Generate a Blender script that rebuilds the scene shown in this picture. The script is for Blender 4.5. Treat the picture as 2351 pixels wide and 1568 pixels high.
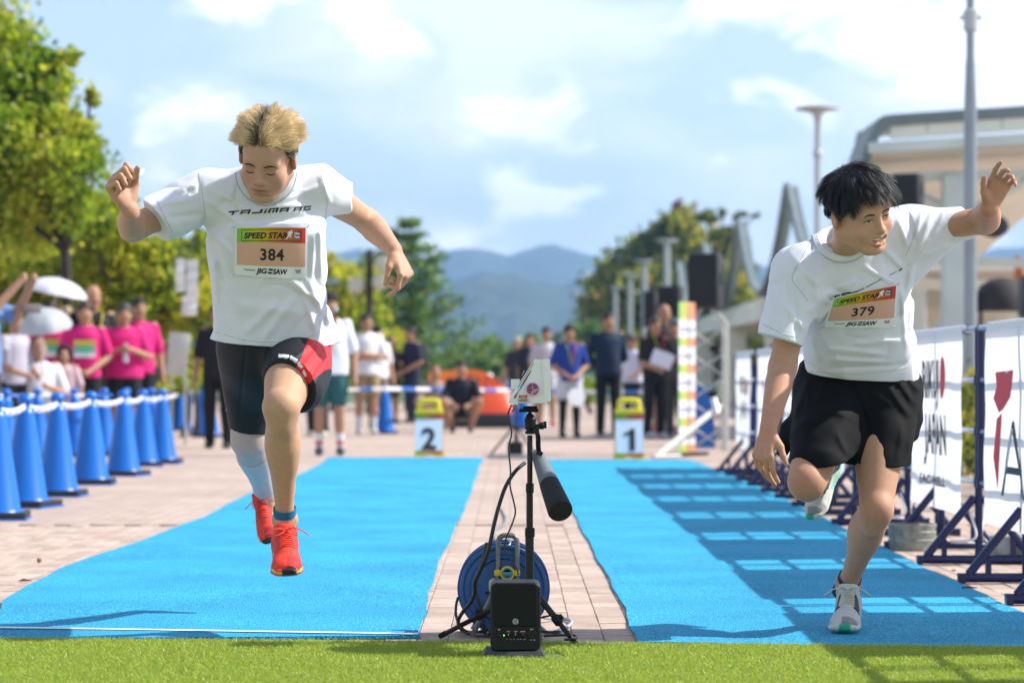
import bpy, bmesh, math, random
import numpy as np
from mathutils import Vector, Matrix
from mathutils.bvhtree import BVHTree

for _o in list(bpy.data.objects):
    bpy.data.objects.remove(_o, do_unlink=True)
SC = bpy.context.scene
COL = SC.collection
R = math.radians
random.seed(7)
RNG = np.random.default_rng(7)

# ------------------------------------------------------------------ camera, light, exposure
EYE, FPX, VX, HY = 0.83, 5800.0, 1172.0, 870.0      # eye height (m), focal length / vanishing point in 2351 px wide units
cam_data = bpy.data.cameras.new("camera")
cam = bpy.data.objects.new("camera", cam_data)
COL.objects.link(cam)
cam.location = (0, 0, EYE)
cam.rotation_euler = (R(90), 0, 0)
cam_data.sensor_width = 36.0
cam_data.lens = 36.0 * FPX / 2351.0
cam_data.shift_y = (HY - 784.0) / 2351.0
cam_data.shift_x = (1175.5 - VX) / 2351.0
cam_data.clip_start = 0.05
cam_data.clip_end = 30000
cam_data.dof.use_dof = True
cam_data.dof.focus_distance = 8.1
cam_data.dof.aperture_fstop = 3.4
SC.camera = cam

SUN_EL, SUN_AZ = R(43.0), R(7.6)                    # azimuth from +X towards +Y
sun_dir = Vector((math.cos(SUN_EL) * math.cos(SUN_AZ), math.cos(SUN_EL) * math.sin(SUN_AZ), math.sin(SUN_EL)))
sun_l = bpy.data.lights.new("sun", "SUN")
sun_l.energy = 5.0
sun_l.angle = R(0.53)
sun_l.color = (1.0, 0.95, 0.87)
sun = bpy.data.objects.new("sun", sun_l)
COL.objects.link(sun)
sun.rotation_euler = (-sun_dir).to_track_quat("-Z", "Y").to_euler()
sun.location = (20, 5, 30)

world = bpy.data.worlds.new("World")
SC.world = world
world.use_nodes = True
wn, wl = world.node_tree.nodes, world.node_tree.links
wn.clear()
w_out = wn.new("ShaderNodeOutputWorld")
w_bg = wn.new("ShaderNodeBackground")
w_bg.inputs["Strength"].default_value = 0.11
w_sky = wn.new("ShaderNodeTexSky")
w_sky.sky_type = "NISHITA"
w_sky.sun_disc = False
w_sky.sun_elevation = SUN_EL
w_sky.sun_rotation = R(90) - SUN_AZ
w_sky.altitude = 60
w_sky.air_density = 1.0
w_sky.dust_density = 0.6
w_sky.ozone_density = 1.4
w_tc = wn.new("ShaderNodeTexCoord")
w_map = wn.new("ShaderNodeMapping")
w_map.inputs["Scale"].default_value = (1.0, 1.0, 2.1)
w_map.inputs["Location"].default_value = (0.31, 0.0, 0.13)
w_n1 = wn.new("ShaderNodeTexNoise")
w_n1.inputs["Scale"].default_value = 11.0
w_n1.inputs["Detail"].default_value = 8.0
w_n1.inputs["Roughness"].default_value = 0.52
w_n1.inputs["Distortion"].default_value = 0.5
w_ramp = wn.new("ShaderNodeValToRGB")
w_ramp.color_ramp.elements[0].position = 0.42
w_ramp.color_ramp.elements[0].color = (0, 0, 0, 1)
w_ramp.color_ramp.elements[1].position = 0.62
w_ramp.color_ramp.elements[1].color = (1, 1, 1, 1)
w_mix = wn.new("ShaderNodeMixRGB")
w_mix.inputs[2].default_value = (8.6, 8.7, 8.9, 1)      # sunlit cloud
w_mul = wn.new("ShaderNodeMath"); w_mul.operation = "MULTIPLY"; w_mul.inputs[1].default_value = 0.92
w_soft = wn.new("ShaderNodeMixRGB")                      # thin veil of high cloud, thicker towards the horizon where the sight line is long
w_soft.inputs[2].default_value = (6.8, 7.6, 8.5, 1)
w_sep = wn.new("ShaderNodeSeparateXYZ")
w_air = wn.new("ShaderNodeMapRange"); w_air.interpolation_type = "SMOOTHSTEP"
w_air.inputs["From Min"].default_value = 0.0; w_air.inputs["From Max"].default_value = 0.34
w_air.inputs["To Min"].default_value = 0.66; w_air.inputs["To Max"].default_value = 0.03
wl.new(w_tc.outputs["Generated"], w_sep.inputs[0]); wl.new(w_sep.outputs["Z"], w_air.inputs["Value"]); wl.new(w_air.outputs["Result"], w_soft.inputs[0])
w_cz = wn.new("ShaderNodeMapRange"); w_cz.inputs["From Min"].default_value = 0.0; w_cz.inputs["From Max"].default_value = 0.4
w_cz.inputs["To Min"].default_value = 0.95; w_cz.inputs["To Max"].default_value = 0.28     # clouds overlap less overhead
wl.new(w_sep.outputs["Z"], w_cz.inputs["Value"]); wl.new(w_cz.outputs["Result"], w_mul.inputs[1])
wl.new(w_tc.outputs["Generated"], w_map.inputs["Vector"])
wl.new(w_map.outputs["Vector"], w_n1.inputs["Vector"])
wl.new(w_n1.outputs["Fac"], w_ramp.inputs["Fac"])
wl.new(w_ramp.outputs["Color"], w_mul.inputs[0])
wl.new(w_mul.outputs[0], w_mix.inputs[0])
wl.new(w_sky.outputs["Color"], w_soft.inputs[1])
wl.new(w_soft.outputs["Color"], w_mix.inputs[1])
w_n2 = wn.new("ShaderNodeTexNoise"); w_n2.inputs["Scale"].default_value = 15.0; w_n2.inputs["Detail"].default_value = 9.0   # brighter cumulus heads
w_n2.inputs["Roughness"].default_value = 0.5; w_n2.inputs["Distortion"].default_value = 0.25
w_map2 = wn.new("ShaderNodeMapping"); w_map2.inputs["Scale"].default_value = (1.0, 1.0, 1.9); w_map2.inputs["Location"].default_value = (1.37, 0.4, 0.21)
w_r2 = wn.new("ShaderNodeValToRGB"); w_r2.color_ramp.elements[0].position = 0.53; w_r2.color_ramp.elements[0].color = (0, 0, 0, 1); w_r2.color_ramp.elements[1].position = 0.60
w_m2 = wn.new("ShaderNodeMath"); w_m2.operation = "MULTIPLY"
w_mix2 = wn.new("ShaderNodeMixRGB"); w_mix2.inputs[2].default_value = (11.5, 11.2, 10.9, 1)
wl.new(w_tc.outputs["Generated"], w_map2.inputs["Vector"]); wl.new(w_map2.outputs["Vector"], w_n2.inputs["Vector"]); wl.new(w_n2.outputs["Fac"], w_r2.inputs["Fac"])
wl.new(w_r2.outputs["Color"], w_m2.inputs[0]); wl.new(w_cz.outputs["Result"], w_m2.inputs[1]); wl.new(w_m2.outputs[0], w_mix2.inputs[0]); wl.new(w_mix.outputs["Color"], w_mix2.inputs[1])
wl.new(w_mix2.outputs["Color"], w_bg.inputs["Color"])
wl.new(w_bg.outputs["Background"], w_out.inputs["Surface"])

SC.render.engine = "CYCLES"
SC.view_settings.view_transform = "Standard"
SC.view_settings.look = "None"
SC.view_settings.exposure = 0.72
SC.view_settings.gamma = 1.0
SC.view_settings.use_curve_mapping = False
SC.cycles.use_denoising = True
SC.cycles.max_bounces = 8
SC.cycles.diffuse_bounces = 3
SC.cycles.glossy_bounces = 3
SC.cycles.transmission_bounces = 4
SC.cycles.transparent_max_bounces = 8
SC.cycles.volume_bounces = 0
SC.cycles.volume_step_rate = 4.0

def P(x, y, d):
    """Point seen at (x, y) of the photograph (2351 px wide) at distance d along the track."""
    return Vector(((x - VX) * d / FPX, d, EYE + (HY - y) * d / FPX))
def GD(y):
    """Distance of the ground seen at row y."""
    return EYE * FPX / (y - HY)
def G(x, y):
    p = P(x, y, GD(y)); p.z = 0.0
    return p

# ------------------------------------------------------------------ object helpers
ORIGIN = {}
def tag(o, label=None, cat=None, group=None, kind=None):
    if label: o["label"] = label
    if cat: o["category"] = cat
    if group: o["group"] = group
    if kind: o["kind"] = kind
    return o
def thing(name, loc, label, cat, group=None):
    o = bpy.data.objects.new(name, None)
    o.empty_display_size = 0.2
    COL.objects.link(o)
    o.location = loc
    ORIGIN[o.name] = Vector(loc)
    return tag(o, label, cat, group)
def link_mesh(name, me, parent=None, origin=None):
    """Link a mesh whose vertices are in world space under its parent (or at origin)."""
    o = bpy.data.objects.new(name, me)
    COL.objects.link(o)
    if parent is not None:
        org = ORIGIN[parent.name]
        me.transform(Matrix.Translation(-org))
        o.parent = parent
        ORIGIN[o.name] = org
    elif origin is not None:
        org = Vector(origin)
        me.transform(Matrix.Translation(-org))
        o.location = org
        ORIGIN[o.name] = org
    else:
        ORIGIN[o.name] = Vector((0, 0, 0))
    return o
def copy_tree(o, parent=None):
    c = o.copy()
    COL.objects.link(c)
    c.parent = parent
    ORIGIN[c.name] = ORIGIN.get(o.name, Vector((0, 0, 0)))
    for ch in o.children:
        copy_tree(ch, c)
    return c

# ------------------------------------------------------------------ materials
MATS = {}
def mat(name, col=(0.8, 0.8, 0.8), rough=0.5, metal=0.0, spec=0.5, noise=0.0, nscale=20.0, bump=0.0, bscale=200.0,
        attr=None, sss=0.0, trans=0.0, coat=0.0, sheen=0.0, emit=None, stretch=(1, 1, 1), rvar=0.0):
    """Procedural principled material: colour (or colour attribute) with noise wear, bump, optional translucency."""
    if name in MATS: return MATS[name]
    m = bpy.data.materials.new(name)
    m.use_nodes = True
    nt = m.node_tree; N, L = nt.nodes, nt.links
    b = N["Principled BSDF"]; out = N["Material Output"]
    b.inputs["Roughness"].default_value = rough
    b.inputs["Metallic"].default_value = metal
    b.inputs["Specular IOR Level"].default_value = spec
    b.inputs["Coat Weight"].default_value = coat
    b.inputs["Sheen Weight"].default_value = sheen
    b.inputs["Base Color"].default_value = (*col, 1)
    src = None
    if attr:
        a = N.new("ShaderNodeAttribute"); a.attribute_name = attr
        src = a.outputs["Color"]
    tc = N.new("ShaderNodeTexCoord")
    mp = N.new("ShaderNodeMapping"); mp.inputs["Scale"].default_value = stretch
    L.new(tc.outputs["Object"], mp.inputs["Vector"])
    if noise > 0:
        n = N.new("ShaderNodeTexNoise"); n.inputs["Scale"].default_value = nscale; n.inputs["Detail"].default_value = 5
        L.new(mp.outputs["Vector"], n.inputs["Vector"])
        mr = N.new("ShaderNodeMapRange")
        mr.inputs["From Min"].default_value = 0.25; mr.inputs["From Max"].default_value = 0.75
        mr.inputs["To Min"].default_value = 1 - noise; mr.inputs["To Max"].default_value = 1 + noise
        L.new(n.outputs["Fac"], mr.inputs["Value"])
        mx = N.new("ShaderNodeMixRGB"); mx.blend_type = "MULTIPLY"; mx.inputs[0].default_value = 1
        if src: L.new(src, mx.inputs[1])
        else: mx.inputs[1].default_value = (*col, 1)
        L.new(mr.outputs["Result"], mx.inputs[2])
        src = mx.outputs["Color"]
        if rvar > 0:
            mr2 = N.new("ShaderNodeMapRange")
            mr2.inputs["From Min"].default_value = 0.25; mr2.inputs["From Max"].default_value = 0.75
            mr2.inputs["To Min"].default_value = max(0, rough - rvar); mr2.inputs["To Max"].default_value = min(1, rough + rvar)
            L.new(n.outputs["Fac"], mr2.inputs["Value"]); L.new(mr2.outputs["Result"], b.inputs["Roughness"])
    if src: L.new(src, b.inputs["Base Color"])
    if bump > 0:
        n2 = N.new("ShaderNodeTexNoise"); n2.inputs["Scale"].default_value = bscale; n2.inputs["Detail"].default_value = 3
        L.new(mp.outputs["Vector"], n2.inputs["Vector"])
        bp = N.new("ShaderNodeBump"); bp.inputs["Strength"].default_value = bump; bp.inputs["Distance"].default_value = 0.01
        L.new(n2.outputs["Fac"], bp.inputs["Height"]); L.new(bp.outputs["Normal"], b.inputs["Normal"])
    if sss > 0:
        b.inputs["Subsurface Weight"].default_value = sss
        b.inputs["Subsurface Radius"].default_value = (1.0, 0.35, 0.2)
        b.inputs["Subsurface Scale"].default_value = 0.012
    if emit:
        b.inputs["Emission Color"].default_value = (*emit[:3], 1); b.inputs["Emission Strength"].default_value = emit[3]
    if trans > 0:
        t = N.new("ShaderNodeBsdfTranslucent")
        if src: L.new(src, t.inputs["Color"])
        else: t.inputs["Color"].default_value = (*col, 1)
        ms = N.new("ShaderNodeMixShader"); ms.inputs[0].default_value = trans
        L.new(b.outputs["BSDF"], ms.inputs[1]); L.new(t.outputs["BSDF"], ms.inputs[2])
        L.new(ms.outputs["Shader"], out.inputs["Surface"])
    MATS[name] = m
    return m

# ------------------------------------------------------------------ mesh builder
def frame_of(t, up=Vector((0, 0, 1))):
    t = t.normalized()
    if abs(t.dot(up)) > 0.97: up = Vector((0, 1, 0))
    a = up.cross(t).normalized()
    return a, t.cross(a)
class MB:
    def __init__(s): s.v = []; s.f = []; s.mi = []
    def _add(s, vs, fs, m=0):
        o = len(s.v)
        s.v.extend([tuple(v) for v in vs])
        s.f.extend([tuple(i + o for i in f) for f in fs]); s.mi.extend([m] * len(fs))
        return s
    def box(s, c, size, m=0, rot=None, bev=0.0):
        c = Vector(c); hx, hy, hz = [q / 2 for q in size]
        if bev > 0:
            bm = bmesh.new(); bmesh.ops.create_cube(bm, size=1.0)
            for v in bm.verts: v.co = Vector((v.co.x * size[0], v.co.y * size[1], v.co.z * size[2]))
            bmesh.ops.bevel(bm, geom=list(bm.edges), offset=bev, segments=2, affect="EDGES", profile=0.5)
            bm.verts.ensure_lookup_table()
            vs = [v.co.copy() for v in bm.verts]; fs = [[v.index for v in f.verts] for f in bm.faces]
            bm.free()
        else:
            vs = [Vector((x, y, z)) for x in (-hx, hx) for y in (-hy, hy) for z in (-hz, hz)]
            fs = [(0, 1, 3, 2), (4, 6, 7, 5), (0, 4, 5, 1), (2, 3, 7, 6), (0, 2, 6, 4), (1, 5, 7, 3)]
        if rot is not None: vs = [rot @ v for v in vs]
        return s._add([v + c for v in vs], fs, m)
    def tube(s, pts, r, n=10, m=0, caps=True, closed=False):
        pts = [Vector(p) for p in pts]; k = len(pts)
        rs = r if isinstance(r, (list, tuple)) else [r] * k
        vs, fs = [], []
        a = None
        for i, p in enumerate(pts):
            if closed: t = pts[(i + 1) % k] - pts[i - 1]
            else: t = pts[min(i + 1, k - 1)] - pts[max(i - 1, 0)]
            if t.length < 1e-9: t = Vector((0, 0, 1))
            t.normalize()
            if a is None: a, b = frame_of(t)
            else:
                a = (a - t * a.dot(t))
                if a.length < 1e-6: a, b = frame_of(t)
                a.normalize(); b = t.cross(a)
            for j in range(n):
                q = 2 * math.pi * j / n
                vs.append(p + (a * math.cos(q) + b * math.sin(q)) * rs[i])
        for i in range(k if closed else k - 1):
            i2 = (i + 1) % k
            for j in range(n):
                j2 = (j + 1) % n
                fs.append((i * n + j, i * n + j2, i2 * n + j2, i2 * n + j))
        if caps and not closed:
            fs.append(tuple(range(n))[::-1]); fs.append(tuple((k - 1) * n + j for j in range(n)))
        return s._add(vs, fs, m)
    def lathe(s, prof, c=(0, 0, 0), n=24, m=0, axis=Vector((0, 0, 1)), ms=None):
        """prof: [(r, h)] revolved about axis through c."""
        c = Vector(c); axis = axis.normalized(); a, b = frame_of(axis)
        vs, fs, mi = [], [], []
        for (r, h) in prof:
            for j in range(n):
                q = 2 * math.pi * j / n
                vs.append(c + axis * h + (a * math.cos(q) + b * math.sin(q)) * r)
        o = len(s.v)
        for i in range(len(prof) - 1):
            for j in range(n):
                j2 = (j + 1) % n
                fs.append((i * n + j, i * n + j2, (i + 1) * n + j2, (i + 1) * n + j)); mi.append(ms[i] if ms else m)
        if prof[0][0] > 1e-6: fs.append(tuple(range(n))[::-1]); mi.append(ms[0] if ms else m)
        if prof[-1][0] > 1e-6: fs.append(tuple((len(prof) - 1) * n + j for j in range(n))); mi.append(ms[-1] if ms else m)
        s.v.extend([tuple(v) for v in vs]); s.f.extend([tuple(i + o for i in f) for f in fs]); s.mi.extend(mi)
        return s
    def prism(s, poly, to3, depth, m=0):
        """poly: 2-D outline (counter-clockwise as seen from the front); to3(u, v, w) maps to 3-D, front at w=0, back at w=depth."""
        n = len(poly)
        vs = [to3(u, v, 0.0) for u, v in poly] + [to3(u, v, depth) for u, v in poly]
        fs = [tuple(range(n)), tuple(range(2 * n - 1, n - 1, -1))]
        for i in range(n):
            j = (i + 1) % n
            fs.append((i, i + n, j + n, j))
        return s._add(vs, fs, m)
    def ball(s, c, r, n=12, m=0, rot=None):
        c = Vector(c); rr = (r, r, r) if not isinstance(r, (tuple, list)) else r
        vs, fs = [], []
        k = n // 2
        for i in range(k + 1):
            th = math.pi * i / k
            for j in range(n):
                q = 2 * math.pi * j / n
                v = Vector((rr[0] * math.sin(th) * math.cos(q), rr[1] * math.sin(th) * math.sin(q), rr[2] * math.cos(th)))
                vs.append(c + (rot @ v if rot is not None else v))
        for i in range(k):
            for j in range(n):
                j2 = (j + 1) % n
                fs.append((i * n + j, (i + 1) * n + j, (i + 1) * n + j2, i * n + j2))
        return s._add(vs, fs, m)
    def mesh(s, name, mats, smooth=30.0):
        me = bpy.data.meshes.new(name)
        me.from_pydata(s.v, [], s.f)
        for m in (mats if isinstance(mats, (list, tuple)) else [mats]): me.materials.append(m)
        me.polygons.foreach_set("material_index", s.mi)
        if smooth:
            me.polygons.foreach_set("use_smooth", [True] * len(me.polygons))
            me.set_sharp_from_angle(angle=R(smooth))
        me.update()
        return me
    def build(s, name, mats, parent=None, smooth=30.0, origin=None):
        return link_mesh(name, s.mesh(name, mats, smooth), parent, origin)
def np_mesh(name, V, F, mats, mi=None, smooth=False, col=None):
    """Fast mesh from numpy: V (n,3), F (m,k)."""
    me = bpy.data.meshes.new(name)
    V = np.ascontiguousarray(V, dtype=np.float32); F = np.ascontiguousarray(F, dtype=np.int32)
    k = F.shape[1]
    me.vertices.add(len(V)); me.vertices.foreach_set("co", V.ravel())
    me.loops.add(F.size); me.loops.foreach_set("vertex_index", F.ravel())
    me.polygons.add(len(F))
    me.polygons.foreach_set("loop_start", np.arange(0, F.size, k, dtype=np.int32))
    me.polygons.foreach_set("loop_total", np.full(len(F), k, dtype=np.int32))
    for m in (mats if isinstance(mats, (list, tuple)) else [mats]): me.materials.append(m)
    if mi is not None: me.polygons.foreach_set("material_index", np.asarray(mi, dtype=np.int32))
    me.polygons.foreach_set("use_smooth", np.full(len(F), smooth, dtype=bool))
    me.update(calc_edges=True)
    if col is not None:
        a = me.color_attributes.new("Col", "FLOAT_COLOR", "POINT")
        c4 = np.ones((len(V), 4), dtype=np.float32); c4[:, :3] = col
        a.data.foreach_set("color", c4.ravel())
    return me

# ------------------------------------------------------------------ signed-distance modelling
class SDF:
    def __init__(s, lo, hi, h):
        s.lo = np.array(lo, dtype=np.float64); s.h = h
        s.n = np.ceil((np.array(hi) - s.lo) / h).astype(int) + 1
        s.A = np.full(tuple(s.n), 0.5, dtype=np.float32)
        s.ax = [(s.lo[i] + h * np.arange(s.n[i])).astype(np.float32) for i in range(3)]
    def _blk(s, lo, hi):
        i0 = np.clip(np.floor((np.array(lo) - s.lo) / s.h).astype(int), 0, s.n)
        i1 = np.clip(np.ceil((np.array(hi) - s.lo) / s.h).astype(int) + 1, 0, s.n)
        sl = tuple(slice(a, b) for a, b in zip(i0, i1))
        return sl, s.ax[0][sl[0]][:, None, None], s.ax[1][sl[1]][None, :, None], s.ax[2][sl[2]][None, None, :]
    def _op(s, sl, d, k, op):
        a = s.A[sl]
        if a.size == 0: return
        if op == "u":
            if k > 0:
                q = np.maximum(k - np.abs(a - d), 0); s.A[sl] = np.minimum(a, d) - q * q / (4 * k)
            else: s.A[sl] = np.minimum(a, d)
        else:
            if op == "s": d = -d
            if k > 0:
                q = np.maximum(k - np.abs(a - d), 0); s.A[sl] = np.maximum(a, d) + q * q / (4 * k)
            else: s.A[sl] = np.maximum(a, d)
    def limb(s, a, b, prof, k=0.02, op="u", flat=1.0, fdir=None):
        """Tapered limb from a to b; prof = (ra, rb) or [(t, r), ...]. flat<1 squeezes it along fdir."""
        if not isinstance(prof[0], (tuple, list)): prof = [(0, prof[0]), (1, prof[1])]
        a = np.array(a, dtype=np.float32); b = np.array(b, dtype=np.float32)
        rm = max(r for _, r in prof) + k + 2 * s.h
        sl, X, Y, Z = s._blk(np.minimum(a, b) - rm, np.maximum(a, b) + rm)
        ba = b - a; L2 = float(ba @ ba) + 1e-12
        px, py, pz = X - a[0], Y - a[1], Z - a[2]
        dot = px * ba[0] + py * ba[1] + pz * ba[2]
        t = np.clip(dot / L2, 0, 1)
        dx, dy, dz = px - t * ba[0], py - t * ba[1], pz - t * ba[2]
        q = dx * dx + dy * dy + dz * dz
        if fdir is not None:
            f = np.array(fdir, dtype=np.float32); f /= np.linalg.norm(f)
            e = dx * f[0] + dy * f[1] + dz * f[2]
            q = q + e * e * (1 / (flat * flat) - 1)
        d = np.sqrt(q) - np.interp(t, [p[0] for p in prof], [p[1] for p in prof]).astype(np.float32)
        s._op(sl, d, k, op); return s
    def ell(s, c, r, k=0.02, op="u", M=None):
        """Ellipsoid; M: 3x3 rotation whose columns are its axes."""
        c = np.array(c, dtype=np.float32); r = np.array(r if isinstance(r, (tuple, list)) else (r, r, r), dtype=np.float32)
        rm = float(max(r)) + k + 2 * s.h
        sl, X, Y, Z = s._blk(c - rm, c + rm)
        x, y, z = X - c[0], Y - c[1], Z - c[2]
        if M is not None:
            M = np.array(M, dtype=np.float32)
            x, y, z = (x * M[0, i] + y * M[1, i] + z * M[2, i] for i in range(3))
        x, y, z = x / r[0], y / r[1], z / r[2]
        k0 = np.sqrt(x * x + y * y + z * z) + 1e-6
        k1 = np.sqrt((x / r[0]) ** 2 + (y / r[1]) ** 2 + (z / r[2]) ** 2) + 1e-6
        s._op(sl, (k0 * (k0 - 1) / k1).astype(np.float32), k, op); return s
    def loft(s, p0, p1, side, st, k=0.02, op="u", pw=2.0):
        """Tube with elliptical sections from p0 to p1; side = direction of the width; st = [(u, halfwidth, halfdepth[, dx, dy]), ...]."""
        p0 = np.array(p0, dtype=np.float32); p1 = np.array(p1, dtype=np.float32)
        ax = p1 - p0; Ln = np.linalg.norm(ax); ax = ax / Ln
        sd = np.array(side, dtype=np.float32); sd = sd - ax * (sd @ ax); sd /= np.linalg.norm(sd)
        dp = np.cross(ax, sd)
        st = [(q + (0, 0))[:5] for q in st]
        rm = max(max(q[1], q[2]) + max(abs(q[3]), abs(q[4])) for q in st) + k + 2 * s.h
        sl, X, Y, Z = s._blk(np.minimum(p0, p1) - rm, np.maximum(p0, p1) + rm)
        x, y, z = X - p0[0], Y - p0[1], Z - p0[2]
        u = (x * ax[0] + y * ax[1] + z * ax[2]) / Ln
        us = [q[0] for q in st]
        uc = np.clip(u, us[0], us[-1])
        f = lambda i: np.interp(uc, us, [q[i] for q in st]).astype(np.float32)
        hw, hd = f(1), f(2)
        e = (x * sd[0] + y * sd[1] + z * sd[2] - f(3)) / hw
        g = (x * dp[0] + y * dp[1] + z * dp[2] - f(4)) / hd
        kk = (np.abs(e) ** pw + np.abs(g) ** pw) ** (1 / pw)
        d = (kk - 1) * np.minimum(hw, hd)
        cap = np.maximum(us[0] - u, u - us[-1]) * Ln
        d = np.where(cap > 0, np.sqrt(np.maximum(d, 0) ** 2 + cap * cap), np.maximum(d, cap))
        s._op(sl, d.astype(np.float32), k, op); return s
    def cut(s, p, n, k=0.0):
        """Remove everything on the side n points to."""
        n = np.array(n, dtype=np.float32); n /= np.linalg.norm(n); p = np.array(p, dtype=np.float32)
        d = (s.ax[0] - p[0])[:, None, None] * n[0] + (s.ax[1] - p[1])[None, :, None] * n[1] + (s.ax[2] - p[2])[None, None, :] * n[2]
        s._op((slice(None),) * 3, d, k, "i"); return s
    def cut_near(s, p, n, c, rad, k=0.0):
        """Plane cut limited to a ball of radius rad about c."""
        c = np.array(c); sl, X, Y, Z = s._blk(c - rad, c + rad)
        n = np.array(n, dtype=np.float32); n /= np.linalg.norm(n)
        d = (X - p[0]) * n[0] + (Y - p[1]) * n[1] + (Z - p[2]) * n[2]
        r2 = (X - c[0]) ** 2 + (Y - c[1]) ** 2 + (Z - c[2]) ** 2
        a = s.A[sl]
        s.A[sl] = np.where(r2 < rad * rad, np.maximum(a, d), a); return s
    def band(s, fn, w=0.03):
        """Displace the surface outward by fn(points) near the zero level."""
        idx = np.nonzero(np.abs(s.A) < w)
        p = np.stack([s.ax[i][idx[i]] for i in range(3)], 1)
        s.A[idx] -= fn(p).astype(np.float32); return s
    def shell(s, t):
        """Hollow it: keep a skin of thickness t."""
        s.A = np.maximum(s.A, -(s.A + t)); return s
    def mesh(s):
        A, n = s.A, s.n
        for i in range(3):                                    # close the box
            sl = [slice(None)] * 3
            sl[i] = 0; A[tuple(sl)] = np.maximum(A[tuple(sl)], 0.01)
            sl[i] = -1; A[tuple(sl)] = np.maximum(A[tuple(sl)], 0.01)
        ins = A < 0
        c = np.zeros(tuple(n - 1), dtype=np.uint8)
        off = [(i, j, k) for i in (0, 1) for j in (0, 1) for k in (0, 1)]
        S = lambda B, o: B[o[0]:o[0] + n[0] - 1, o[1]:o[1] + n[1] - 1, o[2]:o[2] + n[2] - 1]
        for o in off: c += S(ins, o)
        cells = np.nonzero((c > 0) & (c < 8)); del c
        N = len(cells[0]); base = np.stack(cells, 1)
        val = np.stack([A[base[:, 0] + o[0], base[:, 1] + o[1], base[:, 2] + o[2]] for o in off], 1)
        acc = np.zeros((N, 3)); cnt = np.zeros(N)
        for i in range(8):
            for j in range(i + 1, 8):
                df = np.array(off[j]) - np.array(off[i])
                if np.abs(df).sum() != 1: continue
                cr = (val[:, i] < 0) != (val[:, j] < 0)
                t = val[cr, i] / (val[cr, i] - val[cr, j])
                acc[cr] += np.array(off[i]) + t[:, None] * df; cnt[cr] += 1
        V = s.lo + s.h * (base + acc / cnt[:, None])
        idx = np.full(tuple(n - 1), -1, dtype=np.int32); idx[cells] = np.arange(N)
        Q = []
        for ax in range(3):
            b_, c_ = (ax + 1) % 3, (ax + 2) % 3
            lo = [slice(None)] * 3; hi = [slice(None)] * 3
            lo[ax] = slice(0, n[ax] - 1); hi[ax] = slice(1, n[ax])
            for q in (b_, c_): lo[q] = slice(1, n[q] - 1); hi[q] = slice(1, n[q] - 1)
            i0, i1 = ins[tuple(lo)], ins[tuple(hi)]
            e = np.nonzero(i0 != i1)
            g = [None] * 3
            g[ax] = e[ax]; g[b_] = e[b_] + 1; g[c_] = e[c_] + 1
            def at(db, dc):
                q = list(g); q[b_] = g[b_] + db; q[c_] = g[c_] + dc
                return idx[q[0], q[1], q[2]]
            quad = np.stack([at(-1, -1), at(0, -1), at(0, 0), at(-1, 0)], 1)
            fl = ~i0[e]
            quad[fl] = quad[fl][:, ::-1]
            Q.append(quad)
        return V, np.concatenate(Q)
def relax(V, Q, it=1, lam=0.5):
    """Laplacian smoothing of a quad mesh."""
    for _ in range(it):
        acc = np.zeros_like(V); cnt = np.zeros(len(V))
        for i in range(4):
            a, b = Q[:, i], Q[:, (i + 1) % 4]
            np.add.at(acc, a, V[b]); np.add.at(cnt, a, 1)
            np.add.at(acc, b, V[a]); np.add.at(cnt, b, 1)
        V = V + lam * (acc / np.maximum(cnt, 1)[:, None] - V)
    return V
def ridge(p, a, b, w, amp):
    """Fold along the segment a-b: amp * gaussian of the distance, fading to the ends."""
    a = np.array(a); b = np.array(b); ba = b - a; L2 = ba @ ba
    t = (p - a) @ ba / L2
    tc = np.clip(t, 0, 1)
    d2 = ((p - a - tc[:, None] * ba) ** 2).sum(1)
    return amp * np.exp(-d2 / (w * w)) * np.clip(1.15 - np.abs(2 * tc - 1) ** 3, 0, 1)
def lump(p, f, seed=0, st=(1, 1, 1)):
    """Cheap smooth noise in [-1, 1]: sines of warped coordinates."""
    r = np.random.default_rng(seed); q = p * np.array(st) * f
    o = np.zeros(len(p))
    for i in range(4):
        w = r.normal(size=3); w /= np.linalg.norm(w)
        w2 = r.normal(size=3)
        o += np.sin(q @ w * (1 + 0.35 * i) + 1.3 * np.sin(q @ w2 * 0.7 + r.uniform(0, 6)) + r.uniform(0, 6))
    return o / 4
def inpoly(x, y, poly):
    ins = np.zeros(len(x), dtype=bool); n = len(poly)
    for i in range(n):
        x1, y1 = poly[i]; x2, y2 = poly[(i + 1) % n]
        c = ((y1 > y) != (y2 > y)) & (x < (x2 - x1) * (y - y1) / (y2 - y1 + 1e-12) + x1)
        ins ^= c
    return ins
def text_polys(txt, size=1.0, shear=0.0, bold=0.0, space=1.0, align="LEFT", sx=1.0):
    """Flat triangulated lettering: (V (n,2), faces)."""
    cu = bpy.data.curves.new("txt", "FONT")
    cu.body = txt; cu.size = size; cu.shear = shear; cu.offset = bold; cu.space_character = space
    cu.align_x = align; cu.fill_mode = "FRONT"; cu.resolution_u = 3
    o = bpy.data.objects.new("txt", cu)
    COL.objects.link(o)
    dg = bpy.context.evaluated_depsgraph_get()
    me = o.evaluated_get(dg).to_mesh()
    V = np.array([(v.co.x * sx, v.co.y) for v in me.vertices])
    F = [tuple(p.vertices) for p in me.polygons]
    o.evaluated_get(dg).to_mesh_clear()
    bpy.data.objects.remove(o, do_unlink=True); bpy.data.curves.remove(cu)
    return V, F
# ================================================================== the setting
import time as _time
_T0 = _time.time()
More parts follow.
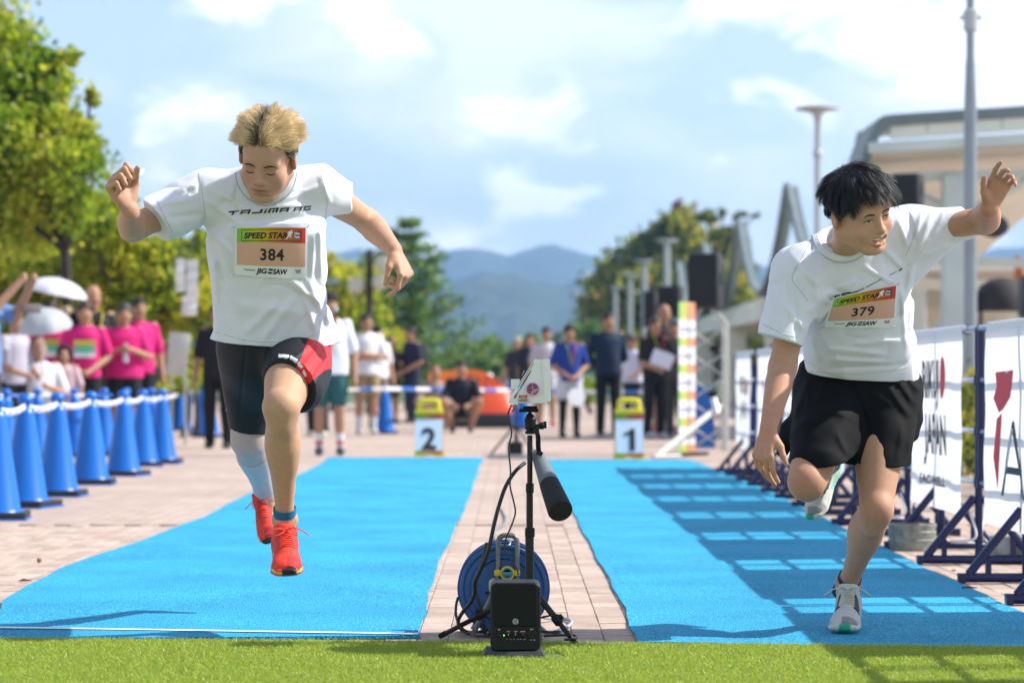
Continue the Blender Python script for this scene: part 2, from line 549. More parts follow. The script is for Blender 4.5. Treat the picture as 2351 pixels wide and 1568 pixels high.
# ---- ground: one sheet to the horizon, then the plaza paving on it
def grid_sheet(name, xs, ys, zf, m, kind="structure", uv=False):
    V = np.array([(x, y, zf(x, y)) for y in ys for x in xs]); nx = len(xs)
    F = np.array([(j * nx + i, j * nx + i + 1, (j + 1) * nx + i + 1, (j + 1) * nx + i) for j in range(len(ys) - 1) for i in range(nx - 1)])
    o = link_mesh(name, np_mesh(name, V, F, m, smooth=True))
    if kind: o["kind"] = kind
    return o
m_earth = mat("earth_green", (0.085, 0.11, 0.045), 0.9, noise=0.4, nscale=0.15)
grid_sheet("ground", np.linspace(-9000, 9000, 31), np.linspace(-6000, 9500, 51), lambda x, y: -0.06, m_earth)

def paving_mat():
    m = bpy.data.materials.new("paving_far"); m.use_nodes = True
    N, L = m.node_tree.nodes, m.node_tree.links; b = N["Principled BSDF"]
    b.inputs["Roughness"].default_value = 0.85
    tc = N.new("ShaderNodeTexCoord"); mp = N.new("ShaderNodeMapping"); mp.inputs["Rotation"].default_value = (0, 0, R(90))
    br = N.new("ShaderNodeTexBrick"); br.inputs["Scale"].default_value = 1.0
    br.inputs["Brick Width"].default_value = 0.2; br.inputs["Row Height"].default_value = 0.1; br.inputs["Mortar Size"].default_value = 0.003
    br.inputs["Color1"].default_value = (0.47, 0.36, 0.30, 1); br.inputs["Color2"].default_value = (0.40, 0.30, 0.25, 1)
    br.inputs["Mortar"].default_value = (0.25, 0.20, 0.16, 1); br.inputs["Bias"].default_value = 0.1
    n = N.new("ShaderNodeTexNoise"); n.inputs["Scale"].default_value = 0.8; n.inputs["Detail"].default_value = 6
    mr = N.new("ShaderNodeMapRange"); mr.inputs["From Min"].default_value = 0.3; mr.inputs["From Max"].default_value = 0.7
    mr.inputs["To Min"].default_value = 0.86; mr.inputs["To Max"].default_value = 1.10
    mx = N.new("ShaderNodeMixRGB"); mx.blend_type = "MULTIPLY"; mx.inputs[0].default_value = 1
    L.new(tc.outputs["Object"], mp.inputs["Vector"]); L.new(mp.outputs["Vector"], br.inputs["Vector"]); L.new(tc.outputs["Object"], n.inputs["Vector"])
    L.new(n.outputs["Fac"], mr.inputs["Value"]); L.new(br.outputs["Color"], mx.inputs[1]); L.new(mr.outputs["Result"], mx.inputs[2])
    L.new(mx.outputs["Color"], b.inputs["Base Color"])
    return m
PV_Y0, PV_Y1, PV_X0, PV_X1 = 7.2, 14.4, -3.5, 3.2
m_far = paving_mat()
mb = MB()
def sheet(mb, x0, x1, y0, y1, z=0.0, m=0): mb._add([(x0, y0, z), (x1, y0, z), (x1, y1, z), (x0, y1, z)], [(0, 1, 2, 3)], m)
sheet(mb, -40, 40, PV_Y1, 85)
sheet(mb, -40, PV_X0, -4, PV_Y1); sheet(mb, PV_X1, 40, -4, PV_Y1); sheet(mb, PV_X0, PV_X1, -4, PV_Y0)
pavement = mb.build("pavement", m_far, smooth=0); pavement["kind"] = "structure"
ORIGIN[pavement.name] = Vector((0, 0, 0))

def paver_mat(name, attr):
    m = bpy.data.materials.new(name); m.use_nodes = True
    N, L = m.node_tree.nodes, m.node_tree.links; b = N["Principled BSDF"]; b.inputs["Roughness"].default_value = 0.85
    geo = N.new("ShaderNodeNewGeometry")
    if attr: r = N.new("ShaderNodeAttribute"); r.attribute_name = "Col"; rs = r.outputs["Fac"]
    else: r = N.new("ShaderNodeObjectInfo"); rs = r.outputs["Random"]
    cr = N.new("ShaderNodeValToRGB")
    cr.color_ramp.elements[0].color = (0.40, 0.295, 0.245, 1); cr.color_ramp.elements[1].color = (0.52, 0.40, 0.335, 1)
    e = cr.color_ramp.elements.new(0.5); e.color = (0.46, 0.345, 0.285, 1)
    n = N.new("ShaderNodeTexNoise"); n.inputs["Scale"].default_value = 9; n.inputs["Detail"].default_value = 8; n.inputs["Roughness"].default_value = 0.7
    n3 = N.new("ShaderNodeTexNoise"); n3.inputs["Scale"].default_value = 420; n3.inputs["Detail"].default_value = 2
    mr = N.new("ShaderNodeMapRange"); mr.inputs["From Min"].default_value = 0.3; mr.inputs["From Max"].default_value = 0.7
    mr.inputs["To Min"].default_value = 0.82; mr.inputs["To Max"].default_value = 1.15
    mr3 = N.new("ShaderNodeMapRange"); mr3.inputs["From Min"].default_value = 0.35; mr3.inputs["From Max"].default_value = 0.65
    mr3.inputs["To Min"].default_value = 0.72; mr3.inputs["To Max"].default_value = 1.22
    mx = N.new("ShaderNodeMixRGB"); mx.blend_type = "MULTIPLY"; mx.inputs[0].default_value = 1
    mx3 = N.new("ShaderNodeMixRGB"); mx3.blend_type = "MULTIPLY"; mx3.inputs[0].default_value = 1
    bp = N.new("ShaderNodeBump"); bp.inputs["Strength"].default_value = 0.5; bp.inputs["Distance"].default_value = 0.004
    L.new(geo.outputs["Position"], n.inputs["Vector"]); L.new(geo.outputs["Position"], n3.inputs["Vector"])
    L.new(rs, cr.inputs["Fac"]); L.new(n.outputs["Fac"], mr.inputs["Value"]); L.new(n3.outputs["Fac"], mr3.inputs["Value"])
    L.new(cr.outputs["Color"], mx.inputs[1]); L.new(mr.outputs["Result"], mx.inputs[2])
    L.new(mx.outputs["Color"], mx3.inputs[1]); L.new(mr3.outputs["Result"], mx3.inputs[2])
    L.new(mx3.outputs["Color"], b.inputs["Base Color"]); L.new(n3.outputs["Fac"], bp.inputs["Height"]); L.new(bp.outputs["Normal"], b.inputs["Normal"])
    return m
m_paver, m_paver_s = paver_mat("paver", False), paver_mat("paver_joined", True)
mb = MB(); sheet(mb, PV_X0, PV_X1, PV_Y0, PV_Y1, -0.0065)
mb.build("joint_sand", mat("joint_sand", (0.34, 0.27, 0.215), 0.95, noise=0.5, nscale=60), pavement, smooth=0)
def paver_geo(dx=0.0):
    w, l, c, z = 0.0491, 0.0990, 0.0025, 0.0
    vs = [(-w, -l, -0.02), (w, -l, -0.02), (w, l, -0.02), (-w, l, -0.02), (-w, -l, z - c), (w, -l, z - c), (w, l, z - c), (-w, l, z - c),
          (-w + c, -l + c, z), (w - c, -l + c, z), (w - c, l - c, z), (-w + c, l - c, z)]
    fs = [(8, 9, 10, 11)] + [(a, b, b + 4, a + 4) for a, b in ((0, 1), (1, 2), (2, 3), (3, 0), (4, 5), (5, 6), (6, 7), (7, 4))]
    return np.array(vs), np.array(fs)
pvV, pvF = paver_geo()
paver_me = np_mesh("paver", pvV, pvF, m_paver)
spots = []
ncol = int((PV_X1 - PV_X0) / 0.1)
for i in range(ncol):
    x = PV_X0 + 0.05 + 0.1 * i
    for j in range(int((PV_Y1 - PV_Y0) / 0.2) + 1):
        y = PV_Y0 + 0.1 + 0.2 * j - (0.1 if i % 2 else 0.0)
        if y - 0.1 < PV_Y0 - 0.11 or y + 0.1 > PV_Y1 + 0.001: continue
        dz = RNG.uniform(-0.0022, 0.0008); ry = RNG.uniform(-0.012, 0.012)
        px = VX + x * FPX / y
        if (-1.50 < x < -0.42) or (0.52 < x < 1.62): show = 1e9 + y      # under the mats
        elif px < -40 or px > 2400: show = 1e6 + y
        else: show = y
        spots.append((show, x, y, dz, ry))
spots.sort()
allV, allF, allC = [], [], []
for k, (show, x, y, dz, ry) in enumerate(spots):
    if k < 300:
        o = bpy.data.objects.new("paver", paver_me); COL.objects.link(o); o.parent = pavement
        o.location = (x, y, dz); o.rotation_euler = (RNG.uniform(-0.006, 0.006), ry, RNG.uniform(-0.012, 0.012))
    else:
        v = pvV.copy(); v[:, 2] += dz - v[:, 0] * ry; v += (x, y, 0)
        allF.append(pvF + 12 * len(allV)); allV.append(v); allC.append(np.full((12, 3), RNG.uniform(0, 1)))
o = link_mesh("pavers", np_mesh("pavers", np.concatenate(allV), np.concatenate(allF), m_paver_s, col=np.concatenate(allC)), pavement); o["kind"] = "stuff"

# ---- the two blue running mats
def turf_blue():
    m = bpy.data.materials.new("blue_turf"); m.use_nodes = True
    N, L = m.node_tree.nodes, m.node_tree.links; b = N["Principled BSDF"]; b.inputs["Roughness"].default_value = 0.75
    b.inputs["Specular IOR Level"].default_value = 0.12
    tc = N.new("ShaderNodeTexCoord")
    n = N.new("ShaderNodeTexNoise"); n.inputs["Scale"].default_value = 170; n.inputs["Detail"].default_value = 2.0; n.inputs["Roughness"].default_value = 0.75
    v = N.new("ShaderNodeTexNoise"); v.inputs["Scale"].default_value = 1.6; v.inputs["Detail"].default_value = 6
    cr = N.new("ShaderNodeValToRGB")
    cr.color_ramp.elements[0].position = 0.38; cr.color_ramp.elements[0].color = (0.008, 0.125, 0.235, 1)
    cr.color_ramp.elements[1].position = 0.63; cr.color_ramp.elements[1].color = (0.10, 0.57, 0.82, 1)
    e = cr.color_ramp.elements.new(0.5); e.color = (0.022, 0.30, 0.54, 1)
    mr = N.new("ShaderNodeMapRange"); mr.inputs["From Min"].default_value = 0.3; mr.inputs["From Max"].default_value = 0.7
    mr.inputs["To Min"].default_value = 0.84; mr.inputs["To Max"].default_value = 1.12
    mx = N.new("ShaderNodeMixRGB"); mx.blend_type = "MULTIPLY"; mx.inputs[0].default_value = 1
    bp = N.new("ShaderNodeBump"); bp.inputs["Strength"].default_value = 0.9; bp.inputs["Distance"].default_value = 0.006
    for q in (n, v): L.new(tc.outputs["Object"], q.inputs["Vector"])
    L.new(n.outputs["Fac"], cr.inputs["Fac"]); L.new(v.outputs["Fac"], mr.inputs["Value"])
    L.new(cr.outputs["Color"], mx.inputs[1]); L.new(mr.outputs["Result"], mx.inputs[2]); L.new(mx.outputs["Color"], b.inputs["Base Color"])
    L.new(n.outputs["Fac"], bp.inputs["Height"]); L.new(bp.outputs["Normal"], b.inputs["Normal"])
    return m
m_blue = turf_blue()
def strip(name, left, right, label, m=m_blue, n=150, th=0.009, ripple=0.004, cat="running mat"):
    """left/right: [(x, y) on the ground]; a mat with thickness, slightly rippled, with wavering edges."""
    ly = [p[1] for p in left]; ry = [p[1] for p in right]
    V, F = [], []
    nx = 14
    for j in range(n + 1):
        t = (j / n) ** 1.5
        a = Vector((float(np.interp(ly[0] + (ly[-1] - ly[0]) * t, ly, [p[0] for p in left])), ly[0] + (ly[-1] - ly[0]) * t))
        b = Vector((float(np.interp(ry[0] + (ry[-1] - ry[0]) * t, ry, [p[0] for p in right])), ry[0] + (ry[-1] - ry[0]) * t))
        w1 = 0.005 * math.sin(j * 0.33) + 0.002 * math.sin(j * .8 + 1); w2 = 0.005 * math.sin(j * 0.30 + 2) + 0.002 * math.sin(j * .75)
        for i in range(nx + 1):
            s = i / nx; p = a.lerp(b, s)
            x = p.x + (w1 if i == 0 else 0) + (w2 if i == nx else 0)
            edge = min(i, nx - i)
            z = th + (ripple * (0.5 + 0.5 * math.sin(p.y * 2.7 + 3 * math.sin(p.x * 2)) * math.sin(p.y * 0.9)) if edge else 0)
            V.append((x, p.y, z))
    nv = nx + 1
    for j in range(n):
        for i in range(nx): F.append((j * nv + i, j * nv + i + 1, (j + 1) * nv + i + 1, (j + 1) * nv + i))
    k = len(V)
    rim = [i for i in range(nv)] + [j * nv + nx for j in range(1, n + 1)] + [n * nv + i for i in range(nx - 1, -1, -1)] + [j * nv for j in range(n - 1, 0, -1)]
    for i in rim: V.append((V[i][0], V[i][1], 0.002))
    for q in range(len(rim)):
        r2 = (q + 1) % len(rim); F.append((rim[q], k + q, k + r2, rim[r2]))
    me = np_mesh(name, np.array(V), np.array(F), m, smooth=True); me.set_sharp_from_angle(angle=R(25))
    o = link_mesh(name, me)
    return tag(o, label, cat)
def gl(pts): return sorted([(G(x, y).x, G(x, y).y) for x, y in pts], key=lambda q: q[1])
mat_l = strip("running_mat", [(-1.62, 7.98)] + gl([(0, 1386), (140, 1306), (300, 1252), (465, 1190), (600, 1120), (700, 1086), (745, 1060), (752, 1052)]),
              gl([(961, 1466), (985, 1370), (1000, 1310), (1040, 1225), (1075, 1150), (1102, 1068), (1110, 1052)]),
              "blue artificial turf mat under the blond runner, white tape along its end")
mat_r = strip("running_mat", gl([(1462, 1478), (1425, 1380), (1380, 1300), (1335, 1215), (1300, 1150), (1265, 1075), (1258, 1056)]),
              gl([(2420, 1500), (2351, 1411), (2120, 1305), (1930, 1210), (1760, 1125), (1600, 1062), (1578, 1056)]),
              "blue artificial turf mat under the dark-haired runner, crossed by barrier shadows")
# far cross strip of blue behind the start, and the white tape at the finish edge
mb = MB()
a, b = G(0, 1451), G(958, 1466)
a.z = b.z = 0.0
a = a + (a - b) * 0.12
nrm = Vector((-(b - a).y, (b - a).x, 0)).normalized()
for t in range(24):
    p = a.lerp(b, t / 24); q = a.lerp(b, (t + 1) / 24)
    mb._add([(p.x, p.y, 0.0155), (q.x, q.y, 0.0155), (q.x + nrm.x * 0.028, q.y + nrm.y * 0.028, 0.0165), (p.x + nrm.x * 0.028, p.y + nrm.y * 0.028, 0.0165)], [(0, 1, 2, 3)])
mb.build("white_tape", mat("white_tape", (0.82, 0.83, 0.84), 0.45, noise=0.06, nscale=30), mat_l, smooth=0)

# ---- green artificial turf at the front: a sheet and its blades
m_tb = mat("turf_backing", (0.10, 0.17, 0.03), 0.9, noise=0.4, nscale=90)
FE = [(-3.2, 8.09), (-1.62, 7.95), (-0.286, 7.86), (0.39, 7.80), (1.55, 7.70), (3.2, 7.55)]
fx = [p[0] for p in FE]; fy = [p[1] for p in FE]
xs = np.linspace(-3.2, 3.2, 41)
V = [(x, -2.0, 0.005) for x in xs] + [(x, float(np.interp(x, fx, fy)), 0.005) for x in xs]
F = [(i, i + 1, 42 + i, 41 + i) for i in range(40)]
o = link_mesh("turf_base", np_mesh("turf_base", np.array(V), np.array(F), m_tb)); o["kind"] = "structure"
def blades(n, y0):
    x = RNG.uniform(-2.2, 2.2, n); u = RNG.uniform(0, 1, n)
    yf = np.interp(x, fx, fy) + RNG.normal(0, 0.008, n)
    y = y0 + (yf - y0) * u
    keep = (np.abs(x) < 0.215 * y + 0.25) & ~((x > -.04) & (x < .165) & (y > 7.385) & (y < 7.59))
    x, y = x[keep], y[keep]; n = len(x)
    h = RNG.uniform(0.009, 0.022, n); az = RNG.uniform(0, 2 * np.pi, n); w = RNG.uniform(0.0009, 0.0017, n)
    lean = RNG.normal(0, 0.012, (n, 2)) + np.array([0.002, -0.004]); cz = 0.005
    dx, dy = np.cos(az) * w, np.sin(az) * w
    V = np.empty((n, 5, 3))
    V[:, 0] = np.stack([x - dx, y - dy, np.full(n, cz)], 1); V[:, 1] = np.stack([x + dx, y + dy, np.full(n, cz)], 1)
    mx, my = x + lean[:, 0] * 0.4, y + lean[:, 1] * 0.4
    V[:, 2] = np.stack([mx + dx * .9, my + dy * .9, cz + h * 0.6], 1); V[:, 3] = np.stack([mx - dx * .9, my - dy * .9, cz + h * 0.6], 1)
    V[:, 4] = np.stack([x + lean[:, 0], y + lean[:, 1], cz + h * (1 - 8 * (lean ** 2).sum(1))], 1)
    b = np.arange(n)[:, None] * 5
    F = np.concatenate([b + np.array([[0, 1, 2]]), b + np.array([[0, 2, 3]]), b + np.array([[3, 2, 4]])])
    t = RNG.uniform(0, 1, (n, 1, 1))
    c = np.array([0.25, 0.40, 0.03]) * (1 - t) + np.array([0.54, 0.60, 0.11]) * t
    dry = RNG.uniform(0, 1, n) < 0.05
    c[dry] = np.array([0.33, 0.34, 0.13])
    C = np.repeat(c, 5, axis=1).reshape(-1, 3)
    return V.reshape(-1, 3), F, C
V, F, C = blades(330000, 6.55)
m_blade = mat("grass_blade", rough=0.42, spec=0.5, attr="Col", trans=0.45)
o = link_mesh("grass_blades", np_mesh("grass_blades", V, F, m_blade, col=C)); tag(o, "green artificial grass blades along the front of the lanes", "grass", kind="stuff")

# ---- hills, air
def hill(name, y0, pts, depth, m, seed):
    """pts: ridge line [(px, py)] at distance y0; a rising, rolling slope."""
    xs = np.linspace(pts[0][0], pts[-1][0], 120); r = np.random.default_rng(seed)
    ph = r.uniform(0, 6, 8)
    V = []; nj = 14
    for j in range(nj + 1):
        t = j / nj
        for x in xs:
            yr = np.interp(x, [p[0] for p in pts], [p[1] for p in pts])
            yy = y0 + depth * (t - 1)
            top = (HY - yr) * y0 / FPX + EYE
            X = (x - VX) * y0 / FPX
            prof = math.sin(t * math.pi / 2) ** 1.1
            spur = 0.10 * math.sin(X * 0.012 + ph[0] + 2 * math.sin(X * 0.004 + ph[1])) * math.sin(t * math.pi) * top
            tree = (r.normal(0, 1) * 2.4 + 3 * math.sin(X * 0.05 + ph[2])) * (t > 0.2)
            V.append((X, yy, -8 + (top + 8) * prof + spur + tree))
    n = len(xs)
    F = [(j * n + i, j * n + i + 1, (j + 1) * n + i + 1, (j + 1) * n + i) for j in range(nj) for i in range(n - 1)]
    o = link_mesh(name, np_mesh(name, np.array(V), np.array(F), m, smooth=False)); o["kind"] = "structure"
m_hill = mat("wooded_hill", (0.022, 0.045, 0.034), 0.95, noise=0.6, nscale=0.03)
hill("hills", 3300, [(-900, 700), (-300, 640), (200, 600), (500, 560), (640, 590), (740, 583), (800, 580), (870, 592), (930, 600), (1000, 602), (1060, 598),
                     (1115, 590), (1150, 597), (1190, 588), (1225, 580), (1262, 574), (1290, 580), (1330, 592), (1370, 597), (1410, 602), (1450, 596), (1520, 590),
                     (1700, 610), (1900, 640), (2150, 590), (2351, 570), (2700, 600), (3200, 700)], 1000, m_hill, 3)
hill("hills", 2000, [(-900, 820), (-200, 760), (300, 720), (600, 742), (760, 752), (850, 765), (950, 730), (1010, 690), (1060, 662), (1120, 645), (1180, 642), (1240, 650), (1290, 652),
                     (1340, 640), (1400, 630), (1500, 610), (1700, 640), (2000, 700), (2300, 690), (2700, 720), (3300, 840)], 700, m_hill, 5)
mb = MB(); mb.box((0, 1950, 140.5 - 1.6), (4200, 4100, 281))
m_haze = bpy.data.materials.new("haze"); m_haze.use_nodes = True
hn, hl = m_haze.node_tree.nodes, m_haze.node_tree.links
for _n in list(hn):
    if _n.type != "OUTPUT_MATERIAL": hn.remove(_n)
hv = hn.new("ShaderNodeVolumePrincipled")
hv.inputs["Color"].default_value = (0.36, 0.62, 1.0, 1); hv.inputs["Density"].default_value = 0.00032; hv.inputs["Anisotropy"].default_value = 0.2
hl.new(hv.outputs["Volume"], hn["Material Output"].inputs["Volume"])
haze = mb.build("haze", m_haze, smooth=0); haze["kind"] = "stuff"
# ================================================================== people toolkit
def nrm(v): v = np.array(v, dtype=float); return v / np.linalg.norm(v)
def head_frame(yaw, pitch, roll):
    """Columns: subject's left (image right when facing us), back, up. yaw>0 turns to image right, pitch>0 looks down, roll>0 leans top to image right."""
    y, p, r = R(yaw), R(pitch), R(roll)
    F = np.array([math.sin(y) * math.cos(p), -math.cos(y) * math.cos(p), -math.sin(p)])
    X = nrm(np.cross([0, 0, 1], F)); U = np.cross(F, X)
    X2 = X * math.cos(r) - U * math.sin(r); U2 = U * math.cos(r) + X * math.sin(r)
    return np.stack([X2, -F, U2], 1)
def add_head(s, c, M, k=1.0, smile=0.0, detail=True, jaw=1.0):
    """Head into field s: c = centre at eye level between the ears, k = scale (1 = 0.23 m chin to crown)."""
    c = np.array(c)
    W = lambda x, y, z: c + M @ (np.array([x, y, z]) * k)
    E = lambda q, r, kk=0.012, op="u": s.ell(W(*q), tuple(v * k for v in r), kk * k, op, M)
    Lb = lambda a, b, pr, kk=0.008, op="u": s.limb(W(*a), W(*b), tuple(v * k for v in pr), kk * k, op)
    E((0, .014, .032), (.075, .096, .086), .01)
    E((0, -.026, -.022), (.065, .066, .085), .02)
    for x in (-1, 1):
        Lb((x * .057 * jaw, .008, -.050), (x * .021, -.064, -.097), (.023, .020), .03)
        E((x * .039, -.058, -.032), (.025, .024, .030), .03)
    E((0, -.074, -.099), (.021, .018, .016), .016)
    if not detail:
        E((0, -.098, -.026), (.014, .018, .02), .012)
        for x in (-1, 1): E((x * .078, .012, -.012), (.011, .022, .032), .006)
        return W
    E((0, -.032, .042), (.064, .058, .055), .02)
    Lb((-.042, -.074, .021), (.042, -.074, .021), (.013, .013), .018)
    for x in (-1, 1): E((x * .033, -.1015, .000), (.018, .015, .0125), .012, "s")
    for x in (-1, 1): E((x * .033, -.0775, -.002), (.0175, .0125, .0125), .005)
    Lb((0, -.086, .012), (0, -.103, -.027), (.0085, .0105), .012)
    E((0, -.106, -.032), (.0125, .0125, .011), .008)
    for x in (-1, 1): E((x * .0135, -.0945, -.036), (.0085, .011, .0085), .006)
    for x in (-1, 1): E((x * .0065, -.104, -.0425), (.0042, .006, .0035), .003, "s")
    E((0, -.078, -.060), (.036, .021, .028), .016)
    if smile > 0:
        for x in (-1, 1): E((x * .047, -.066, -.036), (.021, .018, .019), .014)
        pts = [(-.030, -.080, -.055), (-.016, -.0945, -.0635), (0, -.099, -.0665), (.016, -.0945, -.0635), (.030, -.080, -.055)]
        for i, (a, b) in enumerate(zip(pts, pts[1:])): Lb(a, b, ((.003, .0078), (.0078, .0092), (.0092, .0078), (.0078, .003))[i], .004, "s")
        up = [(p[0] * 1.0, p[1] - .001, p[2] + .0115) for p in pts]
        lo = [(p[0] * .92, p[1] + .000, p[2] - .0135) for p in pts]
        for a, b in zip(up, up[1:]): Lb(a, b, (.0036, .0036), .005)
        for a, b in zip(lo, lo[1:]): Lb(a, b, (.0044, .0044), .005)
    else:
        Lb((-.022, -.091, -.0605), (-.005, -.0985, -.0575), (.0042, .0058), .006); Lb((.022, -.091, -.0605), (.005, -.0985, -.0575), (.0042, .0058), .006)
        Lb((-.017, -.091, -.0700), (.017, -.091, -.0700), (.0062, .0062), .006); E((0, -.0945, -.0700), (.012, .0065, .0062), .006)
        for x in (-1, 1): Lb((0, -.1035, -.0640), (x * .026, -.090, -.0650), (.0020, .0016), .004, "s")
    E((0, -.089, -.084), (.02, .008, .004), .008, "s")
    for x in (-1, 1):
        q_ = R(28) * x; Me = M @ np.array([[math.cos(q_), -math.sin(q_), 0], [math.sin(q_), math.cos(q_), 0], [0, 0, 1]]) @ np.array([[1, 0, 0], [0, .98, .17], [0, -.17, .98]])
        s.ell(W(x * .081, .014, -.004), tuple(v * k for v in (.0105, .021, .032)), .007 * k, "u", Me)
        s.ell(W(x * .0935, .008, -.001), tuple(v * k for v in (.0055, .0115, .019)), .004 * k, "s", Me)
    return W
def add_hand(s, wrist, f, n, curls, thumb, k=1.0, mirror=1, wr=0.025):
    """f: wrist->knuckles, n: where the palm faces; curls: 4 x (3 joint bends, degrees) from index to little; thumb: (dir f,s,n weights). mirror=+1: thumb along f x n."""
    f = nrm(f); n = np.array(n, float); n = nrm(n - f * (n @ f)); sd = np.cross(f, n) * mirror
    w = np.array(wrist)
    off = [(.031, .088), (.0095, .092), (-.0125, .087), (-.033, .078)]
    lens = [(.043, .025, .021), (.047, .029, .022), (.043, .027, .021), (.034, .020, .018)]
    rad = [(.0098, .0086, .0078), (.010, .0088, .0078), (.0095, .0084, .0075), (.0085, .0075, .0068)]
    s.ell(w + (f * .048) * k, (.037 * k, .017 * k, .052 * k), .01, "u", np.stack([sd, n, f], 1))
    s.limb(w - f * .012 * k, w + f * .02 * k, (wr, .025 * k), .012, flat=.72, fdir=n)
    for i in range(4):
        base = w + (f * off[i][1] + sd * off[i][0]) * k
        s.limb(w + (f * .015 + sd * off[i][0] * .45) * k, base, (.0135 * k, .0115 * k), .008)
        ang = 0; p = base
        spread = sd * off[i][0] * 1.6
        for j in range(3):
            ang += R(curls[i][j])
            d = nrm(f * math.cos(ang) + n * math.sin(ang) + spread * math.cos(ang))
            q = p + d * lens[i][j] * k
            r0 = rad[i][j] * k; r1 = (rad[i][j + 1] if j < 2 else rad[i][2] * .86) * k
            s.limb(p, q, (r0, r1), .0035 if j else .006)
            p = q
    tb = w + (f * .022 + sd * .024 + n * .006) * k
    d1 = nrm(f * .72 + sd * .62 + n * .30); t1 = tb + d1 * .038 * k
    s.limb(tb, t1, (.0165 * k, .0125 * k), .012)
    d2 = nrm(f * thumb[0] + sd * thumb[1] + n * thumb[2]); t2 = t1 + d2 * .032 * k
    d3 = nrm(d2 + n * .25 + f * .1); t3 = t2 + d3 * .026 * k
    s.limb(t1, t2, (.0112 * k, .0098 * k), .005); s.limb(t2, t3, (.0098 * k, .0078 * k), .004)
def to_px(p):
    return VX + p[:, 0] * FPX / p[:, 1], HY - (p[:, 2] - EYE) * FPX / p[:, 1]
def fold(p, a, b, w, amp):
    """Cloth fold whose crest runs along a-b as seen in the photograph (px, px wide w, metres amp)."""
    x, y = to_px(p); ax, ay = a; bx, by = b
    L2 = (bx - ax) ** 2 + (by - ay) ** 2
    t = np.clip(((x - ax) * (bx - ax) + (y - ay) * (by - ay)) / L2, 0, 1)
    d2 = (x - ax - t * (bx - ax)) ** 2 + (y - ay - t * (by - ay)) ** 2
    return amp * np.exp(-d2 / (w * w)) * np.clip(1.1 - np.abs(2 * t - 1) ** 3, 0, 1)
def sdf_obj(s, name, m, parent, it=1, colfn=None, lam=0.5):
    V, Q = s.mesh()
    if it: V = relax(V, Q, it, lam)
    col = colfn(V) if colfn else None
    return link_mesh(name, np_mesh(name, V, Q, m, smooth=True, col=col), parent)
def bvh_of(o):
    me = o.data; org = ORIGIN[o.name]
    return BVHTree.FromPolygons([v.co + org for v in me.vertices], [tuple(p.vertices) for p in me.polygons])
CAMP = Vector((0, 0, EYE))
def ray_px(bvh, x, y, off=0.0):
    """First surface met through pixel (x, y), lifted off it towards the viewer."""
    d = (P(x, y, 8.0) - CAMP).normalized()
    h = bvh.ray_cast(CAMP + d * 4, d)
    return None if h[0] is None else h[0] - d * off
def print_on(bvh, name, V, F, topx, m, parent, off=0.0025, fallback=8.0):
    """Flat print laid on a surface: V in 2-D, topx maps to photo pixels."""
    me = bpy.data.meshes.new(name); pts = []
    last = None
    for v in V:
        x, y = topx(v[0], v[1]); h = ray_px(bvh, x, y, off)
        if h is None: h = P(x, y, (last.y if last else fallback))
        last = h; pts.append(h)
    me.from_pydata(pts, [], F); me.materials.append(m); me.update()
    return link_mesh(name, me, parent)
def subdiv_poly(poly, step=4.0):
    """Split long strokes so they can follow the cloth: returns triangulated V, F of a convex quad strip or fan."""
    V, F = [], []
    (a, b, c, d) = [np.array(q, float) for q in poly]
    n = max(1, int(max(np.linalg.norm(b - a), np.linalg.norm(c - d)) / step))
    for i in range(n + 1):
        t = i / n; V.append(a + (b - a) * t); V.append(d + (c - d) * t)
    for i in range(n): F.append((2 * i, 2 * i + 2, 2 * i + 3, 2 * i + 1))
    return V, F
def strokes_mesh(quads, step=4.0):
    V, F = [], []
    for q in quads:
        v, f = subdiv_poly(q, step); o = len(V)
        V += v; F += [tuple(i + o for i in g) for g in f]
    return V, F
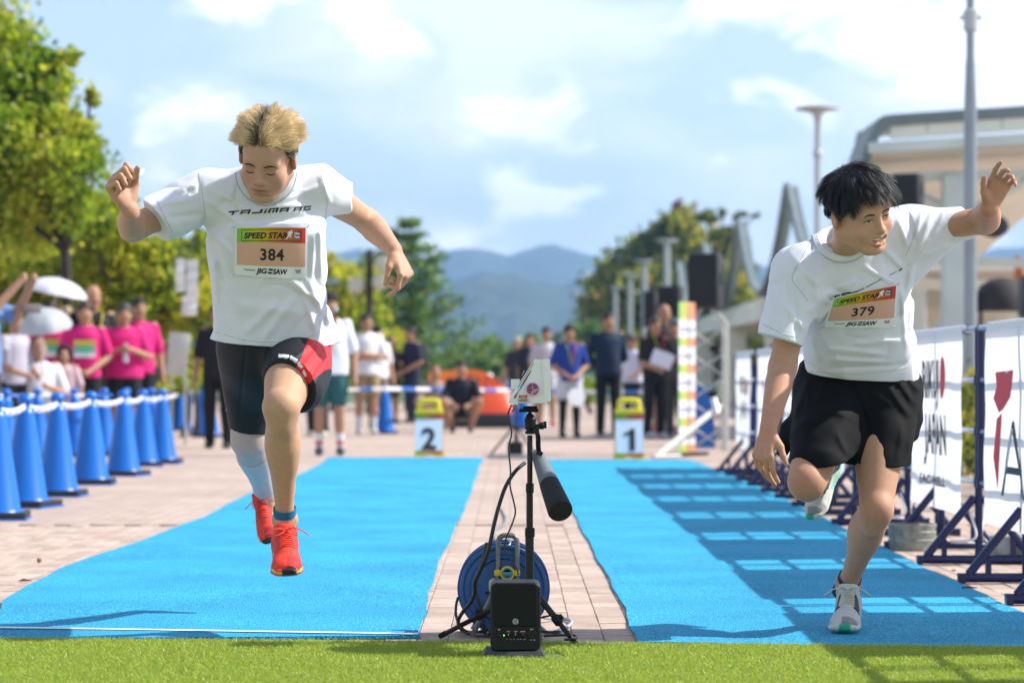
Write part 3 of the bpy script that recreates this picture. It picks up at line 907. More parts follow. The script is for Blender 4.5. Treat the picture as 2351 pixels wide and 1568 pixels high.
def hair_mesh(c, M, k, n, lenfn, d0fn, d1fn, colfn, line, seg=6, width=0.0016, seed=1, clump=0.6, nclump=200, jit=0.16, rad=(.080, .100, .092), ctr=(0, .012, .030), cap=(0.02, 0.017, 0.015)):
    """Strands as narrow ribbons over a dark scalp cap. All functions take arrays in head space: u (unit directions), x etc."""
    g = np.random.default_rng(seed)
    rad = np.array(rad) * k; ctr = np.array(ctr) * k
    u = g.normal(size=(n * 4, 3)); u /= np.linalg.norm(u, axis=1)[:, None]
    phi = np.arctan2(np.abs(u[:, 0]), -u[:, 1])
    u = u[u[:, 2] > np.interp(phi, [q[0] for q in line], [q[1] for q in line]) + g.normal(0, .03, len(u))][:n]; n = len(u)
    root = ctr + u * rad * 0.985
    nn = u / rad; nn /= np.linalg.norm(nn, axis=1)[:, None]
    ln = lenfn(u, g); d0 = d0fn(u, nn, g); d1 = d1fn(u, nn, g)
    d0 = d0 + g.normal(0, jit, d0.shape); d1 = d1 + g.normal(0, jit * 1.3, d1.shape)
    d0 /= np.linalg.norm(d0, axis=1)[:, None]; d1 /= np.linalg.norm(d1, axis=1)[:, None]
    path = np.zeros((n, seg + 1, 3)); path[:, 0] = root
    for i in range(seg):
        t = (i + .5) / seg
        d = d0 * (1 - t) + d1 * t; d /= np.linalg.norm(d, axis=1)[:, None]
        path[:, i + 1] = path[:, i] + d * (ln / seg)[:, None]
    # keep outside the skull
    q = (path - ctr) / (rad * 1.0); r_ = np.linalg.norm(q, axis=2); lim = 1.0 + 0.06 * np.linspace(0, 1, seg + 1)[None, :]
    fix = np.maximum(1, lim / np.maximum(r_, 1e-6)); path = ctr + (path - ctr) * fix[..., None]
    gi = g.choice(n, min(nclump, n), replace=False)
    near = np.argmin(((root[:, None, :] - root[gi][None]) ** 2).sum(2), 1)
    gp = path[gi][near]; tt = np.linspace(0, 1, seg + 1)[None, :, None]
    tgt = gp + (root - root[gi][near])[:, None, :] * (1 - .8 * tt)
    path = path * (1 - clump * tt) + tgt * (clump * tt)
    dirs = np.gradient(path, axis=1); dirs /= np.linalg.norm(dirs, axis=2)[..., None] + 1e-9
    ref = nn[:, None, :] + g.normal(0, .45, (n, 1, 3))
    wv = np.cross(dirs, ref); wv /= np.linalg.norm(wv, axis=2)[..., None] + 1e-9
    wd = (width * np.linspace(1, .25, seg + 1))[None, :, None] * (0.6 + 0.8 * g.random((n, 1, 1)))
    V = np.stack([path - wv * wd, path + wv * wd], 2)          # n, seg+1, 2, 3
    ccol = colfn(u, tt[0, :, 0], g)                            # n, seg+1, 3
    C = np.repeat(ccol[:, :, None, :], 2, axis=2).reshape(-1, 3)
    b = (np.arange(n) * (seg + 1) * 2)[:, None, None]; i = (np.arange(seg) * 2)[None, :, None]
    F = (b + i + np.array([0, 2, 3, 1])[None, None, :]).reshape(-1, 4)
    V = V.reshape(-1, 3)
    # scalp cap
    th = np.linspace(0, np.pi, 33); ph = np.linspace(0, 2 * np.pi, 49)[:-1]
    T, Ph = np.meshgrid(th, ph, indexing="ij")
    cu = np.stack([np.sin(T) * np.cos(Ph), np.sin(T) * np.sin(Ph), np.cos(T)], 2).reshape(-1, 3)
    cf = np.array([(a * 48 + bq, (a + 1) * 48 + bq, (a + 1) * 48 + (bq + 1) % 48, a * 48 + (bq + 1) % 48) for a in range(32) for bq in range(48)])
    cphi = np.arctan2(np.abs(cu[:, 0]), -cu[:, 1]); ok = cu[:, 2] > np.interp(cphi, [q[0] for q in line], [q[1] for q in line])
    cf = cf[ok[cf].all(1)] + len(V)
    V = np.concatenate([V, ctr + cu * rad * 0.99]); F = np.concatenate([F, cf])
    C = np.concatenate([C, np.tile(np.array(cap), (len(cu), 1))])
    V = np.array(c) + V @ np.array(M).T
    return V, F, C
HAIRLINE = [(0.0, .50), (0.5, .46), (0.85, .34), (1.15, .02), (1.32, -.22), (1.45, .02), (1.75, -.05), (2.1, -.35), (2.6, -.58), (3.15, -.66)]
def tubes_obj(name, paths, m, parent, n=6):
    mb = MB()
    for pts, r in paths: mb.tube(pts, r, n)
    return mb.build(name, m, parent, smooth=60)
def make_shoe(parent, heel, toe, up, kl, m_up, m_sole, m_lace, colup, colsole, side=1):
    """Running shoe: heel and toe points of its sole, up direction of the instep."""
    heel = np.array(heel); toe = np.array(toe); yv = toe - heel; L = np.linalg.norm(yv); yv = yv / L
    zv = np.array(up, float); zv = nrm(zv - yv * (zv @ yv)); xv = np.cross(yv, zv)
    k = L / 0.285 * kl
    Mx = np.stack([xv, yv, zv], 1) * k
    s = SDF((-.07, -.02, -.01), (.07, .31, .16), 0.003)
    s.ell((0, .048, .046), (.036, .050, .048), .01)
    s.loft((0, .02, .036), (0, .275, .028), (1, 0, 0), [(0, .03, .03), (.2, .036, .040), (.45, .037, .044), (.65, .044, .036, .002 * side), (.82, .047, .030, .004 * side), (.95, .036, .023, .003 * side), (1, .02, .016)], .02)
    s.limb((0, .062, .05), (0, .072, .098), (.037, .034), .02)
    s.limb((0, .10, .07), (0, .17, .052), (.026, .028), .02)
    s.limb((0, .096, .088), (0, .083, .123), (.020, .017), .008, flat=.35, fdir=(0, 1, .3))
    s.limb((0, .028, .06), (0, .012, .112), (.022, .014), .014, flat=.6, fdir=(0, 1, 0))
    s.limb((0, .058, .070), (0, .064, .15), (.026, .030), .004, "s")
    s.cut((0, 0, .020), (0, 0, -1))
    V, Q = s.mesh(); V = relax(V, Q, 1)
    bv = BVHTree.FromPolygons([tuple(v) for v in V], [tuple(q) for q in Q])
    up_o = link_mesh("shoe", np_mesh("shoe", heel + V @ Mx.T, Q, m_up, smooth=True, col=colup(V)), parent)
    s = SDF((-.07, -.03, -.015), (.07, .32, .07), 0.003)
    s.loft((0, -.006, .016), (0, .292, .016), (1, 0, 0), [(0, .018, .013), (.06, .034, .017), (.2, .041, .021), (.42, .039, .019), (.65, .048, .016, .003 * side), (.82, .050, .014, .005 * side), (.94, .038, .012, .004 * side), (1, .016, .008)], .008, pw=2.6)
    s.band(lambda p: 0.0016 * np.sin(p[:, 1] * 380) * (p[:, 2] < .006), .02)
    V2, Q2 = s.mesh(); V2 = relax(V2, Q2, 1)
    V2[:, 2] += 0.9 * np.maximum(V2[:, 1] - .235, 0) ** 1.3 * .6
    link_mesh("sole", np_mesh("sole", heel + V2 @ Mx.T, Q2, m_sole, smooth=True, col=colsole(V2)), up_o)
    def top(x, y, off=.002):
        h = bv.ray_cast(Vector((x, y, .2)), Vector((0, 0, -1)))
        z = h[0].z if h[0] is not None else .06
        return np.array((x, y, z + off))
    w = lambda q: Vector(heel + Mx @ np.array(q))
    paths = []
    for i in range(6):
        y = .118 + .0125 * i; hw = .020 + .001 * i
        paths.append(([w(top(hw * t, y + .003 * (1 - abs(t)))) for t in np.linspace(-1, 1, 9)], .0021 * k))
        if i < 5: paths.append(([w(top(hw * t, y + .006 * (t + 1) * .9, .003)) for t in np.linspace(-1, 1, 7)], .0019 * k))
    kx = top(0, .112, .006)
    for sx in (-1, 1):
        paths.append(([w(kx), w(kx + (sx * .014, .004, .012)), w(kx + (sx * .033, .016, .010)), w(kx + (sx * .034, .030, -.006)), w(kx + (sx * .014, .018, -.002)), w(kx)], .002 * k))
        paths.append(([w(kx), w(kx + (sx * .026, -.004, .010)), w(kx + (sx * .050, .010, .004)), w(kx + (sx * .072, .014, -.012))], .002 * k))
    tubes_obj("laces", paths, m_lace, up_o)
    return up_o
m_skin = mat("skin", rough=0.58, spec=0.32, attr="Col", sss=0.12, noise=0.07, nscale=60, bump=0.08, bscale=700)
m_shirt = mat("white_jersey", (0.775, 0.785, 0.84), 0.85, spec=0.2, sheen=0.06, trans=0.10, bump=0.10, bscale=1500, noise=0.02, nscale=8)
m_hair = mat("hair", rough=0.38, spec=0.5, attr="Col", trans=0.18)
m_ink = mat("black_print", (0.012, 0.012, 0.014), 0.55)
m_whiteink = mat("white_print", (0.80, 0.80, 0.80), 0.5)
m_redink = mat("red_print", (0.62, 0.03, 0.03), 0.5)
m_paper = mat("bib_paper", rough=0.5, attr="Col", spec=0.35, trans=0.10)
m_attr_cloth = mat("printed_cloth", rough=0.6, attr="Col", spec=0.4, sheen=0.1, bump=0.06, bscale=900)
m_attr_mesh = mat("shoe_mesh", rough=0.7, attr="Col", spec=0.35, bump=0.25, bscale=900, noise=0.08, nscale=70)
m_attr_rubber = mat("shoe_rubber", rough=0.6, attr="Col", spec=0.35, noise=0.08, nscale=50)
def collar_edge(bvh, cx, cy, rx, ry, a0, a1, dmax, n=27):
    """Line of the ribbed collar on the cloth, smoothed."""
    out = []
    for i in range(n):
        q = a0 + (a1 - a0) * i / (n - 1); x, y = cx - math.cos(q) * rx, cy + math.sin(q) * ry
        h = ray_px(bvh, x, y, .0); out.append((x, y, h.y if h is not None and h.y < dmax else np.nan))
    out = np.array(out); ok = ~np.isnan(out[:, 2]); out[:, 2] = np.interp(np.arange(n), np.arange(n)[ok], out[ok, 2])
    for _ in range(3): out[1:-1, 2] = (out[:-2, 2] + 2 * out[1:-1, 2] + out[2:, 2]) / 4
    return [tuple(v) for v in out]
m_pin = mat("steel_pin", (0.6, 0.6, 0.6), 0.25, metal=1.0)

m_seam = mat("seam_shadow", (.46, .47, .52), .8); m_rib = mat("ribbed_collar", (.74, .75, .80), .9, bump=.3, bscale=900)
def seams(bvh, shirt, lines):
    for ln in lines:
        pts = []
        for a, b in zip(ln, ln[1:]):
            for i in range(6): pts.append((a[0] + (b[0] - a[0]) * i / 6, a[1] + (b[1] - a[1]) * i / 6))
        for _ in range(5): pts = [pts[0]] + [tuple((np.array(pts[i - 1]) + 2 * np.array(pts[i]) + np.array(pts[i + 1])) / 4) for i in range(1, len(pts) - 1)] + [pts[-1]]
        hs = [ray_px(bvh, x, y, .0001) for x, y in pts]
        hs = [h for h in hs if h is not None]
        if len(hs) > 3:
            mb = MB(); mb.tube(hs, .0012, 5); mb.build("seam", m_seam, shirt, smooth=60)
def make_bib(bvh, shirt, corners, number, parent, lift=0.004):
    """Race bib: corners in photo px TL, TR, BR, BL, sampled on the shirt, printed like the photographed one."""
    TL, TR, BR, BL = [np.array(q, float) for q in corners]
    nu, nv = 9, 6
    D = np.zeros((nv, nu))
    for j in range(nv):
        for i in range(nu):
            u, v = i / (nu - 1), j / (nv - 1)
            q = (TL * (1 - u) + TR * u) * (1 - v) + (BL * (1 - u) + BR * u) * v
            h = ray_px(bvh, *q); D[j, i] = h.y if h is not None else np.nan
    D[np.isnan(D)] = np.nanmean(D)
    # smooth least squares surface (paper does not follow every wrinkle), pushed in front of the cloth
    jj, ii = np.mgrid[0:nv, 0:nu]; a, b = ii.ravel() / (nu - 1), jj.ravel() / (nv - 1)
    Am = np.stack([np.ones_like(a), a, b, a * b, a * a, b * b, a * a * b, a ** 3], 1)
    co, *_ = np.linalg.lstsq(Am, D.ravel(), rcond=None)
    fit = lambda u, v: co @ np.array([1, u, v, u * v, u * u, v * v, u * u * v, u ** 3])
    push = max(0, np.max((Am @ co) - D.ravel())) * 0.75 + lift
    def pt(u, v, off=0.0):
        q = (TL * (1 - u) + TR * u) * (1 - v) + (BL * (1 - u) + BR * u) * v
        q = q + np.array([0, 2.2 * math.sin(u * 3.1) * (2 * v - 1) * .8])
        d = fit(u, v) - push - off + 0.0012 * math.sin(u * 9 + v * 4)
        return P(q[0], q[1], d)
    def sheet_(name, u0, u1, v0, v1, colf, m, par, off, n=(28, 10)):
        V, F, C = [], [], []
        for j in range(n[1] + 1):
            for i in range(n[0] + 1):
                u = u0 + (u1 - u0) * i / n[0]; v = v0 + (v1 - v0) * j / n[1]
                V.append(pt(u, v, off)); C.append(colf((u - u0) / (u1 - u0)))
        w = n[0] + 1
        for j in range(n[1]):
            for i in range(n[0]): F.append((j * w + i, (j + 1) * w + i, (j + 1) * w + i + 1, j * w + i + 1))
        return link_mesh(name, np_mesh(name, np.array(V), np.array(F), m, smooth=True, col=np.array(C)), par)
    bib = sheet_("bib", 0, 1, 0, 1, lambda u: (0.80, 0.82, 0.82), m_paper, parent, 0.0, (28, 18))
    grad = [(0, (0.20, 0.52, 0.10)), (.28, (0.55, 0.55, 0.01)), (.5, (0.62, 0.33, 0.02)), (.75, (0.62, 0.15, 0.03)), (1, (0.58, 0.035, 0.03))]
    gcol = lambda u: tuple(np.interp(u, [g[0] for g in grad], [g[1][i] for g in grad]) for i in range(3))
    sheet_("header_print", .032, .972, .03, .33, gcol, m_paper, bib, 0.0007)
    sheet_("number_panel", .032, .972, .33, .785, lambda u: (0.70, 0.40, 0.285), m_paper, bib, 0.0007)
    asp = 1.46
    def put(name, V, F, u, v, s, m, off=0.0014):
        """V in units of height, baseline origin at (u, v)."""
        me = bpy.data.meshes.new(name)
        me.from_pydata([pt(u + p[0] * s / asp, v - p[1] * s, off) for p in V], [], F); me.materials.append(m); me.update()
        return link_mesh(name, me, bib)
    V, F = text_polys(number, 1.0, bold=0.026, align="CENTER", sx=1.0, space=1.08)
    V[:, 0] -= (V[:, 0].min() + V[:, 0].max()) / 2
    put("number", V, F, .517, .665, .31, m_ink)
    V, F = text_polys("SPEED STAR", 1.0, shear=.22, bold=0.042); wid = V[:, 0].max() - V[:, 0].min(); V[:, 0] -= V[:, 0].min()
    V[:, 0] *= (0.60 * asp / .158) / wid
    put("lettering", V, F, .128, .240, .158, m_ink)
    fr = []
    for (a_, b_, c_, d_) in ((.095, .065, .92, .077), (.095, .287, .92, .299)):
        fr.append([(a_, b_), (c_, b_), (c_, d_), (a_, d_)])
    for u in (.095, .912): fr.append([(u, .07), (u + .008, .07), (u + .008, .295), (u, .295)])
    for i in range(28):
        u = .122 + .0282 * i; h = .045 if i in (9, 19) else .024; w_ = .006 if i in (9, 19) else .003
        fr.append([(u, .29 - h), (u + w_, .29 - h), (u + w_, .29), (u, .29)])
    V, F = strokes_mesh(fr, .04)
    me = bpy.data.meshes.new("ruler_frame"); me.from_pydata([pt(p[0], p[1], .0014) for p in V], [], F); me.materials.append(m_ink); link_mesh("ruler_frame", me, bib)
    # little white sprinter
    q = lambda x, y: (.705 + x * .085, .255 - y * .16)
    def seg(a, b, w): a, b = np.array(q(*a)), np.array(q(*b)); t = (b - a) / np.linalg.norm(b - a); p = np.array([-t[1], t[0]]) * w; return [tuple(a - p), tuple(b - p), tuple(b + p), tuple(a + p)]
    sp = [seg((.55, .55), (.78, .95), .016), seg((.72, .92), (.35, .85), .007), seg((.35, .85), (.30, .62), .006), seg((.76, .92), (.95, .68), .007), seg((.95, .68), (1.08, .80), .006),
          seg((.52, .55), (.85, .42), .010), seg((.85, .42), (.66, .18), .007), seg((.55, .55), (.30, .28), .010), seg((.30, .28), (.02, -.02), .007), seg((.84, 1.0), (.98, 1.04), .016)]
    V, F = strokes_mesh(sp, 1); me = bpy.data.meshes.new("sprinter_emblem"); me.from_pydata([pt(p[0], p[1], .002) for p in V], [], F); me.materials.append(m_whiteink); link_mesh("sprinter_emblem", me, bib)
    V, F = strokes_mesh([[(.806, .10), (.90, .10), (.90, .245), (.806, .245)]], .02); me = bpy.data.meshes.new("dark_panel"); me.from_pydata([pt(p[0], p[1], .0014) for p in V], [], F); me.materials.append(m_ink); link_mesh("dark_panel", me, bib)
    for tx, vv in (("30m", .166), ("Dash", .232)):
        V, F = text_polys(tx, 1.0, bold=.02); V[:, 0] -= V[:, 0].min(); V[:, 0] *= (.076 * asp / .075) / V[:, 0].max()
        put("lettering", V, F, .815, vv, .075, m_whiteink, .0022)
    V, F = text_polys("Presented by", 1.0, bold=.015); V[:, 0] *= (.15 * asp / .05) / V[:, 0].max(); put("lettering", V, F, .135, .888, .05, m_ink)
    for tx, u0, u1 in (("JIG", .295, .452), ("SAW", .528, .735)):
        V, F = text_polys(tx, 1.0, shear=.2, bold=.034); V[:, 0] -= V[:, 0].min(); V[:, 0] *= ((u1 - u0) * asp / .14) / V[:, 0].max(); put("lettering", V, F, u0, .93, .14, m_ink)
    V, F = strokes_mesh([[(.475, .832), (.532, .832), (.526, .868), (.468, .868)], [(.464, .894), (.521, .894), (.515, .93), (.458, .93)]], 1)
    me = bpy.data.meshes.new("emblem_bars"); me.from_pydata([pt(p[0], p[1], .0014) for p in V], [], F); me.materials.append(m_ink); link_mesh("emblem_bars", me, bib)
    for tx, u, v in (("RIKUJ", .838, .868), ("JAPAN", .850, .905)):
        V, F = text_polys(tx, 1.0, bold=.012, sx=.95); V[:, 0] *= (.058 * asp / .048) / V[:, 0].max(); put("lettering", V, F, u, v, .048, m_ink)
    V = [(0, 0)] + [(math.cos(t * .785), math.sin(t * .785)) for t in range(8)]; put("red_dot", np.array(V), [(0, i + 1, (i + 1) % 8 + 1) for i in range(8)], .904, .851, .017, m_redink)
    for (u, v, du, dv) in ((.01, .02, -.055, -.03), (.99, .03, .03, -.05), (.01, .975, -.06, .06), (.985, .97, -.01, .07)):
        mbp = MB(); a_, b_ = pt(u, v, .004), pt(u + du, v + dv, .010); mbp.tube([a_, a_.lerp(b_, .5) - Vector((0, .004, 0)), b_], .0013, 6)
        mbp.build("safety_pin", m_pin, bib)
    return bib
# ================================================================== runner with bib 384 (left of the timing device)
def pA(x, y, d): return np.array(P(x, y, d))
def runner_blond():
    root = thing("person", (pA(622, 870, 8.3)[0], 8.3, 0.0), "blond runner in white shirt and black tights leaping over the blue mat, eyes down", "person")
    hc, hM, hk = pA(614, 364, 8.02), head_frame(-12, 31, 8), 1.02
    pel, chest, neck = pA(622, 800, 8.42), pA(606, 560, 8.17), pA(608, 440, 8.15)
    shR, shL = pA(478, 445, 8.17), pA(728, 432, 8.22)
    elR, wrR = pA(305, 524, 8.08), pA(297, 482, 7.86)
    elL, wrL = pA(843, 508, 8.44), pA(905, 574, 8.30)
    hpR, knR, anR = pA(566, 800, 8.44), pA(572, 1012, 8.56), pA(607, 1122, 8.93)
    hpL, knL, anL = pA(682, 812, 8.38), pA(646, 935, 8.00), pA(654, 1190, 8.17)
    s = SDF(np.array([pA(245, 0, 8.3)[0], 7.55, pA(0, 1240, 8.3)[2]]), np.array([pA(965, 0, 8.5)[0], 9.1, pA(0, 265, 7.9)[2]]), 0.004)
    # torso under the clothes
    s.loft(pel - (0, 0, .03), neck + np.array((0, .03, -.03)), (1, 0, 0), [(0, .12, .085), (.25, .125, .085), (.6, .14, .08), (.85, .12, .06), (1, .05, .045)], .03)
    s.limb(neck + np.array((0, .03, -.03)), shR, (.045, .048), .03); s.limb(neck + np.array((0, .03, -.03)), shL, (.045, .048), .03)
    s.limb(neck + np.array((0, .035, -.04)), hc + hM @ np.array([0, .025, -.05]), (.050, .054), .03)
    W = add_head(s, hc, hM, hk)
    # arms
    s.limb(shR, elR, [(0, .056), (.45, .052), (.8, .044), (1, .043)], .02); s.limb(elR, wrR, [(0, .044), (.25, .047), (.7, .034), (1, .027)], .014)
    s.limb(shL, elL, [(0, .056), (.35, .053), (.75, .044), (1, .040)], .02); s.limb(elL, wrL, [(0, .040), (.3, .045), (.7, .034), (1, .026)], .02)
    add_hand(s, wrR + np.array((-.002, -.004, .006)), (-.42, -.22, .88), (.80, -.58, .12), [(58, 98, 55), (74, 100, 60), (80, 100, 60), (84, 100, 60)], (.80, -.05, .75), 1.1, 1)
    add_hand(s, wrL + np.array((.004, -.004, -.008)), (.40, -.28, -.87), (-.74, .45, -.50), [(40, 38, 22), (62, 72, 34), (66, 78, 36), (66, 78, 36)], (.75, .10, .55), 1.0, -1)
    # legs
    s.limb(hpR, knR, [(0, .088), (.4, .080), (.8, .062), (1, .057)], .03); s.ell(knR - (0, .012, -.005), (.050, .046, .055), .03)
    s.limb(knR, anR, [(0, .052), (.3, .060), (.65, .044), (1, .036)], .02)
    s.limb(anR, anR + nrm(anR - knR) * .04 + np.array((0, 0, -.05)), (.036, .034), .02)
    s.limb(hpL, knL, [(0, .092), (.5, .082), (.85, .064), (1, .058)], .03)
    s.ell(knL + np.array((-.004, -.016, .004)), (.046, .040, .050), .025); s.ell(knL + np.array((0, -.012, -.058)), (.032, .030, .034), .03)
    c1 = knL + (anL - knL) * .30
    s.limb(knL, anL, [(0, .048), (.18, .051), (.35, .054), (.6, .042), (.85, .031), (1, .032)], .02)
    s.ell(c1 + np.array((.014, .028, 0)), (.036, .040, .10), .03); s.ell(c1 + np.array((-.018, .018, .01)), (.031, .034, .09), .03)
    s.limb(anL, anL + np.array((0, .0, -.05)), (.035, .036), .02)
    for sx in (-1, 1): s.ell(anL + np.array((sx * .028, 0, -.005)), (.014, .018, .018), .012)
    nR = knR
    def col(V):
        C = np.tile(np.array([0.49, 0.285, 0.18]), (len(V), 1))
        q = (V - hc) @ hM / hk
        inh = (np.abs(q) < .16).all(1) & (q[:, 2] > -.13)
        C[inh] = (0.48, 0.27, 0.185)
        f = lambda c0, r: np.exp(-(((q - np.array(c0)) / np.array(r)) ** 2).sum(1))[:, None]
        for c0, r, cc, w in (((0, -.102, -.0405), (.013, .02, .0035), (.16, .06, .045), .7), ((0, -.105, -.032), (.016, .02, .014), (.42, .17, .12), .5), ((.045, -.07, -.03), (.025, .03, .02), (.42, .18, .125), .4), ((-.045, -.07, -.03), (.025, .03, .02), (.42, .18, .125), .4),
                             ((0, -.10, -.0585), (.019, .014, .0045), (.36, .12, .10), .75), ((0, -.095, -.0695), (.016, .014, .0055), (.38, .13, .105), .75), ((0, -.1, -.0638), (.027, .02, .0030), (.10, .03, .028), .9),
                             ((.079, .01, -.008), (.012, .02, .03), (.45, .14, .10), .5), ((-.079, .01, -.008), (.012, .02, .03), (.45, .14, .10), .5),
                             ((.033, -.09, .008), (.02, .02, .010), (.27, .13, .085), .45), ((-.033, -.09, .008), (.02, .02, .010), (.27, .13, .085), .45)):
            m_ = f(c0, r) * w; C = C * (1 - m_) + np.array(cc) * m_
        for h_ in (wrR, wrL):
            m_ = np.clip(1 - np.linalg.norm(V - h_, axis=1) / .2, 0, 1)[:, None] * .35; C = C * (1 - m_) + np.array((.46, .20, .14)) * m_
        # paler greyish tone over the trailing leg, down to the sock
        ax = anR - knR; t = (V - knR) @ ax / (ax @ ax)
        dist = np.linalg.norm(V - (knR + np.clip(t, -1, 1.2)[:, None] * ax), axis=1)
        m_ = ((t > .22) & (t < 1.02) & (dist < .10) & (V[:, 1] > 8.48)); C[m_] = (.50, .42, .43)
        th = hpR + np.clip(((V - hpR) @ (knR - hpR)) / ((knR - hpR) @ (knR - hpR)), 0, 1)[:, None] * (knR - hpR)
        m_ = (np.linalg.norm(V - th, axis=1) < .1) & (t < .22) & (V[:, 2] < .83); C[m_] = (.47, .36, .34)
        return C
    body = sdf_obj(s, "body", m_skin, root, 1, col, .4); bvb = bvh_of(body)
    # ---- face details
    def surf(x, z, off=.001):
        o = Vector(W(x, -.20, z)); d = Vector(hM[:, 1])
        h = bvb.ray_cast(o, d, .3); return (h[0] - d * off) if h[0] is not None else Vector(W(x, -.09, z))
    def ribbon(name, pts, wid, m, off=.0012):
        mb = MB(); vs = []
        for i, (x, z) in enumerate(pts):
            w_ = wid[i]; vs += [surf(x, z - w_, off), surf(x, z + w_, off)]
        mb._add(vs, [(2 * i, 2 * i + 2, 2 * i + 3, 2 * i + 1) for i in range(len(pts) - 1)]); return mb.build(name, m, root, smooth=60)
    m_brow = mat("brow_hair", (.030, .018, .012), .7); m_lash = mat("lash_line", (.022, .013, .011), .6)
    for sx in (-1, 1):
        ribbon("eyebrow", [(sx * x, z) for x, z in ((.014, .0155), (.022, .0185), (.032, .0205), (.042, .0200), (.050, .0165))], [.0018, .0032, .0032, .0024, .0008], m_brow)
        ribbon("eyelashes", [(sx * x, z) for x, z in ((.018, -.0055), (.025, -.0085), (.033, -.0100), (.041, -.0085), (.048, -.0045))], [.0007, .0015, .0019, .0017, .0009], m_lash)
    # ---- hair: bleached, dark at the parting and the sides
    def short(u): phi = np.arctan2(np.abs(u[:, 0]), -u[:, 1]); return (u[:, 2] < .30) & (phi > .55)
    def lenf(u, g): return np.where(short(u), .020, .046 + .012 * np.clip(u[:, 2], 0, 1) + .007 * np.sin(u[:, 0] * 9 + u[:, 1] * 7)) * g.uniform(.7, 1.2, len(u))
    def comb(u): return np.stack([np.sign(u[:, 0] + .10) * (.95 + 0 * u[:, 0]), .15 + .7 * np.clip(-u[:, 1], -.3, 1) * 0, .10 - .2 * np.abs(u[:, 0])], 1)
    def d0(u, n, g): return n * .95 + comb(u) * (.40 * (.3 + np.abs(u[:, :1]))) + np.array([0, .30, .10])
    def d1(u, n, g):
        b = n * .22 + comb(u) * (.25 + .75 * np.abs(u[:, :1])) + np.array([-.10, .45, -.10]) + .25 * np.stack([np.sin(u[:, 1] * 11), np.cos(u[:, 0] * 13), np.sin(u[:, 0] * 17 + 1)], 1)
        b[short(u)] = n[short(u)] * .25 + np.array([0, .35, -1.0]); return b
    def hcol(u, t, g):
        N_ = len(u); tip = np.array([.82, .62, .34]) * g.uniform(.65, 1.25, (N_, 1)); root_ = np.array([.035, .022, .012])
        w = np.clip((np.abs(u[:, 0] + .10) - .02) / .28, 0, 1) * np.clip((u[:, 2] - .05) / .3, 0, 1)
        w = np.clip(w + g.normal(0, .16, N_), 0, 1); w[short(u)] = g.uniform(0, .12, short(u).sum())
        k_ = np.clip(w[:, None] * .6 + t[None, :] * 1.25 * (.35 + .75 * w[:, None]), 0, 1) * (w[:, None] > .08)
        return root_ * (1 - k_[..., None]) + tip[:, None, :] * k_[..., None]
    V, F, C = hair_mesh(hc, hM, hk, 20000, lenf, d0, d1, hcol, HAIRLINE, width=.00065, seed=4, clump=.45, nclump=420, jit=.15, cap=(.05, .032, .016))
    link_mesh("hair", np_mesh("hair", V, F, m_hair, smooth=True, col=C), root)
    # ---- white shirt
    s = SDF(np.array([pA(330, 0, 8.1)[0], 7.86, pA(0, 815, 8.4)[2]]), np.array([pA(805, 0, 8.2)[0], 8.66, pA(0, 355, 8.1)[2]]), 0.0036)
    hem, top_ = pA(627, 830, 8.41), pA(607, 425, 8.16)
    s.loft(hem, top_, (1, -.12, 0), [(0, .215, .165), (.10, .203, .155), (.25, .188, .142), (.45, .182, .136), (.62, .190, .135), (.78, .196, .128), (.90, .15, .105), (1, .08, .075)], .02, pw=2.25)
    s.limb(pA(560, 428, 8.16), shR + np.array((0, 0, .002)), (.066, .066), .05); s.limb(pA(655, 424, 8.17), shL + np.array((0, 0, .002)), (.066, .064), .05)
    sl_e = pA(352, 507, 8.10)
    s.limb(shR + np.array((0, 0, -.004)), sl_e, [(0, .074), (.4, .080), (1, .078)], .045)
    sr_e = pA(792, 458, 8.33)
    s.limb(shL, sr_e, [(0, .070), (.5, .068), (1, .062)], .045)
    s.limb(pA(735, 690, 8.42), pA(768, 772, 8.44), (.012, .010), .05)   # flared corner of the hem
    def wr(p):
        o = .0026 * lump(p, 17, 1, (1, 1, .6)) + .0012 * lump(p, 42, 2, (1, 1, .7)) + .0062 * np.clip(1 - 2.2 * np.abs(lump(p, 13, 31, (1, .6, .75))), 0, 1) ** 2 - .0042 * np.clip(1 - 2.6 * np.abs(lump(p, 19, 32, (.8, .6, 1))), 0, 1) ** 2
        for a, b, w, m_ in (((470, 455), (560, 520), 10, .006), ((480, 530), (545, 590), 9, .005), ((520, 522), (735, 508), 7, .008), ((560, 512), (720, 500), 16, -.004),
                            ((735, 520), (738, 640), 9, .007), ((722, 540), (716, 650), 7, .004), ((500, 545), (528, 640), 10, .005), ((487, 560), (500, 700), 8, .004), ((512, 655), (538, 700), 7, .005),
                            ((705, 640), (760, 750), 11, .009), ((690, 650), (728, 770), 9, .006), ((640, 690), (560, 770), 12, .005), ((680, 680), (600, 785), 12, .004), ((520, 720), (560, 790), 14, .004),
                            ((742, 690), (748, 770), 9, -.006), ((455, 405), (470, 540), 8, -.003), ((360, 470), (450, 455), 10, .006), ((385, 500), (470, 490), 9, -.004), ((400, 445), (455, 420), 10, .005),
                            ((640, 468), (750, 420), 9, .006), ((600, 480), (700, 468), 8, .004), ((735, 400), (758, 470), 8, .006), ((500, 440), (580, 490), 9, .004), ((660, 640), (740, 700), 9, .005),
                            ((500, 600), (520, 660), 7, -.004), ((530, 700), (700, 720), 18, .003)):
            o = o + fold(p, a, b, w * .82, math.copysign(min(abs(m_) * 2.2, w * .00085), m_))
        return o
    s.band(wr, .03)
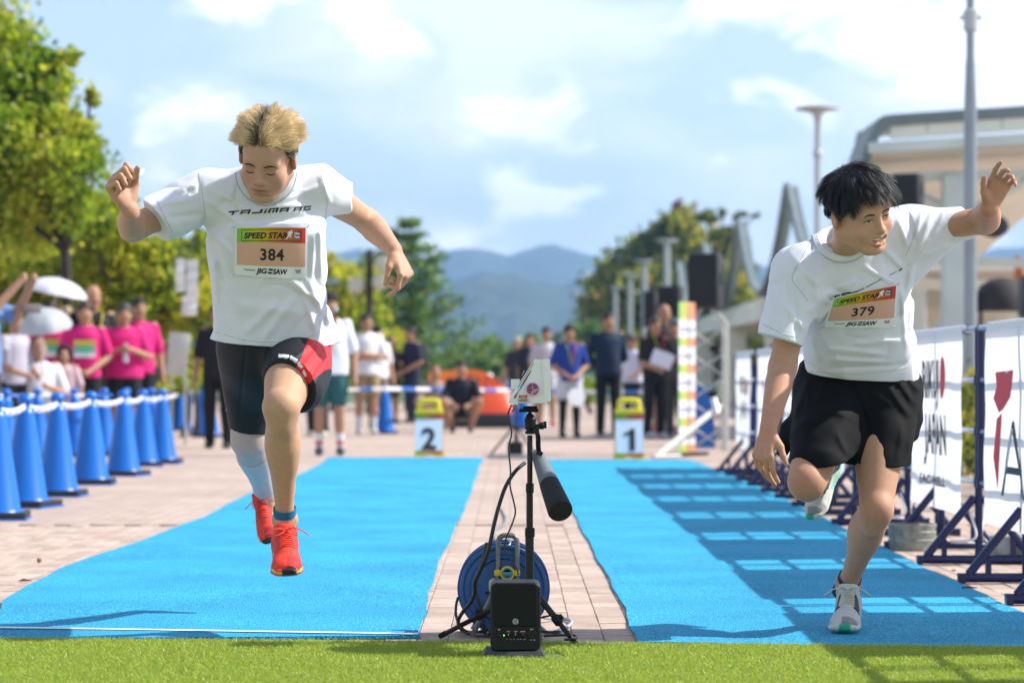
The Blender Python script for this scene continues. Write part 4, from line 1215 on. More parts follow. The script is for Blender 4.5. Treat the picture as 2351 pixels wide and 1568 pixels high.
    # hem, sleeve ends and neck opening
    s.cut_near(sl_e, nrm(sl_e - shR) + np.array((0, -.1, -.22)), sl_e - np.array((.02, 0, 0)), .16); s.cut_near(sr_e, nrm(sr_e - shL), sr_e + np.array((.02, 0, 0)), .11)
    hv = pA(622, 792, 8.28); s.cut(hv, (-.05, .12, -1.0))
    s.limb(pA(611, 386, 8.10), pA(611, 300, 8.02), (.059, .085), .0, "s")
    s.shell(.014)
    shirt = sdf_obj(s, "shirt", m_shirt, root, 1, lam=.35); bvs = bvh_of(shirt)
    # stitched hems and collar
    pts = collar_edge(bvs, 611, 392, 61, 68, .05, math.pi - .05, 8.16)
    dd = np.array([p[2] for p in pts])
    mb = MB()
    for w_ in (0, 1): mb.tube([P(p[0] + w_ * 4.5 * (p[0] - 611) / 64, p[1] + 4.5 * w_ * max(0, p[1] - 386) / 60, d - .001) for p, d in zip(pts, dd)], .0066, 8)
    mb.build("collar", m_rib, shirt, smooth=60)
    mb = MB(); mb.tube([P(p[0] + 10 * (p[0] - 611) / 64, p[1] + 10 * max(0, p[1] - 386) / 60, d - .005) for p, d in zip(pts, dd)], .0018, 5); mb.build("seam", m_seam, shirt, smooth=60)
    seams(bvs, shirt, [[(456, 397), (462, 430), (468, 470), (473, 511)], [(737, 400), (748, 440), (752, 470), (746, 505)], [(361, 462), (378, 500), (400, 541)], [(494, 762), (560, 782), (620, 787), (690, 780), (760, 757)]])
    # ---- print across the chest
    cpx = lambda x, y: ((850 + x / 4.48) * .60282, (750 + y / 4.48) * .60282)
    L_ = [[(100, 245), (270, 233), (262, 253), (92, 272)], [(165, 260), (200, 257), (170, 312), (137, 318)],
          [(330, 228), (478, 214), (470, 236), (316, 250)], [(316, 229), (345, 227), (310, 298), (277, 302)], [(440, 218), (478, 214), (445, 293), (412, 296)], [(310, 268), (450, 255), (445, 270), (303, 283)],
          [(640, 212), (685, 207), (655, 280), (615, 283)], [(497, 265), (640, 255), (632, 280), (484, 292)], [(708, 235), (745, 231), (722, 280), (688, 283)], [(722, 208), (755, 205), (749, 222), (716, 225)],
          [(795, 200), (955, 187), (947, 207), (785, 220)], [(790, 206), (825, 202), (795, 275), (757, 279)], [(850, 225), (880, 222), (860, 270), (830, 273)], [(915, 190), (955, 187), (920, 268), (885, 271)],
          [(985, 193), (1137, 180), (1130, 203), (977, 215)], [(985, 195), (1017, 192), (990, 263), (957, 266)], [(1097, 184), (1137, 180), (1108, 257), (1075, 260)], [(985, 232), (1110, 222), (1104, 236), (978, 247)],
          [(1220, 177), (1363, 162), (1355, 186), (1212, 198)], [(1222, 178), (1254, 175), (1226, 247), (1194, 250)], [(1322, 167), (1363, 162), (1336, 240), (1302, 243)], [(1220, 214), (1340, 204), (1334, 218), (1212, 228)],
          [(1388, 160), (1508, 152), (1500, 176), (1380, 184)], [(1390, 160), (1415, 160), (1395, 232), (1365, 235)], [(1372, 213), (1490, 206), (1482, 228), (1366, 235)], [(1470, 195), (1500, 192), (1482, 228), (1462, 228)]]
    V, F = strokes_mesh(L_, 14)
    print_on(bvs, "chest_lettering", V, F, cpx, m_ink, shirt, .0028)
    make_bib(bvs, shirt, [(538.5, 521), (706.5, 520), (704.5, 639.5), (538, 631.5)], "384", root)
    # ---- tights
    s = SDF(np.array([pA(485, 0, 8.4)[0], 7.95, pA(0, 1000, 8.5)[2]]), np.array([pA(765, 0, 8.4)[0], 8.75, pA(0, 755, 8.4)[2]]), 0.004)
    knL2 = pA(664, 892, 8.10); cL = pA(668, 886, 8.13)
    s.limb(hpL + np.array((.004, .02, 0)), knL2, [(0, .110), (.45, .108), (1, .084)], .05)
    s.limb(pA(715, 870, 8.40), pA(702, 905, 8.17), (.055, .045), .06)
    s.cut_near(cL, nrm(knL - hpL) + np.array((-.38, .0, .16)), cL, .22)
    s.loft(pA(618, 930, 8.46), pA(622, 760, 8.40), (1, 0, 0), [(0, .07, .06), (.25, .12, .095), (.45, .158, .118), (.7, .172, .132), (1, .168, .135)], .03)
    s.limb(hpR + np.array((.004, .0, .02)), knR, [(0, .102), (.35, .094), (.8, .070), (1, .064)], .03)
    s.band(lambda p: .0012 * lump(p, 40, 5) + sum(fold(p, a, b, w, m_) for a, b, w, m_ in (((735, 795), (690, 850), 5, .004), ((745, 815), (700, 880), 5, .004), ((720, 785), (665, 830), 5, .003), ((747, 840), (706, 915), 5, .003), ((565, 790), (548, 985), 3, -.003), ((612, 800), (606, 850), 6, -.004))), .03)
    cR = pA(560, 982, 8.55); axr = nrm(knR - hpR)
    s.cut_near(cR, axr + np.array((-.16, -.1, -.05)), cR + np.array((0, 0, -.03)), .13)
    s.shell(.010)
    red = [(711, 770), (790, 770), (790, 838), (745, 850), (694, 893), (681, 842), (692, 822)]
    logo = [[(640, 812), (664, 815), (662, 823), (638, 820)], [(668, 816), (684, 826), (680, 834), (665, 823)], [(686, 828), (696, 842), (691, 847), (682, 836)], [(697, 845), (704, 862), (700, 867), (695, 856)]]
    def tcol(V):
        C = np.tile(np.array([.010, .011, .016]), (len(V), 1)); x, y = to_px(V)
        C[inpoly(x, y, red) & (V[:, 1] < 8.6)] = (.62, .022, .028)
        for lg in logo: C[inpoly(x, y, lg)] = (.75, .75, .75)
        for lg in ([(507, 935), (520, 941), (519, 945), (506, 939)], [(509, 946), (520, 952), (520, 956), (510, 951)]): C[inpoly(x, y, lg)] = (.75, .75, .75)
        return C
    sdf_obj(s, "tights", mat("slick_cloth", rough=.58, attr="Col", spec=.3, bump=.05, bscale=900), root, 1, tcol, .35)
    # ---- socks and shoes
    m_sock = mat("blue_sock", (.012, .13, .27), .85, bump=.3, bscale=300, stretch=(1, 1, .15))
    for an, kn in ((anR, knR), (anL, knL)):
        dn = nrm(an - kn); mb = MB(); mb.tube([an + dn * t for t in (-.040, -.03, .0, .075)], [.0365, .037, .0385, .040], 20, caps=False); mb.build("sock", m_sock, root, smooth=60)
    m_lc = mat("coral_lace", (.72, .045, .02), .7)
    def cu(V):
        C = np.tile(np.array([.78, .048, .026]), (len(V), 1))
        m_ = (V[:, 1] > .225) & (V[:, 0] < .004); C[m_] = (.42, .028, .03)
        m_ = (np.abs(V[:, 0]) > .022) & (V[:, 1] > .10) & (V[:, 1] < .185) & (V[:, 2] > .042); C[m_] = (.55, .03, .03)
        return C
    def cs(V):
        C = np.tile(np.array([.75, .05, .03]), (len(V), 1)); C[(V[:, 2] > .0225) & (V[:, 2] < .0265)] = (.40, .70, .12); C[V[:, 2] < .008] = (.015, .015, .017)
        C[(V[:, 1] > .262) & (np.abs(V[:, 0]) < .022)] = (.015, .015, .017); return C
    dt = nrm(pA(664, 1318, 7.96) - pA(653, 1268, 8.20))
    make_shoe(root, pA(652, 1270, 8.225), pA(664, 1329, 7.955), (0, -.25, .9), 1.06, m_attr_mesh, m_attr_rubber, m_lc, cu, cs, 1)
    make_shoe(root, pA(604, 1140, 9.03), pA(618, 1252, 8.88), (-.12, -.95, .40), 1.0, m_attr_mesh, m_attr_rubber, m_lc, cu, cs, -1)
    # scrap of paper held in the fist
    mb = MB(); a = pA(319, 403, 7.76); mb._add([a, a + np.array((.012, .01, .004)), a + np.array((.016, .01, .022)), a + np.array((.004, 0, .018)), a + np.array((.0, .003, .0)), a + np.array((.012, .013, .004)), a + np.array((.016, .013, .022)), a + np.array((.004, .003, .018))], [(0, 1, 2, 3), (7, 6, 5, 4), (0, 4, 5, 1), (1, 5, 6, 2), (2, 6, 7, 3), (3, 7, 4, 0)])
    o = mb.build("paper_scrap", mat("paper", (.8, .8, .82), .6), None, smooth=0, origin=a); tag(o, "small white paper scrap pinched in the blond runner's raised fist", "paper scrap")
runner_blond()
print("blond", _time.time() - _T0)
# ================================================================== runner with bib 379 (right of the timing device)
def runner_dark():
    root = thing("person", (pA(1985, 900, 8.3)[0], 8.3, 0.0), "dark-haired runner in white shirt and black shorts, smiling, bent towards the barrier", "person")
    hc, hM, hk = pA(1972, 487, 7.79), head_frame(33, 17, -17), 1.02
    pel, neck = pA(1972, 880, 8.36), pA(1935, 575, 7.98)
    shR, shL = pA(1836, 632, 8.01), pA(2080, 535, 8.06)
    elR, wrR = pA(1797, 842, 7.98), pA(1764, 985, 7.83)
    elL, wrL = pA(2262, 505, 8.00), pA(2272, 478, 7.79)
    hpR, knR, anR = pA(1908, 915, 8.32), pA(1852, 1104, 8.06), pA(1896, 1066, 8.44)
    hpL, knL, anL = pA(2020, 915, 8.32), pA(2012, 1170, 8.12), pA(1947, 1338, 8.36)
    s = SDF(np.array([pA(1710, 0, 7.75)[0], 7.46, pA(0, 1425, 8.3)[2]]), np.array([pA(2365, 0, 8.2)[0], 8.66, pA(0, 350, 7.9)[2]]), 0.004)
    s.loft(pel - (0, 0, .02), neck + np.array((0, .06, -.05)), (1, .0, .25), [(0, .125, .09), (.3, .13, .085), (.65, .14, .085), (.88, .12, .06), (1, .05, .045)], .03)
    s.limb(neck + np.array((0, .06, -.03)), shR, (.044, .048), .03); s.limb(neck + np.array((0, .06, -.03)), shL, (.046, .050), .03)
    s.limb(neck + np.array((0, .055, -.01)), hc + hM @ np.array([0, .030, -.06]), (.046, .054), .02)
    for sx in (-1, 1): s.limb(neck + np.array((sx * .012, .02, -.015)), hc + hM @ np.array([sx * .055, .01, -.06]), (.012, .016), .03)
    W = add_head(s, hc, hM, hk, smile=1)
    s.limb(shR, elR, [(0, .055), (.5, .050), (.85, .043), (1, .042)], .02); s.limb(elR, wrR, [(0, .042), (.25, .044), (.7, .033), (1, .026)], .02)
    s.limb(shL, elL, [(0, .052), (.5, .043), (.85, .042), (1, .043)], .02); s.limb(elL, wrL, [(0, .046), (.3, .046), (.7, .037), (1, .028)], .016)
    add_hand(s, wrR + np.array((-.002, -.002, -.006)), (-.20, -.30, -.94), (.62, .62, -.30), [(26, 22, 14), (30, 26, 16), (32, 30, 18), (34, 34, 20)], (.85, .30, .30), .98, 1)
    add_hand(s, wrL + np.array((.002, -.004, .006)), (.26, -.40, .86), (.10, -.86, -.48), [(10, 20, 14), (26, 34, 20), (32, 40, 24), (34, 42, 26)], (.88, .42, .10), .92, -1, .028)
    s.limb(hpR, knR, [(0, .094), (.5, .086), (.85, .066), (1, .058)], .03); s.ell(knR + np.array((0, -.012, -.010)), (.050, .044, .052), .025)
    s.limb(knR, anR, [(0, .052), (.3, .060), (.7, .042), (1, .035)], .02)
    s.limb(hpL, knL, [(0, .096), (.45, .084), (.8, .062), (1, .050)], .03)
    s.ell(knL + np.array((.0, -.020, .0)), (.040, .034, .044), .03); s.ell(knL + np.array((-.014, -.006, -.062)), (.022, .020, .030), .05)
    s.limb(knL, anL, [(0, .050), (.2, .052), (.36, .053), (.62, .040), (.85, .0325), (1, .033)], .02)
    c1 = knL + (anL - knL) * .33
    az = nrm(knL - anL); ax_ = nrm(np.cross((0, 1, 0), az)); Ms = np.stack([ax_, np.cross(az, ax_), az], 1)
    s.ell(c1 + ax_ * -.018 + np.array((0, .022, .02)), (.036, .037, .085), .03, "u", Ms); s.ell(c1 + ax_ * .010 + np.array((0, .014, .02)), (.027, .030, .070), .03, "u", Ms)
    for sx in (-1, 1): s.ell(anL + np.array((sx * .028, 0, -.005)), (.014, .018, .018), .012)
    s.limb(anL, anL + np.array((0, -.02, -.05)), (.035, .036), .02); s.limb(anR, anR + nrm(anR - knR) * .04, (.035, .034), .02)
    def col(V):
        C = np.tile(np.array([0.47, 0.26, 0.165]), (len(V), 1))
        q = (V - hc) @ hM / hk
        inh = (np.abs(q) < .16).all(1) & (q[:, 2] > -.125); C[inh] = (0.51, 0.295, 0.195)
        f = lambda c0, r: np.exp(-(((q - np.array(c0)) / np.array(r)) ** 2).sum(1))[:, None]
        for c0, r, cc, w in (((0, -.105, -.032), (.016, .02, .014), (.44, .19, .13), .4), ((.047, -.07, -.03), (.025, .03, .02), (.45, .20, .13), .4), ((-.047, -.07, -.03), (.025, .03, .02), (.45, .20, .13), .4),
                             ((0, -.10, -.0565), (.022, .014, .0040), (.40, .15, .11), .6), ((0, -.098, -.0785), (.020, .014, .0050), (.42, .16, .12), .65), ((0, -.086, -.0665), (.024, .009, .0050), (.05, .015, .012), .85),
                             ((.079, .01, -.008), (.012, .02, .03), (.46, .17, .10), .5), ((-.079, .01, -.008), (.012, .02, .03), (.46, .17, .10), .5),
                             ((.033, -.09, .009), (.02, .02, .008), (.28, .14, .085), .4), ((-.033, -.09, .009), (.02, .02, .008), (.28, .14, .085), .4)):
            m_ = f(c0, r) * w; C = C * (1 - m_) + np.array(cc) * m_
        for h_ in (wrR, wrL):
            m_ = np.clip(1 - np.linalg.norm(V - h_, axis=1) / .2, 0, 1)[:, None] * .45; C = C * (1 - m_) + np.array((.50, .20, .14)) * m_
        for k_ in (knL + np.array((0, -.05, -.01)), knR + np.array((0, -.05, -.01))):
            m_ = np.exp(-(np.linalg.norm(V - k_, axis=1) / .05) ** 2)[:, None] * .45; C = C * (1 - m_) + np.array((.36, .15, .10)) * m_
        return C
    body = sdf_obj(s, "body", m_skin, root, 1, col, .4); bvb = bvh_of(body)
    def surf(x, z, off=.001):
        o = Vector(W(x, -.20, z)); d = Vector(hM[:, 1]); h = bvb.ray_cast(o, d, .3)
        return (h[0] - d * off) if h[0] is not None else Vector(W(x, -.09, z))
    def ribbon(name, pts, wid, m, off=.0012, par=root):
        mb = MB(); vs = []
        for i, (x, z) in enumerate(pts): vs += [surf(x, z - wid[i], off), surf(x, z + wid[i], off)]
        mb._add(vs, [(2 * i, 2 * i + 2, 2 * i + 3, 2 * i + 1) for i in range(len(pts) - 1)]); return mb.build(name, m, par, smooth=60)
    m_brow, m_lash = MATS["brow_hair"], MATS["lash_line"]
    m_eye = mat("eye_white", (.55, .52, .48), .2, spec=.6); m_iris = mat("dark_iris", (.012, .008, .006), .12, spec=.7)
    for sx in (-1, 1):
        ribbon("eyebrow", [(sx * x, z) for x, z in ((.014, .0165), (.022, .0195), (.032, .0215), (.042, .0205), (.050, .0165))], [.0018, .0032, .0032, .0024, .0008], m_brow)
        e = ribbon("eye", [(sx * x, z) for x, z in ((.020, -.0015), (.026, .0000), (.033, .0005), (.040, .0002), (.047, -.001))], [.0004, .0014, .0018, .0014, .0004], m_eye, .0010)
        ribbon("iris", [(sx * x, z) for x, z in ((.0298, .0004), (.0325, .0006), (.0352, .0006), (.038, .0004))], [.0012, .0020, .0020, .0012], m_iris, .0018, e)
        ribbon("eyelashes", [(sx * x, z) for x, z in ((.017, .0006), (.025, .0038), (.033, .0045), (.041, .0038), (.050, .0000))], [.0007, .0015, .0019, .0017, .0009], m_lash, .0022)
    # teeth: a curved row of little blocks behind the lips
    m_tooth = mat("tooth", (.78, .72, .56), .3, spec=.5)
    for i in range(8):
        x = (i - 3.5) * .0058; y = -.0905 + 14 * x * x
        mb = MB(); mb.box((0, 0, 0), (.0053, .004, .0112 - 2.5 * abs(x) * .06), bev=.0010)
        me = mb.mesh("tooth", m_tooth); V = [W(x + v.co.x, y + v.co.y, -.0612 + .06 * abs(x) + v.co.z) for v in me.vertices]
        for v, q in zip(me.vertices, V): v.co = q
        link_mesh("tooth", me, root)
    # ---- hair: black, full, falling forward from the crown
    cw = nrm([-.25, .30, .95])
    def short(u): phi = np.arctan2(np.abs(u[:, 0]), -u[:, 1]); return (u[:, 2] < .30) & (phi > .95)
    def away(u):
        a = u - cw; a = a - u * (a * u).sum(1)[:, None]; return a / (np.linalg.norm(a, axis=1)[:, None] + 1e-6)
    def lenf(u, g):
        phi = np.arctan2(np.abs(u[:, 0]), -u[:, 1]); front = np.clip(1.2 - phi, 0, 1) * np.clip(1 - np.abs(u[:, 2] - .6), 0, 1)
        side = np.clip(phi - .8, 0, 1) * np.clip(1 - u[:, 2], 0, 1); return np.where(short(u), .020, .080 + .026 * front - .034 * side) * g.uniform(.62, 1.12, len(u))
    def d0(u, n, g): return n * .85 + away(u) * .75
    def d1(u, n, g):
        b = n * .05 + away(u) * .65 + np.array([0, -.12, -.75]); b[u[:, 1] > .1] += np.array([0, .2, .1])
        b[short(u)] = n[short(u)] * .2 + np.array([0, .35, -1.0]); return b
    def hcol(u, t, g): return np.tile(np.array([.0085, .0080, .0095]), (len(u), len(t), 1)) * g.uniform(.5, 1.8, (len(u), 1, 1))
    line = [(0.0, .62), (0.5, .56), (0.85, .40), (1.10, .02), (1.30, -.30), (1.42, .02), (1.75, -.05), (2.1, -.35), (2.6, -.60), (3.15, -.70)]
    V, F, C = hair_mesh(hc, hM, hk, 15000, lenf, d0, d1, hcol, line, seg=8, width=.0008, seed=9, clump=.55, nclump=170, jit=.17, rad=(.084, .104, .096), cap=(.006, .006, .007))
    link_mesh("hair", np_mesh("hair", V, F, mat("black_hair", rough=.52, spec=.35, attr="Col"), smooth=True, col=C), root)
    # ---- shirt
    s = SDF(np.array([pA(1730, 0, 7.8)[0], 7.68, pA(0, 885, 8.4)[2]]), np.array([pA(2240, 0, 8.3)[0], 8.70, pA(0, 440, 8.2)[2]]), 0.0036)
    hem, top_ = pA(1980, 885, 8.37), pA(1942, 545, 7.99)
    s.loft(hem, top_, (1, 0, .22), [(0, .180, .150), (.10, .188, .150), (.25, .184, .145), (.5, .178, .145), (.68, .175, .145), (.80, .165, .135), (.92, .13, .105), (1, .08, .075)], .02, pw=2.2)
    s.limb(pA(1905, 590, 8.02), shR + np.array((.0, 0, .0)), (.075, .088), .05); s.limb(pA(1985, 545, 8.03), shL + np.array((0, 0, -.012)), (.078, .080), .05)
    slR, slL = pA(1790, 780, 7.97), pA(2222, 511, 8.04)
    s.limb(shR + np.array((.004, 0, .0)), slR, [(0, .090), (.35, .084), (.7, .076), (1, .076)], .04)
    s.limb(shL + np.array((0, 0, -.004)), slL, [(0, .080), (.3, .072), (.65, .060), (1, .056)], .06)
    s.limb(pA(2092, 600, 8.08), pA(2150, 560, 8.06), (.05, .03), .07)
    def wr(p):
        o = .0024 * lump(p, 15, 11, (1, 1, .7)) + .0012 * lump(p, 42, 12) + .0062 * np.clip(1 - 2.2 * np.abs(lump(p, 12, 41, (1, .6, .8))), 0, 1) ** 2 - .0042 * np.clip(1 - 2.6 * np.abs(lump(p, 18, 42, (.8, .6, 1))), 0, 1) ** 2
        for a, b, w, m_ in (((1885, 600), (1870, 700), 12, .006), ((1850, 720), (1900, 680), 9, .006), ((1868, 745), (1915, 690), 8, .007), ((1800, 700), (1850, 760), 10, .005), ((1778, 660), (1770, 750), 9, .004), ((1815, 640), (1835, 780), 9, -.004),
                            ((1980, 610), (2050, 650), 8, .005), ((2020, 560), (2075, 620), 9, .006), ((2060, 500), (2085, 570), 8, .006), ((2085, 490), (2100, 560), 7, -.006), ((2120, 480), (2100, 545), 7, .006), ((2140, 490), (2105, 580), 8, .005),
                            ((2160, 485), (2130, 550), 7, -.004), ((2095, 610), (2075, 720), 9, .008), ((2108, 640), (2085, 760), 7, .006), ((2070, 660), (2080, 800), 8, .006), ((1890, 800), (2040, 815), 9, .007), ((1900, 825), (2060, 835), 8, .006),
                            ((1960, 790), (2070, 780), 9, .006), ((2040, 760), (2095, 700), 8, .006), ((1870, 690), (1970, 640), 12, .005), ((1900, 660), (1990, 690), 10, -.004), ((1860, 770), (1880, 830), 8, .005), ((1930, 700), (1890, 690), 7, .004),
                            ((1900, 846), (2080, 835), 7, -.005), ((2120, 590), (2190, 560), 8, .004), ((1880, 545), (1820, 640), 7, -.003), ((1830, 600), (1880, 660), 10, .004)):
            o = o + fold(p, a, b, w * .82, math.copysign(min(abs(m_) * 2.2, w * .00085), m_))
        return o
    s.band(wr, .03)
    s.cut_near(slR, (-.30, -.02, -.95), slR + np.array((0, 0, -.02)), .14); s.cut_near(slL, (.93, 0, .36), slL + np.array((.02, 0, 0)), .11)
    s.cut(pA(1978, 866, 8.25), (-.08, .16, -1.0))
    s.limb(pA(1934, 526, 7.95), pA(1922, 456, 7.83), (.071, .09), .0, "s")
    s.shell(.014)
    shirt = sdf_obj(s, "shirt", m_shirt, root, 1, lam=.35); bvs = bvh_of(shirt)
    pts = collar_edge(bvs, 1934, 529, 60, 60, .18, math.pi * .93, 8.03)
    dd = np.array([p[2] for p in pts])
    mb = MB()
    for w_ in (0, 1, 2): mb.tube([P(p[0] + w_ * 4.5 * (p[0] - 1930) / 60, p[1] + 4.5 * w_ * max(-.3, (p[1] - 530) / 60), d - .001) for p, d in zip(pts, dd)], .0064, 8)
    mb.build("collar", m_rib, shirt, smooth=60)
    mb = MB(); mb.tube([P(p[0] + 13.5 * (p[0] - 1930) / 60, p[1] + 14 * max(-.3, (p[1] - 530) / 60), d - .005) for p, d in zip(pts, dd)], .0018, 5); mb.build("seam", m_seam, shirt, smooth=60)
    seams(bvs, shirt, [[(1868, 541), (1842, 590), (1813, 641), (1836, 664), (1858, 697)], [(2079, 472), (2096, 500), (2103, 528), (2092, 562), (2076, 594)], [(1752, 744), (1790, 764), (1838, 778)], [(2211, 485), (2204, 512), (2196, 538)], [(1862, 852), (1950, 860), (2040, 853), (2094, 840)]])
    cpx = lambda x, y: ((3100 + x / 5.2275) * .60282, (1000 + y / 5.2275) * .60282)
    L_ = [[(408, 715), (420, 660), (446, 652), (436, 705)], [(425, 662), (520, 632), (516, 656), (430, 682)], [(548, 642), (560, 612), (735, 590), (728, 612)], [(545, 668), (549, 645), (650, 640), (648, 652)], [(745, 616), (1000, 508), (1000, 522), (750, 630)],
          [(1035, 490), (1365, 318), (1368, 328), (1038, 504)], [(1500, 248), (1650, 177), (1651, 190), (1503, 260)], [(1683, 166), (1768, 100), (1748, 146), (1700, 176)]]
    for st_ in L_: V, F = strokes_mesh([st_], 16); print_on(bvs, "chest_lettering", V, F, cpx, m_ink, shirt, .0028)
    make_bib(bvs, shirt, [(1911, 686), (2062, 652), (2056, 751), (1891, 752)], "379", root, lift=.003)
    # ---- loose black shorts
    s = SDF(np.array([pA(1775, 0, 8.2)[0], 7.95, pA(0, 1100, 8.3)[2]]), np.array([pA(2135, 0, 8.3)[0], 8.75, pA(0, 815, 8.35)[2]]), 0.004)
    s.loft(pA(1968, 960, 8.36), pA(1972, 828, 8.35), (1, 0, 0), [(0, .19, .14), (.5, .192, .15), (.85, .172, .140), (1, .165, .135)], .04)
    cR, cL = pA(1880, 1056, 8.12), pA(2020, 1067, 8.20)
    s.limb(pA(1905, 900, 8.33), pA(1884, 1075, 8.12), [(0, .118), (.6, .110), (1, .102)], .05)
    s.limb(pA(2022, 900, 8.33), pA(2024, 1085, 8.21), [(0, .120), (.6, .102), (1, .090)], .05)
    s.limb(pA(2085, 880, 8.36), pA(2098, 1000, 8.32), (.034, .018), .05); s.limb(pA(1812, 985, 8.28), pA(1797, 1035, 8.30), (.03, .02), .04)
    def wr2(p):
        hemf = np.clip((p[:, 2] - .60) / .10, 0, 1); o = hemf * .0075 * np.clip(1 - 2.2 * np.abs(lump(p, 14, 51, (1, .7, .6))), 0, 1) ** 2 + .003 * lump(p, 16, 21) + .0022 * lump(p, 45, 22)
        for a, b, w, m_ in (((1860, 860), (1820, 960), 8, .008), ((1900, 865), (1870, 930), 7, .005), ((2060, 870), (2100, 930), 7, .010), ((2080, 865), (2112, 900), 6, .010), ((2030, 875), (2090, 960), 8, .007), ((2100, 960), (2085, 1040), 8, .009),
                            ((2075, 980), (2060, 1060), 8, .006), ((1965, 900), (1990, 980), 8, -.008), ((1880, 930), (1960, 960), 9, .006), ((1820, 980), (1900, 950), 9, .006), ((1920, 990), (1950, 1050), 8, .006), ((2000, 900), (2050, 930), 8, .005)):
            o = o + fold(p, a, b, w, math.copysign(min(abs(m_), w * .0009), m_))
        return o
    s.band(wr2, .03)
    s.cut_near(cR, (.12, .22, -.97), cR + np.array((-.02, 0, -.05)), .165); s.cut_near(cL, (.02, .12, -1.0), cL + np.array((.01, 0, -.055)), .165)
    s.shell(.012)
    sdf_obj(s, "shorts", mat("black_nylon", (.0048, .0050, .0062), .8, spec=.16, bump=.08, bscale=1200), root, 1, lam=.35)
    # ---- socks and shoes
    m_sock = mat("navy_sock", (.008, .018, .07), .85, bump=.3, bscale=300, stretch=(1, 1, .15))
    for an, kn in ((anR, knR), (anL, knL)):
        dn = nrm(an - kn); mb = MB(); mb.tube([an + dn * t + np.array((0, -.01, 0)) * max(t, 0) * 8 for t in (-.030, -.022, .01, .05)], [.0385, .039, .0405, .043], 20, caps=False); mb.build("sock", m_sock, root, smooth=60)
    m_lc = mat("pale_lace", (.55, .54, .46), .7)
    g_ = np.array
    def cu(V):
        C = np.tile(g_([.50, .50, .50]), (len(V), 1)); C *= (1 + .10 * lump(V, 60, 3))[:, None]
        tongue = (np.abs(V[:, 0]) < .021) & (V[:, 1] > .075) & (V[:, 1] < .19) & (V[:, 2] > .05); C[tongue] = (.52, .58, .52)
        m_ = (np.abs(V[:, 0]) > .021) & (np.abs(V[:, 0]) < .040) & (V[:, 1] > .10) & (V[:, 1] < .19) & (V[:, 2] > .040); C[m_] = (.03, .032, .06)
        C[(V[:, 1] > .25) & (V[:, 0] < .01) & (V[:, 2] > .02)] = (.26, .26, .27)
        return C
    def cs(V):
        C = np.tile(g_([.16, .52, .36]), (len(V), 1)); C[(V[:, 2] < .010) & (V[:, 1] < .23)] = (.50, .50, .48); C[(V[:, 2] > .014) & (V[:, 1] > .14) & (np.abs(V[:, 0]) > .02)] = (.55, .54, .48)
        C[(V[:, 1] > .25) & (np.abs(V[:, 0]) < .016)] = (.02, .36, .20); return C
    make_shoe(root, pA(1951, 1413, 8.41), np.array(G(1940, 1463)) + np.array((0, .0, .004)), (-.02, -.1, 1), 1.0, m_attr_mesh, m_attr_rubber, m_lc, cu, cs, 1)
    make_shoe(root, pA(1921, 1066, 8.53), pA(1868, 1198, 8.40), (-.60, -.75, -.10), 1.0, m_attr_mesh, m_attr_rubber, m_lc, cu, cs, -1)
runner_dark()
print("dark", _time.time() - _T0)
# ================================================================== timing gear between the lanes
K7 = lambda x, y: ((1880 + x / 2.272) * .60282, (1330 + y / 2.272) * .60282)
K5 = lambda x, y: ((1600 + x / 1.2543) * .60282, (1300 + y / 1.2543) * .60282)
K6 = lambda x, y: ((1700 + x / 2.851) * .60282, (2000 + y / 2.851) * .60282)
m_blk = mat("black_plastic", (.009, .009, .010), .5, spec=.25, noise=.12, nscale=40, rvar=.08)
m_blk2 = mat("black_rubbery", (.008, .008, .009), .7, spec=.2)
m_alu = mat("dark_aluminium", (.022, .022, .024), .32, metal=.6)
m_wplast = mat("white_plastic", (.82, .82, .79), .38, spec=.45, noise=.03, nscale=25, trans=.06)
m_pink = mat("pink_plastic", (.75, .33, .55), .4)
m_cable = mat("black_cable", (.010, .010, .011), .45)
def strk(mb, a, b, w, thick, back=Vector((0, 1, 0)), m=0):
    """Flat bar between two 3-D points, w wide, thick deep along back."""
    a, b = Vector(a), Vector(b); t = (b - a).normalized(); s = t.cross(back).normalized() * (w / 2)
    p = [a - s, b - s, b + s, a + s]
    mb._add(p + [q + back * thick for q in p], [(0, 1, 2, 3), (7, 6, 5, 4), (0, 4, 5, 1), (1, 5, 6, 2), (2, 6, 7, 3), (3, 7, 4, 0)], m)
def smooth_path(pts, n=8):
    """Catmull-Rom through points."""
    pts = [Vector(p) for p in pts]; out = []
    for i in range(len(pts) - 1):
        p0, p1, p2, p3 = pts[max(i - 1, 0)], pts[i], pts[i + 1], pts[min(i + 2, len(pts) - 1)]
        for k in range(n):
            t = k / n; out.append(0.5 * ((2 * p1) + (p2 - p0) * t + (2 * p0 - 5 * p1 + 4 * p2 - p3) * t * t + (3 * p1 - p0 - 3 * p2 + p3) * t ** 3))
    return out + [pts[-1]]
def flat_text(name, txt, pos, h, m, parent, off=0.0, shear=0, bold=.01, sx=1.0, align="CENTER", facing=None, thick=0):
    """Lettering on a plane facing -Y (or with a given 3x3 facing matrix: columns right, up)."""
    V, F = text_polys(txt, 1.0, shear, bold, 1.0, "LEFT", sx); V = V * h
    if align == "CENTER": V[:, 0] -= (V[:, 0].min() + V[:, 0].max()) / 2
    pos = Vector(pos); r, u = (Vector((1, 0, 0)), Vector((0, 0, 1))) if facing is None else facing
    me = bpy.data.meshes.new(name); me.from_pydata([pos + r * p[0] + u * p[1] for p in V], [], F); me.materials.append(m); me.update()
    return link_mesh(name, me, parent)

